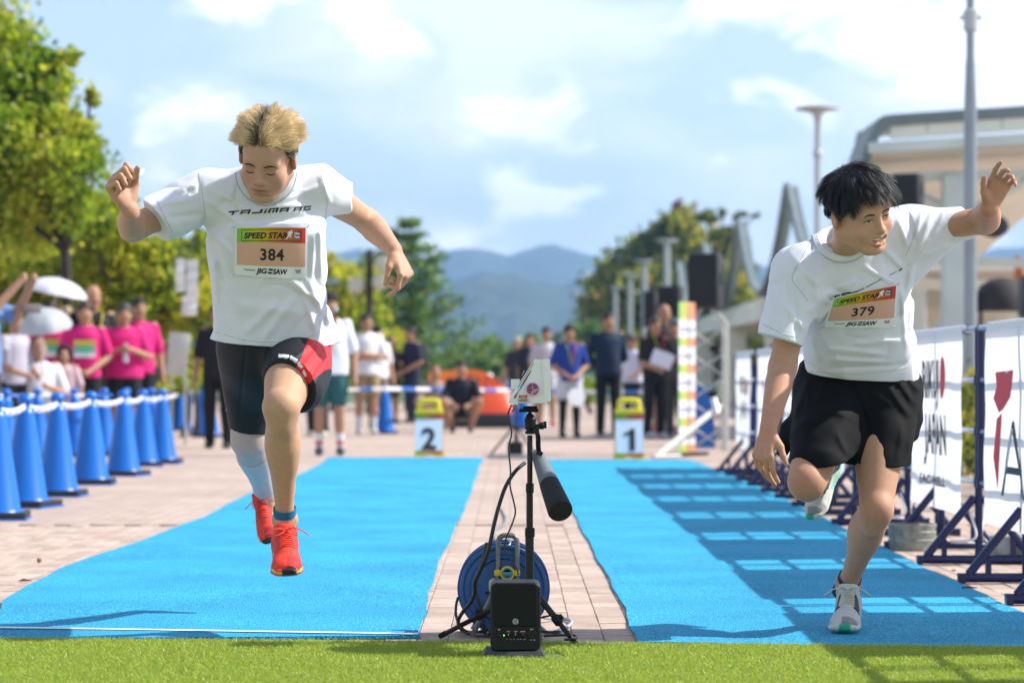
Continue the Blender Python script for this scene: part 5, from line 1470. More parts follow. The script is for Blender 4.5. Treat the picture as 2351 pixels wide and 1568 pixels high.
def tripod():
    d = 7.86; top = P(1216.5, 945, d); base = Vector((top.x, d, .07))
    root = thing("tripod", (base.x, d, 0), "black tripod standing on the bricks behind the small monitor loudspeaker", "tripod")
    z = lambda y: EYE + (HY - y) * d / FPX
    mb = MB(); mb.lathe([(.0085, z(1122)), (.0085, z(999))], (base.x, d, 0), 18); mb.build("upper_column", m_alu, root)
    mb = MB(); mb.lathe([(.0105, z(1222)), (.0105, z(1120))], (base.x - .0006, d, 0), 18); mb.build("middle_column", m_alu, root)
    mb = MB(); mb.lathe([(.0135, .08), (.0135, z(1222))], (base.x - .001, d, 0), 18); mb.build("lower_column", m_alu, root)
    for y, r, h in ((1120, .0128, .030), (1222, .0155, .030)):
        mb = MB(); zc = z(y); mb.lathe([(r * .86, zc - h / 2), (r, zc - h / 2 + .003), (r, zc + h / 2 - .003), (r * .86, zc + h / 2)], (base.x, d, 0), 18); mb.build("clamp_collar", m_blk, root)
    mb = MB(); zt = z(995)
    mb.lathe([(.0125, zt - .002), (.0165, zt), (.0165, zt + .006), (.0125, zt + .008), (.0125, zt + .012), (.017, zt + .016), (.0185, zt + .045), (.0145, zt + .052), (.012, zt + .058)], (base.x + .001, d, 0), 20)
    mb.ball((base.x, d, zt + .052), .0125, 14); mb.lathe([(.0055, zt + .05), (.0055, z(946))], (base.x, d, 0), 12)
    hd = mb.build("ball_head", m_blk, root)
    mb = MB(); mb.lathe([(.007, 0), (.007, .012), (.011, .014), (.011, .026), (.009, .028)], (base.x + .016, d - .006, zt + .022), 12, axis=Vector((1, 0, .1))); mb.box((base.x + .047, d - .006, zt + .027), (.010, .010, .022), bev=.002); mb.build("knob", m_blk, hd)
    mb = MB(); c = P(1214, 942, d); mb.box(c, (.060, .055, .011), bev=.003); mb.box(c + Vector((.004, 0, .009)), (.044, .04, .009), bev=.002); mb.build("quick_release_plate", m_blk2, root)
    mb = MB(); mb.lathe([(.0175, .13), (.0215, .14), (.0215, .185), (.0175, .19)], (base.x, d, 0), 16); mb.build("hub", m_blk, root)
    tips = [G(1013, 1467), G(1324, 1489), Vector((base.x + .015, 7.70, 0))]
    for k, tp in enumerate(tips):
        tp = Vector((tp.x, tp.y, .012)); h0 = Vector((base.x, d, .165)); dirh = (tp - h0); dirh.z = 0; dirh.normalize(); a = h0 + dirh * .022
        if k == 2: a = a + Vector((0, 0, -.02))
        mid = a.lerp(tp, .52); mb = MB(); mb.tube([a, mid], .0105, 8); mb.tube([mid, tp], .0082, 8); lg = mb.build("leg", m_alu, root, smooth=50)
        mb = MB(); t = (tp - a).normalized(); mb.tube([mid - t * .016, mid - t * .012, mid + t * .012, mid + t * .016], [.0115, .0145, .0145, .0115], 10); q = t.cross(Vector((0, 1, 0))).normalized(); q = q if q.z > 0 else -q
        mb.box(mid + q * .016, (.018, .012, .010), rot=t.to_track_quat("X", "Z").to_matrix(), bev=.003); mb.build("leg_clamp", m_blk, lg)
        mb = MB(); mb.tube([tp - t * .02, tp + t * .006], [.0095, .0085], 10); mb.build("foot", m_blk2, lg)
        mb = MB(); mb.tube([Vector((base.x, d, .085)) + dirh * .018, a.lerp(tp, .42)], .0035, 6); mb.build("brace", m_alu, root)
    return root
tripod()

def timing_box():
    d = 7.80; dep = .125
    root = thing("timing_camera_box", P(*K7(310, 470), d + .06), "white plastic camera housing with pink round vent on top of the tripod", "camera box")
    S = lambda x, y, o=0.0: P(*K7(x, y), d + o)
    T3 = lambda u, v, w: S(u, v, w)
    ccw = lambda pl: pl if sum((a[0] * b[1] - b[0] * a[1]) for a, b in zip(pl, pl[1:] + pl[:1])) < 0 else pl[::-1]
    def pr(name, poly, o, dp, m, par): mb = MB(); mb.prism(ccw(poly), lambda u, v, w: S(u, v, o + w), dp, 0); return mb.build(name, m, par, smooth=25)
    b = pr("housing", [(140, 462), (205, 474), (212, 466), (432, 466), (440, 456), (428, 182), (330, 184), (180, 440)], 0, dep, m_wplast, root)
    pr("upper_housing", [(300, 184), (428, 184), (424, 92), (362, 92)], .010, dep - .02, m_wplast, b)
    pr("rear_shell", [(432, 466), (462, 464), (462, 452), (496, 450), (486, 92), (470, 82), (428, 84), (424, 96), (440, 456)], -.004, dep + .008, m_wplast, root)
    pr("sloping_lid", [(133, 446), (150, 452), (375, 94), (372, 84), (356, 84), (133, 428)], -.008, dep + .016, m_wplast, root)
    pr("lid_slot", [(205, 330), (213, 334), (352, 118), (346, 112)], -.0095, .003, mat("grey_rubber", (.30, .31, .32), .6), root)
    pr("side_box", [(150, 345), (212, 345), (228, 258), (150, 258)], .03, .07, m_wplast, root)
    pr("front_lip", [(133, 430), (133, 468), (208, 480), (212, 440), (165, 415)], -.003, dep * .9, m_wplast, root)
    # round vent
    c = S(338, 345, -.002); r = 60 / 2.272 * .60282 * d / FPX
    mb = MB(); mb.lathe([(r * .84, -.001), (r * .84, .006), (r, .006), (r, -.001)], c, 32, axis=Vector((0, -1, 0))); v = mb.build("vent_ring", m_pink, root)
    mb = MB(); mb.lathe([(0.0001, 0), (r * .85, 0)], c + Vector((0, -.0006, 0)), 32, axis=Vector((0, -1, 0))); mb.build("vent_opening", mat("vent_dark", (.02, .014, .014), .6), v)
    mb = MB(); mb._add([S(312, 380, -.0032), S(352, 350, -.0032), S(385, 335, -.0032), S(384, 356, -.0032), S(330, 390, -.0032)], [(0, 1, 2, 3, 4)]); mb.build("inner_part", mat("cream_board", (.62, .50, .44), .6), v, smooth=0)
    for k in range(7):
        yy = 298 + 15.5 * k; hw = math.sqrt(max(0, 51 ** 2 - (yy - 345) ** 2))
        mb = MB(); mb.tube([S(338 - hw, yy, -.005), S(338 + hw, yy, -.005)], .0011, 6); mb.build("slat", m_pink, v, smooth=60)
    mb = MB(); mb.tube([S(338, 294, -.005), S(338, 396, -.005)], .0011, 6); mb.build("slat", m_pink, v, smooth=60)
    pr("red_label", [(219, 421), (291, 419), (291, 396), (219, 398)], -.0045, .002, mat("red_tape", (.52, .02, .02), .4), root)
    flat_text("lettering", "カメラ", S(255, 415, -.0055), 14 / 2.272 * .603 * d / FPX, m_whiteink, root, bold=.012)
    pr("battery_tray", [(209, 468), (314, 466), (312, 428), (208, 430)], -.006, .012, mat("pale_pink_plastic", (.72, .42, .40), .45), root)
    pr("circuit_window", [(220, 453), (292, 451), (291, 430), (220, 432)], -.0075, .003, mat("circuit_green", (.16, .20, .05), .3, noise=.9, nscale=260), root)
    pr("pink_button", [(238, 236), (246, 226), (272, 186), (262, 184)], .02, .05, m_pink, root)
timing_box()

def tripod_bag():
    d0, d1 = 7.90, 7.66
    a, b = P(*K7(378, 905), d0), P(*K7(575, 1392), d1)
    root = thing("tripod_bag", a, "grey padded tube bag with black end hanging from the tripod head by its strap", "bag")
    ax = (b - a); Ln = ax.length
    r = lambda px: px / 2.272 * .60282 * 7.8 / FPX
    prof = [(r(30), -.012), (r(46), 0), (r(58), .02), (r(72), Ln * .30), (r(88), Ln * .55)]
    mb = MB(); mb.lathe([(.0001, -.014)] + prof, a, 28, axis=ax); mb.build("sleeve", mat("grey_neoprene", (.125, .15, .17), .75, noise=.1, nscale=40, bump=.1, bscale=900), root, smooth=60)
    mb = MB(); mb.lathe([(r(88) * 1.01, Ln * .55), (r(98), Ln * .75), (r(108), Ln), (r(104), Ln + .006), (.0001, Ln + .008)], a, 28, axis=ax); mb.build("end_cap", mat("black_fabric", (.012, .012, .014), .85, bump=.15, bscale=1200), root, smooth=45)
    st = [P(*K7(x, y), dd) for x, y, dd in ((382, 648, 7.84), (372, 700, 7.835), (385, 760, 7.83), (386, 840, 7.84), (395, 905, 7.86))]
    for off in (-.005, .006):
        mb = MB(); pp = smooth_path(st); vs = []
        for p in pp: vs += [p + Vector((-.0075, off, 0)), p + Vector((.0075, off, 0))]
        mb._add(vs, [(2 * i, 2 * i + 1, 2 * i + 3, 2 * i + 2) for i in range(len(pp) - 1)]); mb.build("strap", m_blk2, root, smooth=60)
    mb = MB(); mb.box(P(*K7(397, 898), 7.848), (.020, .006, .014), rot=Matrix.Rotation(R(25), 3, "Y"), bev=.001); mb.build("strap_tab", m_blk, root)
tripod_bag()

def monitor_speaker():
    d = 7.42
    S = lambda x, y, o=0.0: P(*K6(x, y), d + o)
    c = S(752, 968, .07); w = .1485; h = (1338 - 596) * .2114 * d / FPX
    root = thing("monitor_speaker", (c.x, c.y, c.z - h / 2), "small black monitor loudspeaker with grille, knobs and white round emblem on its front", "loudspeaker")
    def rr(hw, hh, rad, n=6):
        o = []
        for cx, cz, a0 in ((hw - rad, -hh + rad, -90), (hw - rad, hh - rad, 0), (-hw + rad, hh - rad, 90), (-hw + rad, -hh + rad, 180)):
            for k in range(n + 1): q = R(a0 + 90 * k / n); o.append((cx + rad * math.cos(q), cz + rad * math.sin(q)))
        return o
    def ringshape(lst, cen):
        """Stack of rounded-rectangle sections [(hw, hh, rad, y)]."""
        mb = MB(); vs = []; n = 28
        for hw, hh, rad, y in lst: vs += [(cen.x + u, cen.y + y, cen.z + v) for u, v in rr(hw, hh, rad)]
        k = len(lst); fs = [(i * n + j, (i + 1) * n + j, (i + 1) * n + (j + 1) % n, i * n + (j + 1) % n) for i in range(k - 1) for j in range(n)]
        fs.append(tuple(range(n))); fs.append(tuple(((k - 1) * n + j) for j in range(n))[::-1]); mb._add(vs, fs); return mb
    ringshape([(w / 2 - .004, h / 2 - .004, .016, -.070), (w / 2, h / 2, .020, -.064), (w / 2, h / 2, .020, .06), (w / 2 - .006, h / 2 - .006, .016, .07)], c).build("cabinet", m_blk, root)
    g = S(752, 862, .0); gm = bpy.data.materials.new("speaker_grille"); gm.use_nodes = True
    N, L = gm.node_tree.nodes, gm.node_tree.links; bs = N["Principled BSDF"]; bs.inputs["Roughness"].default_value = .6; bs.inputs["Specular IOR Level"].default_value = .2
    tc = N.new("ShaderNodeTexCoord"); mp = N.new("ShaderNodeMapping"); mp.inputs["Scale"].default_value = (1, 0.0001, 1); vo = N.new("ShaderNodeTexVoronoi"); vo.inputs["Scale"].default_value = 420; vo.inputs["Randomness"].default_value = 0.15
    cr = N.new("ShaderNodeValToRGB"); cr.color_ramp.elements[0].position = .30; cr.color_ramp.elements[0].color = (.002, .002, .002, 1); cr.color_ramp.elements[1].position = .42; cr.color_ramp.elements[1].color = (.012, .012, .013, 1)
    L.new(tc.outputs["Object"], mp.inputs["Vector"]); L.new(mp.outputs["Vector"], vo.inputs["Vector"]); L.new(vo.outputs["Distance"], cr.inputs["Fac"]); L.new(cr.outputs["Color"], bs.inputs["Base Color"])
    gw, gh = (990 - 512) * .2114 * d / FPX / 2, (1098 - 626) * .2114 * d / FPX / 2
    ringshape([(gw - .0025, gh - .0025, .010, -.0025), (gw, gh, .012, -.0005), (gw, gh, .012, .004)], g).build("grille", gm, root)
    u = .2114 * d / FPX
    lg = S(751, 1042, -.0035)
    mb = MB(); mb.lathe([(25 * u, 0), (25 * u, .0012), (30 * u, .0012), (30 * u, 0)], lg, 28, axis=Vector((0, -1, 0)))
    for k in range(3):
        a = R(90 + 120 * k); q = Vector((math.cos(a), 0, math.sin(a))); s_ = Vector((-math.sin(a), 0, math.cos(a))); cc = lg + Vector((0, -.001, 0))
        strk(mb, cc + q * 3 * u, cc + q * 24 * u, 3.4 * u, .001)
        for sg in (-1, 1): strk(mb, cc + q * 11 * u + s_ * 5 * u * sg, cc + q * 24 * u + s_ * 5 * u * sg, 2.8 * u, .001)
        strk(mb, cc + q * 12 * u - s_ * 6.4 * u, cc + q * 12 * u + s_ * 6.4 * u, 3 * u, .001)
    mb.build("round_emblem", mat("emblem_white", (.75, .76, .76), .35), root, smooth=0)
    def knob(x, y, r_, name, m, dep=.010, mark=None):
        mb = MB(); mb.lathe([(r_ * u, 0), (r_ * u, dep * .7), (r_ * .82 * u, dep), (.0001, dep)], S(x, y, 0), 20, axis=Vector((0, -1, 0))); k = mb.build(name, m, root)
        if mark:
            mb = MB(); strk(mb, S(x, y + 2, -dep - .0008), S(x, y - r_ * .8, -dep - .0008), 4.5 * u, .001); mb.build("pointer", mark, k, smooth=0)
    knob(573, 1182, 30, "power_button", m_blk, .006)
    for x in (675, 750): knob(x, 1192, 23, "knob", m_blk2, .011, m_whiteink)
    knob(827, 1192, 25, "knob", m_blk2, .011, m_redink)
    mb = MB(); mb.lathe([(20 * u, -.002), (20 * u, .003), (36 * u, .003), (36 * u, 0)], S(928, 1184, 0), 24, axis=Vector((0, -1, 0))); mb.build("input_socket", m_alu, root)
    mb = MB(); mb.lathe([(.0001, .0012), (7 * u, .001), (7 * u, 0)], S(625, 1193, 0), 10, axis=Vector((0, -1, 0))); mb.build("power_light", mat("green_led", (.1, .5, .05), .3, emit=(.25, 1, .15, 1.5)), root)
    for tx, x, y, hh in (("LOW", 675, 1156, 13), ("HIGH", 752, 1156, 13), ("VOLUME", 827, 1156, 13), ("INPUT", 928, 1132, 13), ("-10", 655, 1238, 10), ("+10", 697, 1238, 10), ("-10", 732, 1238, 10), ("+10", 773, 1238, 10), ("MIN", 806, 1238, 10), ("MAX", 848, 1238, 10), ("MIC", 920, 1247, 11), ("LINE", 953, 1247, 11)):
        flat_text("lettering", tx, S(x, y, -.0006), hh * u, m_whiteink, root, bold=.03)
    mb = MB(); mb.tube([S(573 + 8 * math.sin(q), 1129 - 8 * math.cos(q), -.0008) for q in np.linspace(.6, 5.7, 12)], .0004, 4); mb.tube([S(573, 1120, -.0008), S(573, 1129, -.0008)], .0004, 4); mb.build("power_symbol", m_whiteink, root)
    # pedestal
    b0, b1 = S(705, 1445, 0), S(705, 1270, 0)
    z1 = c.z - h / 2 - .0008
    ped = thing("pedestal", (c.x - .006, d + .07, 0.0), "low dark grey weighted plinth under the small loudspeaker on the turf", "plinth")
    mb = MB(); vs = []
    for hw, y0, y1, z in ((.0955, -.028, .165, 0.0), (.0955, -.028, .165, .006), (.086, -.016, .155, z1 - .006), (.083, -.012, .15, z1)):
        for x, y in ((-hw, y0), (hw, y0), (hw, y1), (-hw, y1)): vs.append((c.x - .006 + x, d + y, z))
    fs = [(3, 2, 1, 0), (12, 13, 14, 15)] + [(i * 4 + j, i * 4 + (j + 1) % 4, (i + 1) * 4 + (j + 1) % 4, (i + 1) * 4 + j) for i in range(3) for j in range(4)]
    mb._add(vs, fs); mb.build("block", mat("dark_grey_plastic", (.030, .031, .033), .55, noise=.15, nscale=30, bump=.05, bscale=500), ped, smooth=20)
monitor_speaker()

def cable_reel():
    d = 8.14
    S = lambda x, y, o=0.0: P(*K6(x, y), d + o)
    u = .2114 * d / FPX; c = S(622, 683); r = 503 * u
    root = thing("cable_reel", (c.x, d + .06, 0), "blue metal cable reel with grey tube handle behind the loudspeaker", "cable reel")
    m_rb = mat("reel_blue", (.015, .085, .27), .38, noise=.25, nscale=14, spec=.5, coat=.2)
    ax = Vector((0, -1, 0))
    prof = [(.0001, .004), (r * .22, .004), (r * .26, .012), (r * .31, .012), (r * .35, .004), (r * .62, .004), (r * .66, .012), (r * .70, .012), (r * .74, .003), (r * .84, .003), (r * .88, .010), (r * .93, .010), (r * .97, .004), (r, .006), (r, -.004), (r * .9, -.006), (.0001, -.006)]
    for o, nm in ((0, "front_flange"), (.13, "rear_flange")):
        mb = MB(); mb.lathe(prof if o == 0 else [(rr_, -hh) for rr_, hh in prof][::-1], c + Vector((0, o, 0)), 56, axis=ax); mb.build(nm, m_rb, root)
    mb = MB()
    for k in range(9): mb.tube([c + Vector((r * .74 * math.cos(q), .012 + .0125 * k, r * .74 * math.sin(q))) for q in np.linspace(0, 2 * math.pi, 41)[:-1]], .006, 6, closed=True)
    mb.lathe([(r * .70, 0), (r * .70, .13)], c, 40, axis=Vector((0, 1, 0))); o_ = mb.build("wound_cable", m_cable, root, smooth=60); o_["kind"] = "stuff"
    m_tube = mat("worn_grey_tube", (.16, .17, .18), .38, metal=.5, noise=.35, nscale=30, rvar=.15)
    o1 = -.028
    for dy in (o1, .13 - o1):
        mb = MB(); xl, xr = S(563, 0, dy).x, S(768, 0, dy).x; zt = S(0, 108, dy).z; rad = .022
        pts = [Vector((xl, d + dy, S(0, 720, dy).z)), Vector((xl, d + dy, zt - rad))]
        pts += [Vector((xl + rad * (1 - math.cos(q)), d + dy, zt - rad + rad * math.sin(q))) for q in np.linspace(.2, math.pi / 2, 6)]
        pts += [Vector((xr - rad * (1 - math.cos(q)), d + dy, zt - rad + rad * math.sin(q))) for q in np.linspace(math.pi / 2, .2, 6)]
        pts += [Vector((xr, d + dy, zt - rad)), Vector((xr, d + dy, S(0, 720, dy).z))]
        mb.tube(pts, .0085, 12); mb.build("handle", m_tube, root, smooth=60)
        for x0, x1 in ((520, 285), (800, 1010)):
            mb = MB(); a = S(x0, 700, dy); b = S(x1, 1215, dy); b.z = .008; mb.tube([a, b], .0085, 12); mb.build("leg", m_tube, root, smooth=60)
    mb = MB(); b = S(500, 1190, o1); mb.tube([Vector((S(292, 0, o1).x, d + o1, .010)), Vector((S(1003, 0, o1).x, d + o1, .010))], .007, 10); mb.build("crossbar", m_tube, root, smooth=60)
    mb = MB(); mb.tube([S(660, 700, o1 - .012), S(660, 700, .16)], .012, 14); mb.build("axle", m_tube, root, smooth=60)
    ym = mat("yellow_tape", (.62, .44, .02), .5)
    cy = S(662, 517, o1 - .012)
    mb = MB(); mb.lathe([(58 * u, 0), (58 * u, .012), (78 * u, .012), (78 * u, 0)], cy, 32, axis=ax); yr = mb.build("yellow_ring", ym, root)
    for x0, x1 in ((520, 590), (735, 800)): mb = MB(); mb.box(S((x0 + x1) / 2, 517, o1 - .018), ((x1 - x0) * u, .008, 60 * u), bev=.001); mb.build("ear", ym, yr)
    mb = MB(); mb.lathe([(40 * u, .0), (40 * u, .010), (59 * u, .010), (59 * u, 0)], cy, 28, axis=ax); mb.build("blue_insert", mat("teal_plastic", (.02, .16, .25), .4), yr)
    mb = MB(); mb.box(S(662, 528, o1 - .027), (112 * u, .004, 44 * u), bev=.001); mb.build("clear_tape", mat("dull_teal", (.05, .22, .25), .25), yr)
    mb = MB(); mb._add([S(*q, -.013) for q in ((462, 600), (500, 572), (528, 575), (528, 690), (470, 722), (460, 690))], [(0, 5, 4, 3, 2, 1)]); mb.build("rating_plate", mat("plate_cream", (.55, .57, .50), .5, noise=.6, nscale=300), root, smooth=0)
    mb = MB(); mb.lathe([(.0001, .016), (14 * u, .012), (14 * u, 0)], S(435, 730, -.004), 12, axis=ax); mb.build("bolt", m_blk, root)
    hk = smooth_path([S(668, 150, .03), S(690, 165, .02), S(695, 195, .0), S(680, 215, -.01), S(662, 220, -.012)]); mb = MB(); mb.tube(hk, .004, 8); mb.build("hook", mat("bright_steel", (.5, .52, .55), .25, metal=1), root, smooth=60)
cable_reel()

def cables():
    C = lambda pts, r, name, lab, m=m_cable: tag(MB().tube(smooth_path(pts), r, 8).build(name, m, None, smooth=60, origin=pts[0]), lab, "cable")
    q = lambda x, y, d: P(*K5(x, y), d)
    def gnd(x, y, z=.008): p = G(*K5(x, y)); p.z = z; return p
    C([q(500, 580, 7.93), q(455, 620, 7.90), q(410, 690, 7.88), (q(378, 780, 7.87)), q(352, 880, 7.86), q(325, 1000, 7.86), q(290, 1085, 7.87), q(262, 1150, 7.88), q(262, 1190, 7.9), q(245, 1240, 7.92), q(205, 1290, 7.96), q(182, 1335, 8.0), gnd(196, 1385), gnd(250, 1405), gnd(330, 1418, .03)],
      .0062, "power_cable", "thick black cable sagging from the bag on the tripod to the ground by the reel")
    C([q(437, 302, 7.80), q(421, 345, 7.80), q(427, 385, 7.80), q(437, 440, 7.80), q(424, 510, 7.80), q(432, 620, 7.80), q(430, 690, 7.8), q(446, 760, 7.80), q(455, 815, 7.8), q(440, 870, 7.8), q(408, 950, 7.79), q(410, 1000, 7.79), q(440, 1050, 7.78), q(462, 1085, 7.77), q(470, 1120, 7.76)],
      .0026, "signal_cable", "thin black wavy cable hanging from the white camera housing down to the loudspeaker")
    C([q(442, 305, 7.80), q(450, 318, 7.80), q(443, 332, 7.80), q(446, 336, 7.8)], .0018, "loose_wire", "short loose black wire end under the white camera housing")
    C([q(318, 960, 8.05), q(300, 1040, 8.05), q(262, 1150, 8.04), q(268, 1200, 8.03), q(296, 1290, 8.03), q(305, 1360, 8.03), gnd(318, 1412), gnd(345, 1420, .02)], .0052, "reel_lead", "black lead looping down the blue face of the cable reel to the bricks")
    C([q(182, 1220, 8.02), q(172, 1260, 8.02), q(172, 1310, 8.0), q(190, 1355, 7.98), gnd(225, 1395), gnd(300, 1412, .018)], .0045, "side_lead", "black lead bulging out beyond the reel rim on its left side")
    C([gnd(575, 1392, .02), gnd(610, 1402), gnd(660, 1392), gnd(705, 1372), gnd(724, 1352), gnd(705, 1338), gnd(650, 1335), gnd(590, 1345, .02)], .0065, "grey_hose", "pale grey cord loop lying on the bricks beside the tripod's right leg", mat("pale_grey_cord", (.33, .35, .37), .5))
    C([gnd(575, 1415, .02), gnd(620, 1430, .028), gnd(665, 1440, .028), gnd(668, 1428, .028), gnd(630, 1420, .022), gnd(590, 1418, .02)], .004, "turf_lead", "thin black lead lying in the turf right of the loudspeaker plinth")
    C([gnd(590, 1452, .03), gnd(660, 1452, .032), gnd(720, 1455, .034), gnd(748, 1462, .036), gnd(740, 1472, .034), gnd(690, 1470, .03)], .004, "turf_lead", "black lead looped round the tip of the tripod's right leg on the turf")
    C([gnd(385, 800), gnd(408, 850), gnd(395, 885), gnd(375, 895), gnd(358, 910), gnd(352, 935), gnd(362, 960)], .006, "grey_lead", "grey lead lying on the bricks between the mats behind the cable reel", mat("grey_cord", (.20, .22, .25), .5))
cables()
# ================================================================== barriers, banners, cones, chains, signs
m_navy = mat("navy_steel", (.008, .014, .075), .32, spec=.35, coat=.12, noise=.12, nscale=12)
m_rail = mat("rail_painted_sheen", (.20, .24, .33), .25, metal=.35, noise=.15, nscale=15)  # sky sheen on the navy rails, put into a pale base colour
m_pvc = mat("banner_cloth", (.88, .88, .89), .6, spec=.3, trans=.40, bump=.04, bscale=60)
FX = 2.10                                           # fence line
JOINTS = [5.20, 7.23, 9.27, 11.30, 13.33, 15.36, 17.40, 19.43, 21.46, 23.5]
RZ = [1.055, .825, .595, .365]
def bar_feet(y):
    """Triangular foot across the fence line at distance y."""
    mb = MB()
    mb.tube([(FX - .275, y, .022), (FX + .275, y, .022)], .020, 10)
    for sx in (-1, 1):
        mb.tube([(FX + sx * .235, y, .035), (FX + sx * .02, y, .30)], .0185, 10)
        mb.box((FX + sx * .265, y, .020), (.025, .042, .040))
        mb.box((FX + sx * .155, y, .075), (.022, .022, .075)); 
    return mb
def barrier():
    y0, y1 = JOINTS[2] + .03, JOINTS[3] - .03
    root = thing("barrier", (FX, (y0 + y1) / 2, 0), "x", "barrier", "navy steel barriers along the right of the lanes")
    for k, z in enumerate(RZ):
        mb = MB(); mb.tube([(FX, y0, z), (FX, y1, z)], .0165 if k == 0 else .0125, 10); mb.build("rail", m_rail, root, smooth=50)
    ym = (y0 + y1) / 2
    for y, zb in ((y0, .02), (ym, .02), (y1, .36)):
        mb = MB(); mb.tube([(FX, y, zb), (FX, y, 1.05)], .0175, 10)
        for z in RZ[1:]: mb.tube([(FX, y, z - .02), (FX, y, z + .02)], .0225, 10)
        mb.build("post", m_navy, root, smooth=50)
    bar_feet(y0).build("foot", m_navy, root, smooth=50); bar_feet(ym).build("foot", m_navy, root, smooth=50)
    return root
b0 = barrier()
BL = {2: "navy barrier carrying the red and green lettered banner at the frame edge", 3: "navy barrier carrying the red disc banner, right of the dark-haired runner", 4: "navy barrier just behind the dark-haired runner's left leg",
      5: "navy barrier seen between the dark-haired runner's arm and shorts", 6: "navy barrier behind the dark-haired runner's hanging hand", 7: "navy barrier behind the second farthest banner of the row", 8: "farthest navy barrier of the row, by the white truss stand",
      0: "nearest navy barrier beyond the right frame edge, only its shadow on the turf", 1: "navy barrier just outside the right frame edge, beside the red runner banner"}
for k in range(len(JOINTS) - 1):
    o = b0 if k == 2 else copy_tree(b0)
    o.location = (FX, (JOINTS[k] + JOINTS[k + 1]) / 2, 0); o["label"] = BL[k]
def banner(k, label, art, z0=.205, seed=0):
    y0, y1 = JOINTS[k] + .28, JOINTS[k + 1] - .30
    r = np.random.default_rng(seed); ph = r.uniform(0, 6, 4)
    X0 = FX - .030
    def surf(u, v, off=0.0):
        """u: 0 at the far end .. 1 at the near end; v: 0 top .. 1 bottom."""
        y = y1 + (y0 - y1) * u; z = 1.065 + (z0 - 1.065) * v
        x = X0 - .006 * math.sin(u * 9 + ph[0]) * v - .004 * math.sin(u * 19 + ph[1]) * (v * .7 + .3) - .003 * math.sin(v * 14 + ph[2] + 3 * u) - .012 * v * v * (0.5 + .5 * math.sin(u * 4 + ph[3]))
        return Vector((x - off, y, z))
    root = None
    nu, nv = 40, 30; V = [surf(i / nu, j / nv) for j in range(nv + 1) for i in range(nu + 1)]
    V2 = [v + Vector((.0025, 0, 0)) for v in V]; w = nu + 1; n = len(V)
    F = [(j * w + i, (j + 1) * w + i, (j + 1) * w + i + 1, j * w + i + 1) for j in range(nv) for i in range(nu)]
    me = np_mesh("banner", np.array([tuple(v) for v in V]), np.array(F), m_pvc, smooth=True)
    o = link_mesh("banner", me, None, (FX, (y0 + y1) / 2, z0)); tag(o, label, "banner", "cloth banners tied along the barriers")
    mb = MB(); mb.tube([surf(u, 0) + Vector((.012, 0, 0)) for u in np.linspace(0, 1, 20)], .013, 8); mb.build("top_hem", m_pvc, o, smooth=60)
    for u in np.linspace(.03, .97, 7):
        p = surf(u, 0); mb = MB(); mb.tube([Vector((FX + .021 * math.cos(q), p.y, 1.055 + .021 * math.sin(q))) for q in np.linspace(0, 6.28, 12)[:-1]], .0025, 5, closed=True); mb.build("tie", m_blk, o, smooth=60)
    def put(name, V_, F_, m):
        me_ = bpy.data.meshes.new(name); me_.from_pydata([surf(p[0], p[1], .002) for p in V_], [], F_); me_.materials.append(m); me_.update(); link_mesh(name, me_, o)
    art(put); return o
def txt(put, s, u0, u1, v_base, hv, m=None, bold=.02, shear=0):
    V, F = text_polys(s, 1.0, shear, bold); V[:, 0] -= V[:, 0].min(); V[:, 0] *= (u1 - u0) / V[:, 0].max(); V[:, 1] /= .72
    put("lettering", [(u0 + p[0], v_base - p[1] * hv) for p in V], F, m or m_ink)
m_red2 = mat("banner_red", (.70, .02, .035), .55); m_dkg = mat("banner_dark_green", (.006, .035, .05), .55)
def disc(put, u, v, ru, rv, m=None): put("red_disc", [(u, v)] + [(u + ru * math.cos(t * .2618), v + rv * math.sin(t * .2618)) for t in range(24)], [(0, i + 1, (i + 1) % 24 + 1) for i in range(24)], m or m_red2)
def art_disc(put):
    txt(put, "RIKUJ", .25, .57, .375, .21, bold=.03); disc(put, .635, .265, .048, .12)
    txt(put, "JAPAN", .31, .70, .69, .22, bold=.03); txt(put, "EAC-WELL", .25, .70, .87, .05, bold=.03)
def art_torch(put):
    put("red_mark", [(.16, .24), (.42, .23), (.37, .36), (.27, .42), (.20, .44), (.12, .37), (.17, .31)], [(0, 6, 5, 4), (0, 4, 3, 1), (1, 3, 2)], m_red2)
    put("red_mark", [(.17, .47), (.25, .44), (.23, .66), (.185, .82), (.14, .66)], [(0, 4, 3, 2, 1)], m_red2)
    txt(put, "Ac", .235, .78, .85, .40, m_dkg, bold=-.012, shear=.05)
def art_torch2(put):
    put("red_mark", [(.28, .30), (.44, .30), (.40, .50), (.38, .86), (.33, .86), (.34, .52)], [(0, 5, 4, 3, 2, 1)], m_red2); txt(put, "Ac", .46, .85, .80, .36, m_dkg, bold=-.01)
def art_far(put): txt(put, "RIKUJ", .30, .64, .42, .18); disc(put, .72, .36, .07, .09); txt(put, "JAPAN", .36, .78, .68, .18)
banner(0, "white banner hung beyond the right frame edge on the nearest barrier", art_disc, seed=1)
banner(1, "white banner on the barrier just outside the right frame edge", art_disc, seed=2)
banner(2, "white banner with tall red mark and dark letters at the right frame edge", art_torch, seed=3)
banner(3, "white banner with red disc and two lines of black letters", art_disc, seed=4)
banner(4, "white banner partly hidden behind the dark-haired runner's left thigh", art_torch2, seed=5)
banner(5, "white banner seen between the dark-haired runner's arm and hip", art_disc, seed=6)
banner(6, "white banner directly behind the dark-haired runner's hanging forearm", art_far, seed=7)
banner(7, "white banner with narrow upright red mark, left of the dark-haired runner's arm", art_torch2, seed=8)
banner(8, "farthest white banner of the barrier row, with black letters only", art_far, seed=9)
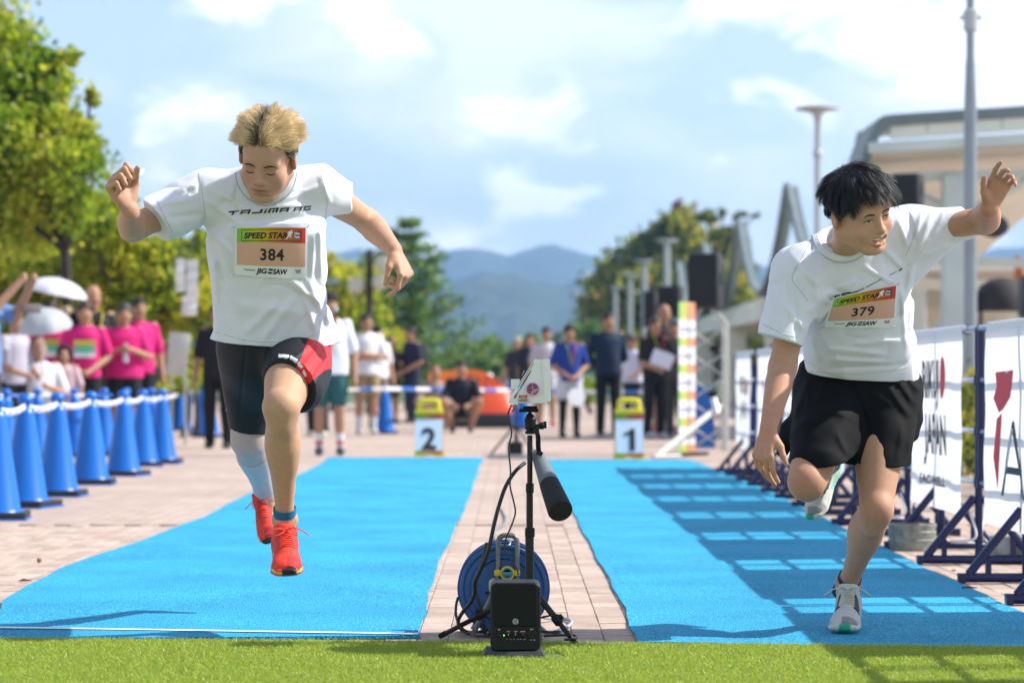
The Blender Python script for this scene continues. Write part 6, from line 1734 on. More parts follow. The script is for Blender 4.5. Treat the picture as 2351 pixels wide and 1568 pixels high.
# weights behind the barriers
def rusty_can():
    p = Vector((2.02, 12.2, 0)); c = P(2080, 1203, 12.3); p.x = c.x + .03
    root = thing("weight_can", (p.x, 12.3, 0), "rusty grey-green round can weighing down a barrier foot behind the stance leg", "can")
    mr = mat("rusty_can", (.22, .24, .21), .6, noise=.5, nscale=26, bump=.2, bscale=40)
    mb = MB(); mb.lathe([(.110, 0), (.112, .02), (.118, .05), (.112, .055), (.118, .09), (.113, .095), (.120, .125), (.108, .128), (.104, .115), (.0001, .11)], (p.x, 12.3, 0), 30); mb.build("can", mr, root)
    mb = MB(); mb.ball((p.x, 12.3, .11), (.095, .095, .022), 16); mb.build("concrete_fill", mat("brown_rust", (.16, .10, .07), .8, noise=.4, nscale=40), root)
rusty_can()
for (x, y, lab) in ((2.30, 11.42, "grey concrete block weighing down the barrier foot under the red disc banner"), (2.36, 9.5, "grey concrete block behind the nearest visible barrier foot")):
    mb = MB(); mb.box((x, y, .062), (.24, .16, .12), bev=.008); o = mb.build("concrete_block", mat("concrete", (.25, .28, .28), .85, noise=.2, nscale=20, bump=.2, bscale=120), None, origin=(x, y, 0)); tag(o, lab, "block")
for k, (y, lab) in enumerate(((11.42, "white cord knotted to the barrier foot below the red disc banner"), (13.45, "white cord tied at the barrier foot behind the stance knee"))):
    pts = smooth_path([Vector((FX - .04, y - .1, .23)), Vector((FX - .02, y - .12, .12)), Vector((FX - .12, y - .06, .10)), Vector((FX - .02, y, .09)), Vector((FX + .06, y + .02, .085)), Vector((FX + .02, y - .05, .13)), Vector((FX + .05, y + .05, .20))], 6)
    mb = MB(); mb.tube(pts, .006, 6); o = mb.build("tie_cord", mat("white_cord", (.72, .72, .74), .8), None, smooth=60, origin=pts[0]); tag(o, lab, "cord")

# ---- cones
m_cone = mat("cone_blue", (.005, .14, .56), .32, spec=.5, noise=.08, nscale=6, trans=.10)
m_cbase = mat("cone_base_black", (.012, .012, .016), .6)
def cone_proto():
    root = thing("traffic_cone", (0, 0, 0), "x", "traffic cone", "blue traffic cones")
    mb = MB(); mb.lathe([(.155, .035), (.150, .045), (.142, .06), (.060, .60), (.050, .635), (.030, .650), (.030, .662), (.047, .675), (.052, .695), (.046, .715), (.028, .730), (.0001, .735)], (0, 0, 0), 28); mb.build("body", m_cone, root, smooth=50)
    mb = MB(); mb.box((0, 0, .006), (.385, .385, .011), bev=.003); mb.lathe([(.165, .046), (.160, .056)], (0, 0, 0), 28); mb.build("base", m_cone, root)
    mb = MB(); mb.box((0, 0, .030), (.37, .37, .036), bev=.010); mb.build("weight", m_cbase, root)
    return root
cp = cone_proto()
front = [(-8, 1196), (58, 1168), (132, 1143), (208, 1116), (283, 1096), (328, 1074), (372, 1068)]
back = [(14, 1062), (86, 1056), (172, 1053), (238, 1051), (290, 1049), (347, 1046), (414, 993), (464, 1003), (480, 1008), (884, 1000), (1164, 984), (1200, 990)]
FN = ["blue cone cut by the left frame edge, nearest of the chained row", "second nearest blue cone of the chained row", "third blue cone of the chained row from the left frame edge", "fourth blue cone of the chained row", "fifth blue cone of the chained row",
      "sixth blue cone of the chained row, just before the farthest", "farthest blue cone of the chained row, beside the pink shirts"]
BN = ["blue cone behind the nearest cones, under the left frame edge's plaid man", "blue cone carrying a striped bar in front of the seated woman", "blue cone in front of the pink runner with folded hands", "blue cone half hidden between the pink runners",
      "blue cone showing its tip behind the fourth chained cone", "blue cone between the sixth and farthest chained cones, one row back", "blue cone in the open, left of the blond runner's hip", "blue cone at the end of the chain, left of the black-trousered legs", "blue cone touching the black-trousered legs",
      "lone blue cone between the man in beige shorts and board 2", "blue cone behind the white camera housing, left of its column", "blue cone behind the tripod head, right of its column"]
cone_tops = []
for k, (x, y) in enumerate(front + back):
    o = cp if k == 0 else copy_tree(cp)
    p = G(x, y - 4); o.location = p; o.rotation_euler = (0, 0, RNG.uniform(-.25, .25)); o["label"] = (FN + BN)[k]
    cone_tops.append(p + Vector((0, 0, .655)))
m_link_w = mat("chain_white", (.80, .80, .80), .35, spec=.5); m_link_b = mat("chain_blue", (.02, .15, .55), .35)
def link_mesh_proto(m):
    mb = MB(); pts = []
    for q in np.linspace(0, 2 * math.pi, 17)[:-1]: pts.append(Vector((.020 * math.cos(q) + math.copysign(.010, math.cos(q)), 0, .016 * math.sin(q))))
    mb.tube(pts, .0070, 6, closed=True); return mb.mesh("link", m, 60)
lk_w, lk_b = link_mesh_proto(m_link_w), link_mesh_proto(m_link_b)
def chain(a, b, label, sag=.06):
    root = thing("plastic_chain", a, label, "chain", "white plastic chains between the cones")
    L = (b - a).length; n = int(L / .046)
    for i in range(n):
        t = (i + .5) / n; p = a.lerp(b, t) - Vector((0, 0, sag * 4 * t * (1 - t)))
        t2 = t + .01; d = (a.lerp(b, t2) - Vector((0, 0, sag * 4 * t2 * (1 - t2)))) - p
        o = bpy.data.objects.new("link", lk_b if i % 6 == 5 else lk_w); COL.objects.link(o); o.parent = root; o.location = p - a
        q = d.to_track_quat("X", "Z"); o.rotation_mode = "QUATERNION"; o.rotation_quaternion = q @ Vector((1, 0, 0)).rotation_difference(Vector((1, 0, 0))) if i % 2 == 0 else q @ Matrix.Rotation(R(90), 4, "X").to_quaternion()
order = [0, 1, 2, 3, 4, 5, 6]
CN = ["white chain from the left frame edge to the second cone", "white chain between the second and third cones", "white chain between the third and fourth cones", "white chain between the fourth and fifth cones", "white chain between the fifth and sixth cones", "white chain between the two farthest cones of the row"]
for k in range(6): chain(cone_tops[k], cone_tops[k + 1], CN[k], .03)
chain(cone_tops[6], cone_tops[7 + 6], "white chain running on from the farthest cone past the dark shrub", .05); chain(cone_tops[7 + 6], cone_tops[7 + 7], "white chain ending by the black-trousered legs", .02)
def striped_bar(a, b, label, r=.016, name="striped_bar", cat="bar", n=None):
    mb = MB(); L = (b - a).length; n = n or max(3, int(L / .20))
    for i in range(n): mb.tube([a.lerp(b, i / n), a.lerp(b, (i + 1) / n)], r, 8, m=i % 2)
    o = mb.build(name, [m_link_w, m_link_b], None, smooth=50, origin=a); tag(o, label, cat)
striped_bar(cone_tops[7] + Vector((-1.0, -.6, 0)), cone_tops[8], "blue and white cone bar at the left frame edge, behind the chain")
striped_bar(cone_tops[8], cone_tops[9] + Vector((.4, 0, 0)), "blue and white cone bar in front of the seated woman with the parasol")
# barrier tape across the start area
t0, t1, t2, t3 = P(486, 905, 36), P(884, 893, 37), P(1166, 897, 41), P(1500, 902, 38)
striped_bar(t0, t1, "blue and white tape from the black-trousered legs to the lone cone", .026, "barrier_tape", "tape", 13); striped_bar(t1, t2, "blue and white tape in front of the crouching spectators", .030, "barrier_tape", "tape", 9); striped_bar(t2, t3, "blue and white tape in front of the navy-shirted spectators", .028, "barrier_tape", "tape", 11)

# ---- lane number boards
m_yel = mat("sign_yellow", (.75, .62, .02), .4, spec=.5)
m_bdattr = mat("board_print", rough=.45, attr="Col", spec=.4)
def board(xc, num, label, yg=1051):
    d = GD(yg); s = FPX / d; root = thing("number_board", (P(xc, yg, d).x, d, 0), label, "lane board")
    u = d / FPX; x0 = P(xc, yg, d).x
    W_, H_ = 64 * u, (yg - 948) * u
    lean = .10
    for sy, nm in ((-1, "front_panel"), (1, "back_panel")):
        T = lambda x, z, o=0.0: Vector((x0 + x, d + .20 + sy * (.20 - .17 * z / H_) - o, z))
        mb = MB(); mb.prism([(-W_ / 2, .03), (W_ / 2, .03), (W_ / 2, H_), (-W_ / 2, H_)], lambda a, b, w: T(a, b, -w), .025); pn = mb.build(nm, m_yel, root, smooth=0)
        for fx in (-.36, .36): mb = MB(); mb.prism([(fx * W_ - .05, 0), (fx * W_ + .05, 0), (fx * W_ + .05, .035), (fx * W_ - .05, .035)], lambda a, b, w: T(a, b, .001 - w), .03); mb.build("foot", m_yel, root, smooth=0)
        if sy == -1:
            cols = [(0, (.05, .35, .04)), (.3, (.30, .28, .02)), (.6, (.40, .10, .02)), (1, (.45, .02, .03))]
            gc = lambda q: tuple(np.interp(q, [c[0] for c in cols], [c[1][i] for c in cols]) for i in range(3))
            V, F, C = [], [], []
            def rect(xa, xb, za, zb, fn, o):
                for i in range(13):
                    x = xa + (xb - xa) * i / 12
                    for z in (za, zb): V.append(T(x, z, o)); C.append(fn(i / 12))
                b_ = len(V) - 26; F.extend([(b_ + 2 * i, b_ + 2 * i + 2, b_ + 2 * i + 3, b_ + 2 * i + 1) for i in range(12)])
            rect(-W_ * .495, W_ * .495, .05, H_ * .96, lambda q: (.62, .72, .84), .004); rect(-W_ * .495, W_ * .495, H_ * .86, H_ * .985, gc, .006); rect(-W_ * .495, W_ * .495, .040, .075, gc, .006)
            link_mesh("printed_sheet", np_mesh("printed_sheet", np.array([tuple(v) for v in V]), np.array(F), m_bdattr, col=np.array(C)), pn)
            Vt, Ft = text_polys(num, 1.0, bold=.035)
            if num == "1": Vt, Ft = np.array([(.22, 0), (.40, 0), (.40, .72), (.26, .72), (.22, .64), (.05, .58), (.05, .46), (.22, .53)]), [(0, 1, 2, 3, 4, 7), (4, 5, 6, 7)]
            Vt[:, 0] -= (Vt[:, 0].min() + Vt[:, 0].max()) / 2; hh = H_ * .47 / .72
            me = bpy.data.meshes.new("number"); me.from_pydata([T(p[0] * hh, H_ * .20 + p[1] * hh, .009) for p in Vt], [], Ft); me.materials.append(m_ink); link_mesh("number", me, pn)
    mb = MB(); zt = H_; w = W_ * .34
    mb.tube(smooth_path([Vector((x0 - w, d + .2, zt - .02)), Vector((x0 - w, d + .2, zt + .10)), Vector((x0 - w + .03, d + .2, zt + .125)), Vector((x0 + w - .03, d + .2, zt + .125)), Vector((x0 + w, d + .2, zt + .10)), Vector((x0 + w, d + .2, zt - .02))], 4), .028, 8); mb.build("handle", m_yel, root, smooth=60)
    mb = MB(); mb.box((x0, d + .2, zt + .012), (W_ * 1.02, .10, .05), bev=.01); mb.build("hinge_cap", m_yel, root)
board(984, "2", "yellow folding board numbered 2 at the start of the left lane"); board(1446, "1", "yellow folding board numbered 1 at the start of the right lane", 1057)

# ---- small things on the ground
p = G(90, 1291); mb = MB(); mb.ball((p.x, p.y, .010), (.011, .010, .011), 10); mb.lathe([(.012, .012), (.009, .019), (.0001, .022)], (p.x, p.y, 0), 10); tag(mb.build("acorn", mat("acorn_brown", (.20, .10, .04), .5), None, origin=(p.x, p.y, 0)), "single brown acorn lying on the bricks at the left", "acorn")
for k, (x, y, l, a, lab) in enumerate(((1990 + 236, 1358, .06, .1, "dark twig lying on the shaded part of the right mat"), (2222, 1345, .02, .6, "tiny dark bark chip beside the twig on the right mat"), (2190, 1318, .02, 1.0, "brown bud on the grey bricks beside the right mat"))):
    p = G(x, y); mb = MB(); mb.tube([Vector((p.x - l / 2, p.y - l * .1 * a, .016)), Vector((p.x, p.y, .018)), Vector((p.x + l / 2, p.y + l * .15, .015))], [.0035, .004, .002], 6); tag(mb.build("twig", mat("twig_brown", (.05, .03, .02), .8), None, origin=p), lab, "twig")
for k, (x, y, lab) in enumerate(((58, 1336, "curled reddish dead leaf on the bricks at the left edge"), (585, 1204, "small pale petal on the blue mat near the trailing shoe"))):
    p = G(x, y); mb = MB(); mb._add([(p.x - .03, p.y, .006), (p.x - .005, p.y - .012, .016), (p.x + .03, p.y, .008), (p.x, p.y + .014, .005)], [(0, 1, 2, 3)]); mb._add([(p.x - .03, p.y, .004), (p.x - .005, p.y - .012, .014), (p.x + .03, p.y, .006), (p.x, p.y + .014, .003)], [(3, 2, 1, 0)]); tag(mb.build("dead_leaf", mat("leaf_red", (.30, .09, .04), .7), None, smooth=0, origin=p), lab, "leaf")
# ================================================================== spectators and staff
SKIN = (0.40, 0.215, 0.135)
def flat_mat(c, rough=.75, n=.05): return mat("cloth_%d_%d_%d" % tuple(int(v * 999) for v in c), c, rough, spec=.25, noise=n, nscale=7, bump=.15, bscale=40)
ARMS = {"down": ((.150, .01, .620), (.155, -.04, .465)), "front": ((.158, .01, .635), (.030, -.125, .535)), "chest": ((.165, -.02, .640), (.030, -.150, .690)), "back": ((.155, .05, .635), (.030, .115, .535)),
        "mic": ((.150, -.06, .670), (.020, -.125, .845)), "crossed": ((.150, -.04, .640), (-.050, -.130, .655)), "phone": ((.140, -.10, .760), (.060, -.220, .915)), "lap": ((.150, -.03, .62), (.06, -.16, .56)), "knees": ((.16, -.08, .64), (.05, -.22, .60))}
def spectator(label, x, top, feet=None, H=1.70, yaw=0, shirt=(.7, .7, .7), bottom="pants", bcol=(.02, .02, .025), hair=(.015, .012, .010), long=False, arms=("down", "down"), pose="stand", hat=None, sock=None, shoe=(.05, .05, .05), skin=SKIN, girth=1.0, bib=None, lanyard=None, longhair=False, d=None, bald=False, head_yaw=0, group=None):
    f = {"stand": 1.0, "seat": .74, "crouch": .60}[pose]; hh = H * f
    if d is None:
        s1 = (HY - top) / (hh - EYE) if hh > EYE + .3 else 0
        s2 = (feet - HY) / EYE if feet else s1
        s_ = .5 * (s1 + s2) if s1 else s2
        d = FPX / s_
    p0 = P(x, HY, d); p0.z = 0
    root = thing("person", p0, label, "person", group)
    cy, sy = math.cos(R(yaw)), math.sin(R(yaw))
    T = lambda q: np.array(((q[0] * cy - q[1] * sy) * H, (q[0] * sy + q[1] * cy) * H, q[2] * H))
    dz = {"stand": 0, "seat": -.26, "crouch": -.40}[pose]
    hip = [(.052, 0, .515 + dz), (-.052, 0, .515 + dz)]
    if pose == "stand": kn = [(.060, -.01, .285), (-.058, .0, .285)]; an = [(.068, .01, .045), (-.062, .02, .045)]
    elif pose == "seat": kn = [(.075, -.23, .275), (-.07, -.23, .275)]; an = [(.075, -.21, .045), (-.065, -.22, .045)]
    else: kn = [(.155, -.19, .285), (-.155, -.19, .285)]; an = [(.080, -.08, .050), (-.080, -.08, .050)]; hip = [(.055, .02, .17), (-.055, .02, .17)]; dz = -.36
    sh = [(.105, 0, .815 + dz), (-.105, 0, .815 + dz)]; neck = (0, 0, .845 + dz); hc = (0, -.012, .930 + dz)
    el, wr = [], []
    for sx, a in zip((1, -1), arms):
        e, w = ARMS[a]; e = (sx * e[0], e[1], e[2] + dz); w = (sx * w[0], w[1], w[2] + dz)
        if a == "crossed": w = (w[0], w[1] - .01 * sx, w[2] + .012 * sx)
        el.append(e); wr.append(w)
    h = .014; r = H
    ext = .36 * H
    lo, hi = np.array((-ext, -ext, -.02)), np.array((ext, ext, hh + .06))
    g = girth
    HM = head_frame(yaw + head_yaw, 4, 0)
    s = SDF(lo, hi, h)
    s.loft(T((0, 0, .50 + dz)), T((0, 0, .84 + dz)), (cy, sy, 0), [(0, .082 * r * g, .06 * r), (.5, .078 * r * g, .055 * r), (.85, .10 * r * g, .055 * r), (1, .04 * r, .035 * r)], .03)
    s.limb(T(neck), T((0, -.005, .90 + dz)), (.033 * r, .031 * r), .02); add_head(s, T(hc), HM, H / 1.72 * 1.0, detail=False)
    for i in (0, 1):
        s.limb(T(sh[i]), T(el[i]), (.031 * r, .025 * r), .02); s.limb(T(el[i]), T(wr[i]), (.026 * r, .017 * r), .015)
        wv = nrm(T(wr[i]) - T(el[i])); s.ell(T(wr[i]) + wv * .045, (.028, .028, .045), .02)
        s.limb(T(hip[i]), T(kn[i]), (.050 * r * g, .034 * r), .03); s.limb(T(kn[i]), T(an[i]), [(0, .033 * r), (.3, .034 * r), (1, .021 * r)], .015)
    def col(V):
        C = np.tile(np.array(skin), (len(V), 1)); q = (V - np.array(p0) - T(hc)) @ HM * (1.72 / H)
        eye = (np.abs(np.abs(q[:, 0]) - .032) < .017) & (np.abs(q[:, 2] - .006) < .011) & (q[:, 1] < -.05); C[eye] = np.array(skin) * .35
        C[(np.abs(q[:, 0]) < .022) & (np.abs(q[:, 2] + .064) < .007) & (q[:, 1] < -.05)] = np.array(skin) * .55
        if sock is not None:
            for i in (0, 1):
                a_ = np.array(p0) + T(an[i]); m_ = (np.linalg.norm((V - a_)[:, :2], axis=1) < .09) & (V[:, 2] < sock[1]); C[m_] = sock[0]
                if len(sock) > 2: m_ = m_ & (V[:, 2] > .12) & (V[:, 2] < .165); C[m_] = sock[2]
        return C
    off = np.array(p0)
    def put(s_, name, m, it=1, colf=None):
        V, Q = s_.mesh(); V = relax(V, Q, it) + off
        return link_mesh(name, np_mesh(name, V, Q, m, smooth=True, col=colf(V) if colf else None), root)
    put(s, "body", m_skin, 1, col)
    # shirt
    s = SDF(lo, hi, h)
    bt = .495 + dz
    s.loft(T((0, 0, bt)), T((0, 0, .855 + dz)), (cy, sy, 0), [(0, .112 * r * g, .085 * r), (.45, .102 * r * g, .080 * r), (.78, .108 * r * g, .072 * r), (.90, .080 * r, .055 * r), (1, .038 * r, .038 * r)], .02, pw=2.1)
    for i in (0, 1):
        e = np.array(T(el[i])); a_ = np.array(T(sh[i])); e2 = e if long else a_ + (e - a_) * .80
        s.limb(a_ - np.array((0, 0, .012)), e2, (.035 * r, .038 * r if not long else .033 * r), .035)
        if long: s.limb(e, T(wr[i]), (.034 * r, .024 * r), .02)
    s.band(lambda p: .006 * lump(p, 14, int(x) % 97), .03)
    top_c = T(neck); s.limb(top_c, T((0, -.02, .92 + dz)), (.040 * r, .05 * r), 0, "s")
    so = put(s, "shirt", flat_mat(shirt), 1)
    # bottoms
    s = SDF(lo, hi, h)
    s.loft(T((0, 0, .47 + dz)), T((0, 0, .545 + dz)), (cy, sy, 0), [(0, .095 * r * g, .075 * r), (1, .098 * r * g, .076 * r)], .03)
    for i in (0, 1):
        a_, k_ = np.array(T(hip[i])), np.array(T(kn[i]))
        if bottom == "shorts": s.limb(a_, a_ + (k_ - a_) * .72, (.060 * r * g, .058 * r), .02)
        elif bottom == "skirt": s.limb(a_, a_ + (k_ - a_) * .55, (.062 * r, .070 * r), .05)
        else:
            s.limb(a_, k_, (.058 * r * g, .043 * r), .02); s.limb(k_, T(an[i]), (.043 * r, .034 * r), .02)
    s.band(lambda p: .005 * lump(p, 16, 5 + int(x) % 89), .03)
    put(s, {"shorts": "shorts", "skirt": "shorts", "pants": "trousers"}[bottom], flat_mat(bcol), 1)
    if bottom == "skirt":
        s = SDF(lo, hi, h)
        for i in (0, 1): s.limb(T(hip[i]), T(kn[i]), (.052 * r, .037 * r), .02); s.limb(T(kn[i]), T(an[i]), [(0, .036 * r), (.3, .037 * r), (1, .025 * r)], .02)
        put(s, "leggings", flat_mat((.012, .012, .014)), 1)
    # hair / hat
    W = lambda a, b, c: T(hc) + HM @ (np.array([a, b, c]) * H / 1.72)
    s = SDF(np.array(T(hc)) - .22, np.array(T(hc)) + .22, .009)
    if not bald:
        s.ell(W(0, .018, .036), (.084, .104, .094), 0, "u", HM); s.cut(W(0, -.078, .055), HM @ np.array((0, -1, -.62)))
        s.cut(W(0, .03, -.055 if not longhair else -.16), (0, 0, -1)); 
        if longhair: s.limb(W(0, .06, -.02), W(0, .075, -.19), (.075, .055), .03); s.cut(W(0, -.01, 0), HM @ np.array((0, -1, -.25)))
        s.band(lambda p: .005 * lump(p, 50, 3), .03)
        put(s, "hair", flat_mat(hair, .5), 1)
    if hat:
        mb = MB(); up = Vector(HM[:, 2]); c = Vector(W(0, .012, .062)) + Vector(off)
        mb.lathe([(.098, -.01), (.097, .01), (.090, .035), (.062, .062), (.0001, .070)], c, 18, axis=up)
        if hat[1] == "cap":
            q = [Vector(off) + Vector(W(a, b, .056)) for a, b in ((-.07, -.05), (-.055, -.13), (0, -.155), (.055, -.13), (.07, -.05))]; mb._add(q + [v + Vector((0, 0, .008)) for v in q], [(4, 3, 2, 1, 0), (5, 6, 7, 8, 9)] + [(i, i + 1, i + 6, i + 5) for i in range(4)])
        else: mb.lathe([(.092, -.008), (.150, -.030), (.152, -.024), (.092, .0)], c, 18, axis=up)
        mb.build("hat", flat_mat(hat[0]), root, smooth=40)
    # shoes
    for i in (0, 1):
        a_ = np.array(T(an[i])); fw = np.array((sy, -cy, 0)); s = SDF(a_ - .22, a_ + .22, .010)
        s.ell(a_ + fw * .055 + (0, 0, -.035), (.046, .125, .036), .01, "u", np.array([[cy, -sy, 0], [sy, cy, 0], [0, 0, 1]])); s.ell(a_ + (0, 0, -.015), (.042, .05, .05), .03); s.cut((0, 0, .003), (0, 0, -1))
        put(s, "shoe", flat_mat(shoe, .6), 1)
    ft = lambda a, b, c: Vector(off) + Vector(T((a, b, c + dz)))
    if bib:
        mb = MB()
        for (v0, v1, m_) in ((.0, .30, 0), (.30, .72, 1), (.72, 1, 2)):
            w_, z0, z1 = .070, .63, .745
            a_, b_ = z1 - (z1 - z0) * v0, z1 - (z1 - z0) * v1
            mb._add([ft(-w_, -.088 - .004, a_), ft(w_, -.092, a_), ft(w_, -.096, b_), ft(-w_, -.096, b_)], [(0, 3, 2, 1)], m_)
            mb._add([ft(-w_, -.086, a_), ft(w_, -.086, a_), ft(w_, -.090, b_), ft(-w_, -.090, b_)], [(0, 1, 2, 3)], 2)
        mb.build("bib", [flat_mat((.55, .42, .05)), flat_mat((.16, .50, .32)), flat_mat((.75, .77, .75))], root, smooth=0)
    if lanyard:
        for sx, cc in zip((1, -1), lanyard):
            mb = MB(); mb.tube([ft(sx * .035, .0, .862), ft(sx * .045, -.06, .83), ft(sx * .022, -.092, .74), ft(0, -.10, .64)], .010, 6); mb.build("lanyard", flat_mat(cc), root, smooth=60)
    return root, lambda a, b, c: ft(a, b, c - dz)
PINK = (.62, .015, .17); NAVY = (.010, .020, .055); BLK = (.014, .014, .017); WHT = (.70, .71, .75)
GP = "pink shirted entrants waiting behind the cones"
spectator("pink-shirted runner with race bib, behind the small grey parasol", 116, 690, H=1.72, yaw=10, shirt=PINK, bottom="shorts", bcol=BLK, bib=1, hair=(.03, .02, .015), group=GP)
spectator("person in tan cap between two pink-shirted runners", 156, 706, H=1.66, shirt=(.30, .20, .20), hat=((.62, .50, .30), "cap"), yaw=-15)
spectator("pink-shirted runner with bib and hands folded low in front", 195, 693, H=1.70, shirt=PINK, bottom="shorts", bcol=BLK, bib=1, arms=("front", "front"), yaw=8, hair=(.04, .022, .015), group=GP)
spectator("tall balding man in black with yellow lanyard behind pink shirts", 213, 655, H=1.92, shirt=BLK, bcol=BLK, hair=(.06, .05, .045), bald=True, lanyard=((.5, .42, .02), (.5, .42, .02)), yaw=25)
spectator("broad pink-shirted man holding a drink bottle at his chest", 285, 697, H=1.69, shirt=PINK, bottom="shorts", bcol=BLK, arms=("chest", "chest"), girth=1.18, yaw=12, hair=(.05, .045, .04), group=GP)
spectator("pink-shirted man half hidden behind the one with the bottle", 318, 684, H=1.80, shirt=PINK, bottom="shorts", bcol=BLK, yaw=25, group=GP)
spectator("small child in pale pink standing between pink runners' legs", 148, 800, H=1.17, d=27.6, shirt=(.55, .38, .40), bottom="shorts", bcol=(.5, .35, .36), longhair=True)
spectator("dark-haired seated person in black tee beside pink shirts", 350, 790, pose="seat", H=1.80, d=40.5, shirt=BLK, bcol=(.03, .03, .04), arms=("lap", "lap"), yaw=30)
spectator("seated man in navy shirt at the end of the crowd", 385, 783, pose="seat", H=1.88, d=41, shirt=(.02, .06, .26), bcol=(.05, .08, .2), arms=("lap", "lap"), yaw=35)
_, wf = spectator("seated long-haired woman in white blouse holding a grey parasol", 88, 772, pose="seat", H=1.74, d=27.2, shirt=(.68, .66, .70), bcol=(.35, .33, .36), arms=("chest", "lap"), longhair=True, yaw=20)
spectator("person in lilac-grey top with black sleeve cuff at the left edge", 32, 716, H=1.55, d=27.0, shirt=(.40, .38, .46), bcol=BLK, arms=("lap", "lap"), yaw=60)
spectator("man in blue plaid shirt raising a phone at the left frame edge", -42, 600, H=1.74, d=20.0, shirt=(.13, .23, .45), bcol=BLK, long=False, arms=("phone", "phone"), yaw=75)
p = P(72, 708, 20.1); mb = MB(); mb.box(p, (.15, .012, .075), bev=.008, rot=Matrix.Rotation(R(20), 3, "Z")); tag(mb.build("mobile_phone", mat("phone_grey", (.22, .17, .16), .35), None, origin=p), "brown-grey phone held up by the plaid-shirted man", "phone")
p = P(288, 812, 29.0 - .38); mb = MB(); mb.lathe([(.030, -.10), (.033, -.09), (.033, .05), (.014, .09), (.014, .115), (.0001, .117)], p, 14); tag(mb.build("drink_bottle", mat("bottle_clear", (.72, .70, .74), .2, trans=.3), None, origin=p), "clear plastic drink bottle held by the broad pink-shirted man", "bottle")
spectator("black-clad person seen behind the blond runner's right hip", 500, 712, 1043, H=1.72, shirt=BLK, bcol=(.010, .010, .012), yaw=-10, shoe=(.02, .02, .02))
# announcer and companions
spectator("announcer in white tee and green shorts speaking into a microphone", 756, 676, 1050, H=1.76, shirt=WHT, bottom="shorts", bcol=(.03, .11, .115), arms=("down", "mic"), hat=((.02, .016, .02), "cap"), sock=((.70, .70, .72), .24, (.55, .06, .10)), shoe=(.04, .05, .07), girth=1.1, lanyard=((.60, .20, .02), (.45, .60, .20)), yaw=6)
dA = FPX / (.5 * ((HY - 676) / .93 + 180 / EYE)); p = P(769, 716, dA - .32); ax = Vector((.08, -.25, .95)).normalized()
mb = MB(); mb.lathe([(.013, -.17), (.016, -.02), (.018, 0)], p, 14, axis=ax); rt = mb.build("microphone", m_blk, None, origin=p); tag(rt, "silver headed black microphone held at the announcer's mouth", "microphone"); mb = MB(); mb.ball(p + ax * .02, (.030, .030, .032), 14); mb.build("grille_head", mat("mic_silver", (.35, .40, .44), .3, metal=.8), rt)
spectator("man in white tee and beige shorts with folded arms", 841, 716, 995, H=1.80, shirt=WHT, bottom="shorts", bcol=(.30, .22, .13), arms=("crossed", "crossed"), sock=((.62, .66, .78), .28), shoe=(.60, .58, .55), yaw=18)
spectator("person in white behind the man with folded arms", 868, 748, 985, H=1.70, shirt=(.72, .70, .72), bcol=(.25, .20, .15), yaw=40)
spectator("woman in dark patterned dress partly hidden beyond the white tees", 898, 772, 972, H=1.62, shirt=(.07, .055, .05), bottom="shorts", bcol=(.06, .05, .05), arms=("chest", "lap"), yaw=40, longhair=True)
spectator("black-trousered person with cream shoes behind the announcer", 728, 730, 1000, H=1.70, shirt=(.03, .03, .035), bcol=BLK, shoe=(.65, .62, .55), yaw=-20)
rt, wf = spectator("man in navy tee with black backpack looking left", 945, 745, 968, H=1.80, shirt=(.018, .018, .045), bcol=(.02, .025, .06), arms=("front", "front"), yaw=-55)
mb = MB(); c = wf(0, .115, .70); mb.box(c, (.30, .18, .46), bev=.05, rot=Matrix.Rotation(R(-55), 3, "Z")); tag(mb.build("backpack", mat("backpack_black", (.012, .012, .016), .7), None, origin=c), "black backpack worn by the man in navy tee", "backpack")
spectator("crouching woman in speckled blouse beside the orange banner", 1000, 838, 985, pose="crouch", H=1.64, shirt=(.34, .25, .22), bcol=(.30, .24, .20), arms=("knees", "knees"), d=40, longhair=True, hair=(.10, .06, .04))
spectator("crouching man in black tee and grey shorts before the orange banner", 1060, 836, 985, pose="crouch", H=1.74, shirt=(.012, .014, .024), bottom="shorts", bcol=(.22, .18, .16), arms=("knees", "knees"), d=38.5)
# right of the centre
spectator("man in pale cap and black tee beyond the white camera housing", 1188, 788, 962, H=1.72, shirt=(.02, .02, .03), bcol=BLK, hat=((.42, .38, .26), "cap"), d=55, girth=1.05)
spectator("dark-shirted man just left of the camera housing's top", 1216, 800, 970, H=1.72, shirt=(.018, .020, .035), bottom="shorts", bcol=BLK, d=49, arms=("chest", "down"))
spectator("youth in grey-white tee with red shoes right of the housing", 1254, 771, 998, H=1.74, shirt=(.48, .47, .52), bottom="shorts", bcol=(.6, .6, .64), shoe=(.55, .06, .07), yaw=10)
spectator("woman in royal blue uniform tee, white shorts and black leggings", 1307, 757, 1016, H=1.60, shirt=(.015, .045, .26), bottom="skirt", bcol=(.55, .56, .64), arms=("front", "front"), lanyard=((.35, .05, .06), (.22, .24, .03)), yaw=12, shoe=(.03, .03, .04))
spectator("tall man in navy long-sleeved top, hands behind his back", 1396, 716, 1000, H=1.80, shirt=(.010, .024, .060), bcol=(.010, .011, .016), long=True, arms=("back", "back"), yaw=14)
spectator("small woman in white shirt beside the tall navy-topped man", 1452, 770, 985, H=1.56, shirt=(.62, .62, .76), bcol=(.02, .022, .04), arms=("lap", "down"), yaw=-30, hair=(.05, .03, .025))
spectator("person in black with red and yellow lanyard holding white papers", 1503, 732, 998, d=35.5, H=1.70, shirt=BLK, bcol=(.010, .010, .013), arms=("chest", "lap"), lanyard=((.40, .03, .03), (.30, .30, .02)), hair=(.06, .04, .035), yaw=30, shoe=(.5, .5, .56))
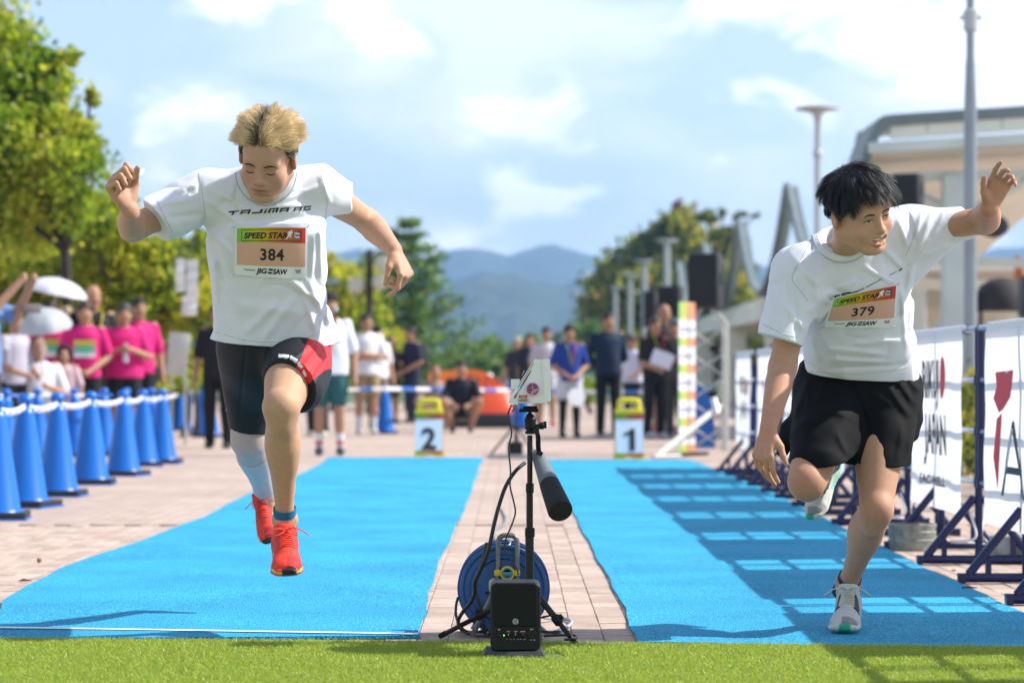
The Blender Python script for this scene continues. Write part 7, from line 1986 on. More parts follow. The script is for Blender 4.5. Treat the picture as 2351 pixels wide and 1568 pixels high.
spectator("tall brown-haired man standing behind the lanyard wearer", 1524, 697, 990, d=39, H=1.98, shirt=(.02, .02, .028), bcol=(.30, .20, .15), hair=(.09, .05, .03), yaw=25, bottom="shorts", shoe=(.5, .08, .07))
spectator("person in grey cap and brown-grey jacket by the striped banner", 1550, 730, 995, d=36.5, H=1.70, shirt=(.085, .075, .068), bcol=(.075, .07, .07), long=True, hat=((.10, .12, .13), "cap"), arms=("chest", "down"), yaw=-35)
p = P(1520, 825, 34.9); mb = MB(); mb.box(p, (.30, .03, .22), bev=.01, rot=Matrix.Rotation(R(20), 3, "Y")); tag(mb.build("paper_folder", mat("paper_lilac", (.60, .62, .76), .6), None, origin=p), "white folder held by the person with the lanyard", "folder")
p = P(1323, 912, 31.9); mb = MB(); mb.lathe([(.0001, 0), (.11, .002), (.115, .008), (.0001, .010)], p, 18, axis=Vector((.2, -1, .15))); tag(mb.build("round_fan", mat("fan_white", (.80, .80, .82), .4), None, origin=p), "white round fan held in front of the blue-uniformed woman", "fan")
print("crowd", _time.time() - _T0)
# ================================================================== trees, buildings, lamps, loudspeakers beyond the lanes
m_leaf = mat("leaf", rough=.45, spec=.45, attr="Col", trans=.6)
m_bark = mat("bark", (.030, .023, .018), .9, noise=.4, nscale=12, bump=.4, bscale=30)
def leaves(blobs, n, size, pal, seed, shell=.55, sub=9, droop=0.0):
    """blobs: [(centre, (rx, ry, rz))]; leaf-sized quads gathered in clumps through each volume."""
    g = np.random.default_rng(seed); vol = np.array([b[1][0] * b[1][2] for b in blobs]); cnt = np.maximum(30, (n * vol / vol.sum()).astype(int))
    Ps, Sz = [], []
    for (c, r), k in zip(blobs, cnt):
        nc = max(4, k // (sub * 6)); u = g.normal(size=(nc, 3)); u /= np.linalg.norm(u, axis=1)[:, None]
        cc = u * (shell + (1 - shell) * g.random((nc, 1)) ** .5) * np.array(r) * (1 + .16 * g.normal(size=(nc, 1)))
        pick = g.integers(0, nc, k); rr = .24 * min(r)
        Ps.append(np.array(c) + cc[pick] + g.normal(size=(k, 3)) * rr * np.array((1, 1, .7)))
    p = np.concatenate(Ps); n = len(p)
    t = g.normal(size=(n, 3)); t[:, 2] -= .4 + droop; t /= np.linalg.norm(t, axis=1)[:, None]
    w = np.cross(t, g.normal(size=(n, 3))); w /= np.linalg.norm(w, axis=1)[:, None]
    s = size * g.uniform(.6, 1.3, (n, 1))
    V = np.stack([p - t * s * .5, p + w * s * .32, p + t * s * .5, p - w * s * .32], 1).reshape(-1, 3)
    F = np.arange(n * 4).reshape(-1, 4)
    pal = np.array(pal); lowf = np.sin(p @ g.normal(size=3) * 2.2 / max(size * 9, .3)) * .5 + g.normal(0, .5, n)
    idx = np.clip(((lowf + 1.2) / 2.4 * len(pal)), 0, len(pal) - 1e-3).astype(int)
    C = np.repeat(pal[idx] * g.uniform(.75, 1.25, (n, 1)), 4, axis=0)
    return V, F, C
def limbs_mesh(paths, m=m_bark):
    mb = MB()
    for pts, r in paths: mb.tube(pts, r, 7)
    return mb
def tree(label, base, blobs_px, d, n, size, pal, seed, trunk=.10, cat="tree", name="broadleaf_tree", shell=.5, dz=1.0, group=None, twigs=True):
    base = Vector(base); root = thing(name, base, label, cat, group)
    bl = [(np.array(P(x, y, d + o)), (rx * d / FPX, max(rx * d / FPX * dz, .3), ry * d / FPX)) for (x, y, rx, ry, o) in blobs_px]
    V, F, C = leaves(bl, n, size, pal, seed, shell)
    V[:, 2] = np.maximum(V[:, 2], .02)
    link_mesh("crown", np_mesh("crown", V, F, m_leaf, col=C), root)
    g = np.random.default_rng(seed + 1); paths = []
    topz = max(b[0][2] for b in bl); fork = base + Vector((g.normal(0, .1), 0, max(.5, (min(b[0][2] for b in bl) - base.z) * .8)))
    paths.append(([base, base.lerp(fork, .5) + Vector((g.normal(0, .05), 0, 0)), fork], [trunk * 1.25, trunk, trunk * .8]))
    for c, r in bl:
        c = Vector(c); mid = fork.lerp(c, .5) + Vector((g.normal(0, .15), g.normal(0, .15), .2)); paths.append(([fork, mid, c, c + Vector((g.normal(0, .3) * r[0], 0, r[2] * .7))], [trunk * .6, trunk * .42, trunk * .25, trunk * .08]))
        if twigs:
            for _ in range(4):
                e = c + Vector(tuple(g.normal(0, .55, 3) * np.array(r))); paths.append(([c, c.lerp(e, .5) + Vector((0, 0, .1)), e], [trunk * .2, trunk * .12, trunk * .04]))
    limbs_mesh(paths).build("trunk", m_bark, root, smooth=60)
    return root
Y1 = [(.10, .20, .012), (.18, .30, .016), (.28, .40, .022), (.42, .50, .035), (.58, .60, .06), (.50, .45, .05)]
Y2 = [(.13, .22, .014), (.26, .35, .02), (.40, .47, .028), (.56, .57, .04), (.62, .52, .05)]
OL = [(0.062, 0.112, 0.019), (0.125, 0.175, 0.025), (0.250, 0.288, 0.031), (0.425, 0.400, 0.044), (0.600, 0.425, 0.056)]
DK = [(0.027, 0.053, 0.021), (0.045, 0.075, 0.027), (0.075, 0.112, 0.033), (0.135, 0.165, 0.045)]
PN = [(.04, .10, .035), (.08, .18, .05), (.15, .27, .07), (.26, .36, .09)]
def at(x, d): p = P(x, HY, d); p.z = 0; return p
tree("tall yellow-green tree filling the upper left corner, dark leaning trunk", at(150, 33), [(-30, 120, 90, 140, 0), (40, 170, 90, 110, .3), (20, 330, 140, 130, 0), (110, 280, 80, 100, .2), (150, 400, 90, 90, -.2), (-60, 430, 120, 120, 0), (70, 470, 130, 90, .3), (185, 330, 42, 60, 0), (120, 160, 50, 60, .2), (205, 240, 22, 26, 0)], 33, 24000, .105, Y1, 11, .08)
tree("lower bushy yellow tree behind the crowd, left of the pink shirts", at(40, 38), [(0, 590, 120, 80, 0), (90, 560, 110, 80, .4), (-60, 640, 110, 90, 0), (60, 660, 130, 80, .2), (150, 640, 90, 80, 0)], 38, 16000, .115, Y1, 12, .06)
tree("spreading yellow tree hung with white strips, left of the blond runner", at(330, 37), [(220, 520, 80, 90, 0), (270, 610, 110, 80, .3), (360, 620, 100, 75, 0), (430, 640, 70, 80, .2), (330, 700, 120, 70, 0), (460, 580, 40, 50, 0), (230, 700, 90, 70, .2), (440, 720, 60, 60, 0)], 37, 20000, .105, Y2, 13, .06)
tree("dark evergreen bush low behind the pink shirts", at(330, 42), [(240, 800, 110, 70, 0), (360, 800, 100, 60, 0), (120, 790, 120, 80, 0), (10, 800, 120, 80, 0), (440, 820, 50, 45, 0)], 42, 7000, .12, OL, 14, .06, "bush", "bush")
for k, (x, y, rx, ry, d, pal, lab) in enumerate(((452, 845, 40, 30, 37, Y2, "low yellow shrub left of the black-trousered legs"), (418, 880, 60, 22, 36, Y1, "low grassy planting beyond the chained cones"), (780, 880, 50, 20, 60, Y2, "low yellow planting behind the announcer"), (905, 800, 34, 50, 66, Y2, "small orange-yellow shrub by the backpack man"))):
    tree(lab, at(x, d), [(x, y, rx, ry, 0)], d, 1200, .09, pal, 30 + k, .03, "shrub", "shrub")
tree("yellow tree right behind the announcer's head", at(770, 64), [(770, 660, 50, 60, 0), (820, 700, 60, 70, .5), (760, 740, 60, 70, 0), (840, 770, 60, 70, 0), (745, 620, 25, 40, 0)], 64, 6500, .15, Y2, 15, .13)
# pines
def pine(label, x, ytop, d, reach, seed, base_y=None):
    base = at(x, d); H = EYE + (HY - ytop) * d / FPX; root = thing("pine_tree", base, label, "tree"); g = np.random.default_rng(seed)
    mb = MB(); mb.tube([base, base + Vector((.1, 0, H * .5)), base + Vector((.05, 0, H))], [.13, .09, .02], 8)
    P_, T_ = [], []
    lev = 13
    for i in range(lev):
        t = .14 + .84 * i / (lev - 1); L = reach * 1.15 * (1 - t) ** .7 * g.uniform(.6, 1.25) + .12
        nb = 5
        for k in range(nb):
            a = 2 * math.pi * (k + g.uniform(-.3, .3)) / nb + i * .7; l = L * g.uniform(.65, 1.15)
            o = base + Vector((0, 0, H * t)); pts = [o + Vector((math.cos(a) * l * s_, math.sin(a) * l * s_, l * (-.12 * s_ + .40 * s_ * s_ + .1 * math.sin(k * 2.1 + i) * s_))) for s_ in (0, .35, .7, 1)]
            mb.tube(pts, [.03 * (1.2 - t), .02 * (1.2 - t), .012, .005], 5)
            m_ = int(150 * l / reach) + 20; q = g.random(m_) ** .7
            pp = np.array([np.interp(q, (0, .35, .7, 1), [p[c] for p in pts]) for c in range(3)]).T + g.normal(size=(m_, 3)) * np.array((.15, .15, .09)) * (1.15 - t * .5)
            P_.append(pp); T_.append(np.tile(np.array(pts[3] - pts[1]) / (pts[3] - pts[1]).length, (m_, 1)))
    mb.build("trunk", m_bark, root, smooth=60)
    p = np.concatenate(P_); t = np.concatenate(T_) * .8 + g.normal(size=p.shape) * .6; t /= np.linalg.norm(t, axis=1)[:, None]
    w = np.cross(t, g.normal(size=p.shape)); w /= np.linalg.norm(w, axis=1)[:, None]; n = len(p); s = .26 * g.uniform(.6, 1.3, (n, 1))
    V = np.stack([p - t * s * .5, p + w * s * .13, p + t * s * .5, p - w * s * .13], 1).reshape(-1, 3); pal = np.array(PN)
    C = np.repeat(pal[g.integers(0, len(pal), n)] * g.uniform(.8, 1.3, (n, 1)), 4, axis=0)
    link_mesh("crown", np_mesh("crown", V, np.arange(n * 4).reshape(-1, 4), m_leaf, col=C), root)
pine("tall green pine with drooping boughs beside the hills, centre", 938, 508, 68, 1.95, 21)
pine("shorter dense pine left of the tall one, behind the wooden pole", 862, 590, 72, 1.7, 22)
# trees right of centre
tree("large olive and ochre tree behind the row of disc lamps", at(1530, 165), [(1480, 600, 70, 60, 0), (1560, 560, 80, 60, 1), (1420, 690, 80, 80, 0), (1530, 680, 120, 100, 0), (1640, 610, 70, 80, 1), (1620, 720, 110, 100, 0), (1480, 780, 110, 80, 0), (1390, 770, 60, 70, 0), (1700, 760, 80, 90, 0), (1360, 705, 26, 24, 0), (1690, 640, 40, 40, 0), (1590, 800, 100, 70, 0)], 165, 30000, .55, OL, 16, .35)
tree("sparse tree reaching thin ochre branches over the roof peaks", at(1640, 150), [(1620, 500, 30, 22, 0), (1665, 490, 18, 12, 0), (1700, 500, 26, 12, 0), (1735, 495, 10, 7, 0), (1650, 540, 34, 22, 0), (1690, 555, 28, 18, 0)], 150, 1500, .30, OL, 17, .16, shell=.1)
tree("thin red-leaved treetop rising above the olive tree", at(1548, 175), [(1555, 500, 15, 34, 0), (1562, 465, 11, 20, 0), (1528, 510, 6, 40, 0), (1548, 540, 26, 22, 0)], 175, 800, .32, [(.16, .03, .035), (.24, .06, .05), (.20, .09, .06)], 18, .14, shell=.1)
far = [(1010, 838, 44, 30, 130), (1075, 832, 46, 34, 150), (1130, 822, 40, 42, 140), (1185, 830, 44, 34, 150), (1240, 815, 40, 50, 120), (1290, 826, 46, 46, 135), (1345, 800, 40, 60, 140), (960, 842, 40, 26, 130)]
FNm = ["low round green shrub by the crouching woman's head", "dark green shrub above the orange banner", "taller blue-green shrub above the orange banner's right end", "green shrub behind the pale-capped man", "green treelet behind the camera housing", "green treelet between the red-shoed youth and the uniformed woman", "dark treelet at the foot of the olive tree", "low green shrub below the pine's lowest boughs"]
for k, (x, y, rx, ry, d) in enumerate(far):
    tree(FNm[k], at(x, d), [(x, y, rx, ry, 0), (x + rx * .5, y + ry * .4, rx * .7, ry * .6, 0), (x - rx * .5, y + ry * .4, rx * .7, ry * .6, 0)], d, 1500, .30, DK if k % 2 else PN, 50 + k, .12, "shrub", "shrub", twigs=False)
tree("bright lime bush right of the blue-uniformed woman", at(1358, 60), [(1358, 890, 32, 26, 0)], 60, 1200, .12, [(.20, .32, .02), (.30, .42, .03), (.38, .46, .05)], 61, .05, "bush", "bush", twigs=False)
V, F, C = leaves([(np.array((3.7 + .2 * math.sin(y), y, .42)), (.42, .6, .42)) for y in np.arange(10.5, 34, .8)], 15000, .075, [(.06, .09, .012), (.14, .17, .02), (.26, .27, .03), (.34, .30, .04)], 62, .4)
V[:, 2] = np.maximum(V[:, 2], .01)
hd = thing("hedge", (3.7, 20, 0), "low yellow-green hedge running behind the barriers", "hedge"); link_mesh("foliage", np_mesh("foliage", V, F, m_leaf, col=C), hd)
mb = MB()
for y in np.arange(10.5, 34, .8): mb.tube([(3.7, y, 0), (3.72, y, .5)], .02, 6)
o = mb.build("stems", m_bark, hd, smooth=60); o["kind"] = "stuff"

# ---- lamps in a row
m_grey = mat("lamp_grey", (.40, .42, .43), .4, metal=.3, noise=.1, nscale=4)
for k, (x, y, d, lab) in enumerate(((1877, 252, 50.5, "tall disc topped lamp post above the dark-haired runner's head"), (1531, 554, 98, "tallest of the far disc lamps, before the olive tree"), (1480, 601, 115, "second far disc lamp, left of the tallest"), (1447, 632, 131, "third far disc lamp, on a thick pale post"), (1413, 661, 148, "farthest and lowest disc lamp of the row"))):
    p = P(x, y, d); root = thing("disc_lamp", (p.x, d, 0), lab, "street lamp", "disc topped lamp posts in a row")
    mb = MB(); q_ = 1.0 if d < 60 else 1.9; mb.tube([(p.x, d, 0), (p.x, d, 2.6)], .105 * q_, 12); mb.tube([(p.x, d, 2.6), (p.x, d, p.z - .1)], .065 * q_, 12); mb.lathe([(.11, 2.55), (.12, 2.6), (.075, 2.68)], (p.x, d, 0), 12); mb.lathe([(.085, p.z - .95), (.095, p.z - .93), (.095, p.z - .85), (.07, p.z - .82)], (p.x, d, 0), 12); mb.build("post", m_grey, root, smooth=50)
    mb = MB(); mb.lathe([(.07, -.22), (.09, -.12), (.16, -.06), (.30, -.03), (.44, -.005), (.455, .015), (.44, .035), (.30, .065), (.0001, .08)], p, 24); mb.build("head", m_grey, root, smooth=60)
d = 26.0; p = P(2228, 870, d); root = thing("lamp_pole", (p.x, d, 0), "tall bare grey steel pole rising out of the picture by the raised hand", "pole")
mb = MB(); mb.lathe([(.066, 0), (.066, 3.6), (.052, 4.05), (.042, 4.15), (.040, 6.5)], (p.x, d, 0), 16); mb.build("shaft", mat("pole_steel", (.25, .28, .31), .35, metal=.4, noise=.15, nscale=3), root, smooth=40)
zc = EYE + (HY - 48) * d / FPX; mb = MB(); mb.lathe([(.045, zc - .12), (.072, zc - .10), (.072, zc + .10), (.045, zc + .12)], (p.x, d, 0), 14); mb.box((p.x, d, zc + .03), (.22, .06, .035)); mb.build("collar", m_grey, root)
# wooden pole with round lamps
d = 58; p = at(848, d); root = thing("wooden_pole", p, "dark wooden pole with round lamps on arms before the pines", "pole")
mb = MB(); mb.tube([p, p + Vector((0, 0, EYE + (HY - 573) * d / FPX))], .085, 10); mb.build("shaft", m_bark, root)
for x, y in ((818, 655), (872, 648), (880, 606)):
    q = P(x, y, d); mb = MB(); mb.lathe([(.0001, -.10), (.17, -.09), (.20, 0), (.17, .09), (.0001, .10)], q, 16, axis=Vector((0, -1, .2))); mb.tube([q + Vector((0, .06, 0)), Vector((p.x, d, q.z))], .025, 6); mb.build("lamp_head", mat("lamp_cream", (.48, .45, .36), .5), root)

# ---- loudspeakers on stands
m_cab = mat("cabinet_black", (.013, .014, .017), .5, noise=.1, nscale=10); m_st = mat("stand_white", (.55, .55, .52), .4)
def cabinet(x0, x1, y0, y1, d, label, yaw=-18, stand=True, group=None):
    a, b = P(x0, y1, d), P(x1, y0, d); w, h = (b.x - a.x), b.z - a.z; c = (a + b) / 2; root = thing("loudspeaker", (c.x, d, a.z), label, "loudspeaker")
    M3 = Matrix.Rotation(R(yaw), 3, "Z"); ww = w * .80; dp = ww * .85
    mb = MB(); mb.box(c + Vector((0, dp / 2, 0)), (ww, dp, h), rot=M3, bev=.03); mb.build("cabinet", m_cab, root)
    mb = MB(); mb.box(c + Vector((0, dp / 2, 0)) + M3 @ Vector((0, -dp / 2 - .008, 0)), (ww * .92, .012, h * .94), rot=M3, bev=.004); mb.build("grille", mat("grille_black", (.008, .009, .012), .75), root)
    mb = MB(); mb.box(c + Vector((0, dp / 2, 0)) + M3 @ Vector((ww / 2 + .004, .02, .02)), (.012, .10, .14), rot=M3, bev=.004); mb.build("handle", m_blk, root)
    if stand:
        st = thing("speaker_stand", (c.x, d, 0), "tripod pole under the " + label.replace("black ", "", 1), "stand"); cy = d + dp / 2
        mb = MB(); mb.tube([(c.x, cy, .25), (c.x, cy, a.z - .002)], .022, 10); mb.build("pole", m_st, st)
        for k in range(3):
            q = R(-100 + 120 * k); e = Vector((c.x + .75 * math.cos(q), cy + .75 * math.sin(q), .02)); mb = MB(); mb.tube([(c.x, cy, .85), e], .018, 8); mb.tube([(c.x, cy, .35), Vector((c.x, cy, .85)).lerp(e, .55)], .012, 6); mb.build("leg", m_st, st)
    return c
cabinet(1577, 1668, 581, 707, 28.0, "black loudspeaker high on the truss stand beside the olive tree", stand=False)
cabinet(1508, 1574, 656, 770, 41.0, "black loudspeaker behind the tall brown-haired man")
cabinet(1477, 1512, 668, 752, 44.0, "black narrow loudspeaker left of the tall brown-haired man")
cabinet(2048, 2130, 398, 480, 32.0, "black loudspeaker behind the dark-haired runner's shoulder", -25)
c = P(1625, 870, 28.2); ts = thing("truss_stand", (c.x, 28.3, 0), "white lattice truss stand with angled legs beside the colour-striped banner", "stand")
zt = P(0, 709, 28).z
corn = [(c.x + sx * .20, 28.3 + sy * .20) for sx, sy in ((-1, -1), (1, -1), (1, 1), (-1, 1))]
for (x, y) in corn: mb = MB(); mb.tube([(x, y, .02), (x, y, zt - .15)], .022, 8); mb.build("upright", m_st, ts)
for k in range(4):
    (xa, ya), (xb, yb) = corn[k], corn[(k + 1) % 4]
    for i in range(5):
        z0 = .05 + i * (zt - .25) / 5; z1 = z0 + (zt - .25) / 5
        mb = MB(); mb.tube([(xa, ya, z0), (xb, yb, z1)], .011, 6); mb.build("lattice_bar", m_st, ts)
for (x, y) in corn: mb = MB(); mb.tube([(x, y, zt - .15), (c.x + (x - c.x) * .3, 28.3 + (y - 28.3) * .3, zt - .004)], .018, 6); mb.build("head_strut", m_st, ts)
q0 = P(1652, 932, 27.6); q1 = G(1510, 1052); mb = MB(); mb.tube([q0, (q1.x, q1.y, .03)], .032, 8); mb.build("long_leg", m_st, ts)
mb = MB(); mb.tube([(q1.x - .05, q1.y - .08, .022), (q1.x + .25, q1.y + .2, .022)], .022, 8); mb.build("leg_foot", m_st, ts)
mb = MB(); mb.tube([P(1638, 915, 27.5), P(1646, 950, 27.4)], .035, 8); mb.build("bright_clamp", mat("chrome", (.8, .8, .8), .15, metal=1), ts)
for x, y in ((1640, 800), (1636, 905)): mb = MB(); mb.box(P(x, y, 28.1), (.10, .10, .08), bev=.01); mb.build("black_joint", m_blk, ts)

# ---- colour-striped standing banner
d = 27.2; xa, xb = P(1557, 0, d).x, P(1590, 0, d).x; zt = P(0, 700, d).z; rt = thing("striped_banner", ((xa + xb) / 2, d, 0), "tall narrow standing banner banded green, orange and red with white", "banner stand")
V, F, C = [], [], []
dirv = Vector((.20, .30, 0)); o0 = Vector((xa, d - .1, 0))
nb = 17; hB = zt / nb
for k in range(nb):
    z0, z1 = .03 + hB * k, .03 + hB * (k + 1)
    for i in range(9):
        q = i / 8
        cc = tuple(np.interp(q, (0, .25, .6, 1), [c_[j] for c_ in ((.16, .46, .13), (.42, .46, .10), (.60, .36, .10), (.60, .16, .14))]) for j in range(3)) if (k % 3 == 0 or k > 15) else (.66, .66, .72)
        for z in (z0, z1): V.append(tuple(o0 + dirv * q + Vector((0, 0, z)))); C.append(cc)
    b_ = len(V) - 18; F += [(b_ + 2 * i, b_ + 2 * i + 2, b_ + 2 * i + 3, b_ + 2 * i + 1) for i in range(8)]
pn = link_mesh("panel", np_mesh("panel", np.array(V), np.array(F), m_bdattr, col=np.array(C)), rt)
for k in range(1, 15, 3):
    z0 = .03 + hB * (k + .5); me = bpy.data.meshes.new("lettering"); Vt, Ft = text_polys("RIKUJ" if k % 4 == 1 else "SPEED", 1.0, bold=.02); Vt[:, 0] *= .8 / Vt[:, 0].max()
    me.from_pydata([o0 + dirv * (.1 + p[0]) + Vector((.004, -.006, z0 + hB * .25 + p[1] * hB * .6)) for p in Vt], [], Ft); me.materials.append(mat("soft_grey_print", (.30, .28, .36), .6)); link_mesh("lettering", me, pn)
mb = MB(); mb.box(o0 + dirv * .5 + Vector((0, .05, .02)), (.6, .22, .04), rot=Matrix.Rotation(math.atan2(.30, .20), 3, "Z"), bev=.01); mb.build("base", m_blk, rt); mb = MB(); mb.tube([o0 + dirv * .5 + Vector((.02, .03, .03)), o0 + dirv * .5 + Vector((.02, .03, zt))], .012, 6); mb.build("mast", m_grey, rt)
p0_ = G(1535, 1000); mb = MB(); mb.prism([(-.16, 0), (.16, 0), (.12, .75), (-.06, .75)], lambda u, v, w: Vector((p0_.x + u, 30.5 + w + v * .1, v)), .10); tag(mb.build("folding_screen", mat("panel_blue", (.01, .12, .45), .5), None, smooth=0, origin=(p0_.x, 30.5, 0)), "narrow blue folding panel standing left of the striped banner", "panel")

# ---- orange pop-up banner
d = 43.0; a, b = P(985, 862, d), P(1176, 962, d); rt = thing("popup_banner", ((a.x + b.x) / 2, d, 0), "curved orange pop-up banner behind the crouching spectators", "banner")
V, F, C = [], [], []
def arch(q): return math.sin(math.pi * min(max(q, 0.02), .98)) ** .35
nx = 40; W_ = b.x - a.x; Hh = EYE + (HY - 848) * d / FPX
for i in range(nx + 1):
    q = i / nx; top = Hh * arch(.12 + .84 * q) if q > .5 else Hh * (.97 + .03 * q)
    for j in range(9): z = .25 + (top - .25) * j / 8; V.append((a.x + W_ * q, d - .05 - .25 * (1 - j / 8), z)); C.append((.68 + .05 * (j / 8), .075 + .14 * (j / 8) * (1 - q), .022))
F = [(i * 9 + j, (i + 1) * 9 + j, (i + 1) * 9 + j + 1, i * 9 + j + 1) for i in range(nx) for j in range(8)]
pn = link_mesh("front_cloth", np_mesh("front_cloth", np.array(V), np.array(F), m_bdattr, smooth=True, col=np.array(C)), rt)
Vb = np.array(V); Vb[:, 1] = 2 * d - Vb[:, 1]; link_mesh("back_cloth", np_mesh("back_cloth", Vb, np.array(F)[:, ::-1], m_bdattr, smooth=True, col=np.array(C)), rt)
mb = MB(); mb.box(((a.x + b.x) / 2, d, .125), (W_, .62, .25), bev=.02); mb.build("dark_base", mat("base_dark", (.02, .02, .03), .7), rt)
me = bpy.data.meshes.new("lettering"); Vt, Ft = text_polys("SPEED STAR", 1.0, shear=.2, bold=.03); Vt[:, 0] *= (W_ * .62) / Vt[:, 0].max()
me.from_pydata([Vector((a.x + W_ * .30 + p[0], d - .22, .72 + p[1] * .22)) for p in Vt], [], Ft); me.materials.append(mat("dark_orange_print", (.30, .03, .01), .6)); link_mesh("lettering", me, pn)
mb = MB(); c = P(1122, 868, 46); mb.ball(c, .10, 12); mb.tube([(c.x, 46, 0), c], .03, 8); tag(mb.build("bollard_light", mat("bollard_pale", (.6, .58, .5), .4), None, smooth=60, origin=(c.x, 46, 0)), "small pale round-headed post behind the orange banner", "post")

# ---- parasols
def parasol(label, cx, cy, rpx, d, hgt, m_top, m_in, tilt, grip, rib=8):
    p = P(cx, cy, d); r = rpx * d / FPX; root = thing("parasol", grip, label, "parasol"); ax = Vector((tilt[0], tilt[1], 1)).normalized(); a_, b_ = frame_of(ax)
    n = 32; V, F = [], []
    for i in range(8):
        t = i / 7
        for j in range(n):
            q = 2 * math.pi * j / n; sc = 1 - .05 * t * abs(math.sin(q * rib / 2)) ** .7 * 0 - .07 * t * (abs(math.sin(q * rib / 2)))
            V.append(tuple(p + (a_ * math.cos(q) + b_ * math.sin(q)) * r * math.sin(t * 1.35) / math.sin(1.35) * sc + ax * hgt * r * (math.cos(t * 1.35) - math.cos(1.35))))
    F = [(i * n + j, (i + 1) * n + j, (i + 1) * n + (j + 1) % n, i * n + (j + 1) % n) for i in range(7) for j in range(n)]
    link_mesh("canopy", np_mesh("canopy", np.array(V), np.array(F), m_top, smooth=True), root)
    V2 = [tuple(Vector(v) - ax * .006) for v in V]; link_mesh("lining", np_mesh("lining", np.array(V2), np.array(F)[:, ::-1], m_in, smooth=True), root)
    for k in range(rib):
        pts = [Vector(V[i * n + k * n // rib]) - ax * .009 for i in range(1, 8)]; mb = MB(); mb.tube(pts, .004, 4); mb.build("rib", m_grey, root, smooth=60)
    mb = MB(); mb.tube([p + ax * hgt * r * .85, grip], .010, 8); mb.build("shaft", mat("shaft_white", (.6, .6, .6), .4), root)
m_par = mat("parasol_silver", (.50, .53, .56), .55, trans=.25); m_par2 = mat("parasol_white", (.72, .72, .78), .5, trans=.15); m_pin = mat("parasol_black_lining", (.012, .012, .016), .7)
parasol("small grey-white parasol held by the seated woman in front of the pink shirts", 104, 754, 64, 26.6, .95, m_par, m_par, (-.10, -.25), P(98, 860, 26.75))
parasol("white parasol with black lining held above the crowd at the left", 128, 674, 74, 29.0, .62, m_par2, m_pin, (.20, -.05), P(112, 790, 29.2))

# ---- white hanging strips and pale panel
for k, (x0, x1, y0, y1, lab) in enumerate(((403, 424, 593, 669, "upper left white strip hanging in the yellow tree"), (428, 454, 597, 684, "long white strip hanging beside the upper left one"), (418, 452, 680, 724, "lowest short white strip hanging in the yellow tree"))):
    d = 34.0 + .2 * k; a, b = P(x0, y1, d), P(x1, y0, d); mb = MB(); n = 8
    vs = [(a.x + (b.x - a.x) * i, d + .03 * math.sin(j * 1.1 + k), a.z + (b.z - a.z) * j / n) for j in range(n + 1) for i in (0, 1)]; fs = [(2 * j, 2 * j + 1, 2 * j + 3, 2 * j + 2) for j in range(n)]
    mb._add(vs, fs); mb._add([(x, y + .004, z) for x, y, z in vs], [f[::-1] for f in fs]); rt = mb.build("hanging_strip", mat("strip_white", (.8, .8, .82), .6, trans=.4), None, origin=((a.x + b.x) / 2, d, b.z)); tag(rt, lab, "strip")
    mb = MB(); mb.tube([((a.x + b.x) / 2, d, b.z), ((a.x + b.x) / 2, d + .5, b.z + .5)], .006, 5); mb.build("string", m_cable, rt)
d = 31.5; a, b = P(385, 862, d), P(432, 764, d); rt = thing("notice_panel", ((a.x + b.x) / 2, d, 0), "pale leaning notice panel under the yellow tree", "panel")
mb = MB(); mb.box((a + b) / 2, (b.x - a.x, .03, b.z - a.z), rot=Matrix.Rotation(R(6), 3, "Y"), bev=.004); mb.build("sheet", mat("panel_pale", (.55, .55, .50), .6, noise=.1, nscale=8), rt)
for x in (a.x + .04, b.x - .04): mb = MB(); mb.tube([(x, d + .03, 0), (x, d + .03, b.z)], .016, 6); mb.build("leg", m_grey, rt)
mb = MB(); d = 38; a = at(300, d); mb.box((P(250, 0, d).x + .2, d, .38), (3.4, .05, .05)); mb.box((P(250, 0, d).x + .2, d, .62), (3.4, .05, .05))
for i in range(6): mb.tube([(P(250, 0, d).x - 1.4 + .65 * i, d, 0), (P(250, 0, d).x - 1.4 + .65 * i, d, .70)], .03, 6)
# ---- second timing stand at the start line
d = 26.6; p = at(1183, d); rt = thing("start_tripod", p, "small black stand with a boxy unit at the start end between the mats", "tripod")
mb = MB(); mb.tube([p, p + Vector((0, 0, 1.0))], .014, 8); mb.build("column", m_alu, rt)
for q in (200, 320, 80): mb = MB(); mb.tube([p + Vector((0, 0, .35)), p + Vector((.30 * math.cos(R(q)), .30 * math.sin(R(q)), .01))], .012, 6); mb.build("leg", m_alu, rt)
mb = MB(); mb.box(p + Vector((0, -.12, .095)), (.16, .14, .16), bev=.01); mb.build("black_unit", m_blk, rt); mb = MB(); mb.box(p + Vector((-.02, -.2, .02)), (.55, .22, .035), bev=.008); mb.build("grey_tray", mat("tray_grey", (.28, .30, .33), .5), rt)

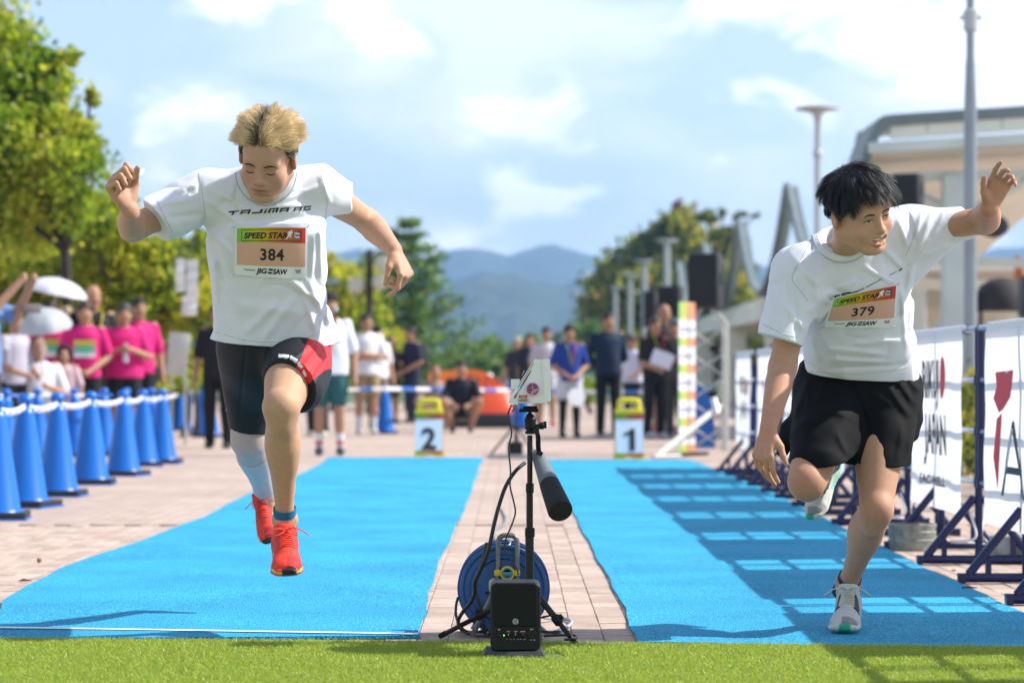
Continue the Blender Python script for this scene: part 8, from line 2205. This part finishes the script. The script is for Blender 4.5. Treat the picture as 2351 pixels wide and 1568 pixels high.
# ---- roofed pavilion with scalloped canopies at the right
m_rf = mat("roof_greygreen", (.15, .19, .195), .5, metal=.2, noise=.2, nscale=1.5); m_cr = mat("panel_cream", (.72, .71, .62), .7, noise=.12, nscale=1.2); m_bm = mat("beam_palegreen", (.52, .60, .58), .55, noise=.12, nscale=1.5)
def scallop(y0, y1, label, x0=7.4, x1=15.0, peak=5.95, val=3.35):
    root = thing("canopy_roof", (x0, (y0 + y1) / 2, 0), label, "canopy", "scalloped canopy roofs in a row"); n = 26; V = []; ys = np.linspace(y0, y1, n + 1)
    prof = lambda y: val + (peak - val) * abs(2 * (y - y0) / (y1 - y0) - 1) ** 1.9
    mb = MB()
    for k, (x, dz) in enumerate(((x0, 0), (x0 + .22, .0))):
        for y in ys: V.append((x, y, prof(y) + dz))
        for y in ys: V.append((x, y, prof(y) + dz - .14))
    m_ = n + 1; F = []
    for i in range(n): F += [(i, i + 1, 2 * m_ + i + 1, 2 * m_ + i), (m_ + i + 1, m_ + i, 3 * m_ + i, 3 * m_ + i + 1), (i + 1, i, m_ + i, m_ + i + 1), (2 * m_ + i, 2 * m_ + i + 1, 3 * m_ + i + 1, 3 * m_ + i)]
    F += [(0, 2 * m_, 3 * m_, m_), (n, m_ + n, 3 * m_ + n, 2 * m_ + n)]
    mb._add(V, F); mb.build("shell", m_rf, root, smooth=40)
    mb = MB(); pts = [(x0 - .05, y, prof(y) + .02) for y in ys]; mb.tube(pts, .09, 8); mb.build("edge_beam", m_rf, root, smooth=60)
    mb = MB(); mb.box(((x0 + x1) / 2 + .3, (y0 + y1) / 2, val - .12), (x1 - x0 - .2, y1 - y0 - .3, .22)); mb.box(((x0 + x1) / 2, (y0 + y1) / 2, val - .55), (x1 - x0, .35, .6)); mb.box((x0 + .4, (y0 + y1) / 2, val - .5), (.35, y1 - y0, .45)); mb.build("soffit_beam", m_cr, root)
    for x in (x0 + .5, x1 - .8): mb = MB(); mb.box((x, (y0 + y1) / 2, (val - .8) / 2), (.75, .6, val - .8), bev=.02); mb.box((x, (y0 + y1) / 2, .30), (.85, .7, .6)); mb.build("column", m_cr, root)
SCN = ["nearest scalloped canopy roof, its valley beside the dark-haired runner's head", "second scalloped canopy roof, with the tallest left peak seen", "third scalloped canopy roof behind the loudspeaker", "farthest scalloped canopy roof of the row"]
for k, (ya, yb) in enumerate(((53, 67), (67.4, 81.5), (81.9, 96), (96.4, 111))): scallop(ya, yb, SCN[k])
# big hall roof, end on
d = 35.0; rt = thing("hall_canopy", (P(2200, 0, d).x, d + 5, 0), "large curved hall roof on pale green columns at the right edge", "canopy")
prof = [(1974, 400), (1978, 372), (1986, 340), (1998, 308), (2013, 281), (2024, 268), (2040, 264), (2200, 253), (2351, 243), (2560, 236)]
low = [(2560, 262), (2351, 268), (2200, 278), (2048, 290), (2030, 300), (2016, 322), (2004, 350), (1996, 382), (1994, 402)]
D3 = lambda u, v, w: P(u, v, d) + Vector((0, w, 0))
mb = MB(); poly = prof + low; n = len(poly); vs = [D3(u, v, 0) for u, v in poly] + [D3(u, v, 1.6) for u, v in poly]
fs = [(i, (i + 1) % n, n + (i + 1) % n, n + i) for i in range(n)]; np_ = len(prof)
for i in range(len(prof) - 1):
    j = n - 1 - i
    if j - 1 > np_ - 1: fs.append((i, j, j - 1, i + 1))
mb._add(vs, fs); mb.build("roof_shell", m_rf, rt, smooth=40)
def bar(name, x0, y0, x1, y1, th, o, dep, m): mb = MB(); mb._add([D3(x0, y0, o), D3(x1, y1, o), D3(x1, y1 + th, o), D3(x0, y0 + th, o)] + [D3(x0, y0, o) + Vector((0, dep, 0)), D3(x1, y1, o) + Vector((0, dep, 0)), D3(x1, y1 + th, o) + Vector((0, dep, 0)), D3(x0, y0 + th, o) + Vector((0, dep, 0))], [(3, 2, 1, 0), (4, 5, 6, 7), (0, 1, 5, 4), (1, 2, 6, 5), (2, 3, 7, 6), (3, 0, 4, 7)]); return mb.build(name, m, rt, smooth=0)
for k in range(6):
    x0 = 2046 + 86 * k; bar("fascia_panel", x0, 289 - .065 * (x0 - 2046), x0 + 83, 289 - .065 * (x0 - 1963), 30, .05, .05, m_cr)
bar("gutter_beam", 1992, 330, 2560, 296, 24, -.15, .35, m_bm); bar("cross_beam", 2010, 392, 2560, 372, 18, .6, .3, m_bm); bar("lower_beam", 2020, 545, 2560, 560, 22, 4.5, .3, m_bm); bar("ledge", 2230, 600, 2560, 604, 26, 6.0, .4, m_cr)
mb = MB(); mb._add([D3(1996, 352, .3), D3(2560, 322, .3), D3(2560, 520, 10.8), D3(2060, 560, 10.8)], [(0, 1, 2, 3)]); mb._add([D3(1996, 350, .3), D3(2560, 320, .3), D3(2560, 518, 10.8), D3(2060, 558, 10.8)], [(3, 2, 1, 0)]); mb.build("ceiling_panels", m_cr, rt, smooth=0)
for (xa, ya, xb, yb, o) in ((2050, 400, 2200, 470, .8), (2260, 470, 2420, 385, .8), (2080, 470, 2200, 520, 4.6), (2260, 520, 2400, 460, 4.6)):
    mb = MB(); mb.tube([D3(xa, ya, o), D3(xb, yb, o)], .06, 6); mb.build("brace", m_bm, rt)
for x, o, w in ((2205, .5, .33), (2140, 4.2, .34), (2330, 8.5, .30), (2055, 8.8, .26)):
    q = D3(x, 870, o); zt_ = D3(x, 395 if o < 3 else 470, o).z; mb = MB(); mb.box((q.x, q.y, zt_ / 2), (w, w, zt_), bev=.02); mb.build("column", m_bm, rt)
# dark tents, flags, hanging black speaker at the far right
for k, (x, y, rx, d, lab) in enumerate(((2300, 640, 68, 33, "dark domed canopy tent beyond the barriers at the right edge"),)):
    p = P(x, y, d); r = rx * d / FPX; rt = thing("dark_tent", (p.x, d, 0), lab, "tent"); mb = MB(); mb.lathe([(r, -.42), (r * .96, -.30), (r * .75, -.10), (r * .4, -.01), (.0001, .02)], p, 18); mb.build("roof", mat("tent_dark", (.022, .018, .018), .8, noise=.3, nscale=6), rt, smooth=60)
    for sx in (-.8, .8):
        for sy in (-.5, .5): mb = MB(); mb.tube([(p.x + sx * r, d + sy * r, 0), (p.x + sx * r, d + sy * r, p.z - .2)], .025, 6); mb.build("leg", m_blk, rt)
    mb = MB(); mb.box((p.x + .1, d + .2, .7), (r * 1.5, .5, 1.3), bev=.05); mb.build("stacked_goods", mat("goods_brown", (.05, .042, .036), .8, noise=.5, nscale=5), rt)
p = P(2345, 680, 31); mb = MB(); mb.box(p + Vector((.2, 0, 0)), (.42, .4, .5), bev=.03); mb.tube([p + Vector((.2, 0, -.2)), (p.x + .2, 31, 0)], .03, 6); tag(mb.build("black_case", m_cab, None, origin=(p.x + .2, 31, 0)), "black equipment case on a post at the right edge", "case")
p = P(2282, 520, 36); mb = MB(); mb.ball(p, (.22, .2, .17), 12); mb.tube([p, p + Vector((0, 0, .30))], .03, 6); tag(mb.build("black_speaker", m_cab, None, smooth=60, origin=p), "round black floodlight hanging under the hall roof by the raised elbow", "speaker")
p = P(2338, 700, 40); rt = thing("orange_flag", (p.x, 40, 0), "small orange feather flag on a pole at the right edge", "flag"); zt = P(0, 585, 40).z
mb = MB(); mb.tube([(p.x, 40, 0), (p.x, 40, zt)], .015, 6); mb.build("pole", m_grey, rt); mb = MB(); mb.prism([(0, zt - .85), (.13, zt - .8), (.15, zt - .3), (.10, zt - .05), (.02, zt)], lambda u, v, w: Vector((p.x - .08 + u, 39.97 + w + .02 * math.sin(v * 9), v)), .012); mb.build("cloth", mat("flag_orange", (.60, .20, .05), .6, trans=.3), rt, smooth=0)
p = P(1780, 790, 30); mb = MB(); n = 10
mb._add([(p.x - .28 + .056 * i, 30 + .2 * j, max(.02, (1.28 - .06 * abs(i - 5) - .5 * j))) for j in range(3) for i in range(n)], [(j * n + i, j * n + i + 1, (j + 1) * n + i + 1, (j + 1) * n + i) for j in range(2) for i in range(n - 1)]); mb.box((p.x, 30.1, .5), (.5, .3, 1.0), bev=.05); tag(mb.build("blue_cover", mat("cover_blue", (.015, .02, .24), .7), None, origin=(p.x, 30.1, 0)), "deep blue cloth cover behind the barriers by the dark-haired runner's sleeve", "cover")
print("far", _time.time() - _T0)
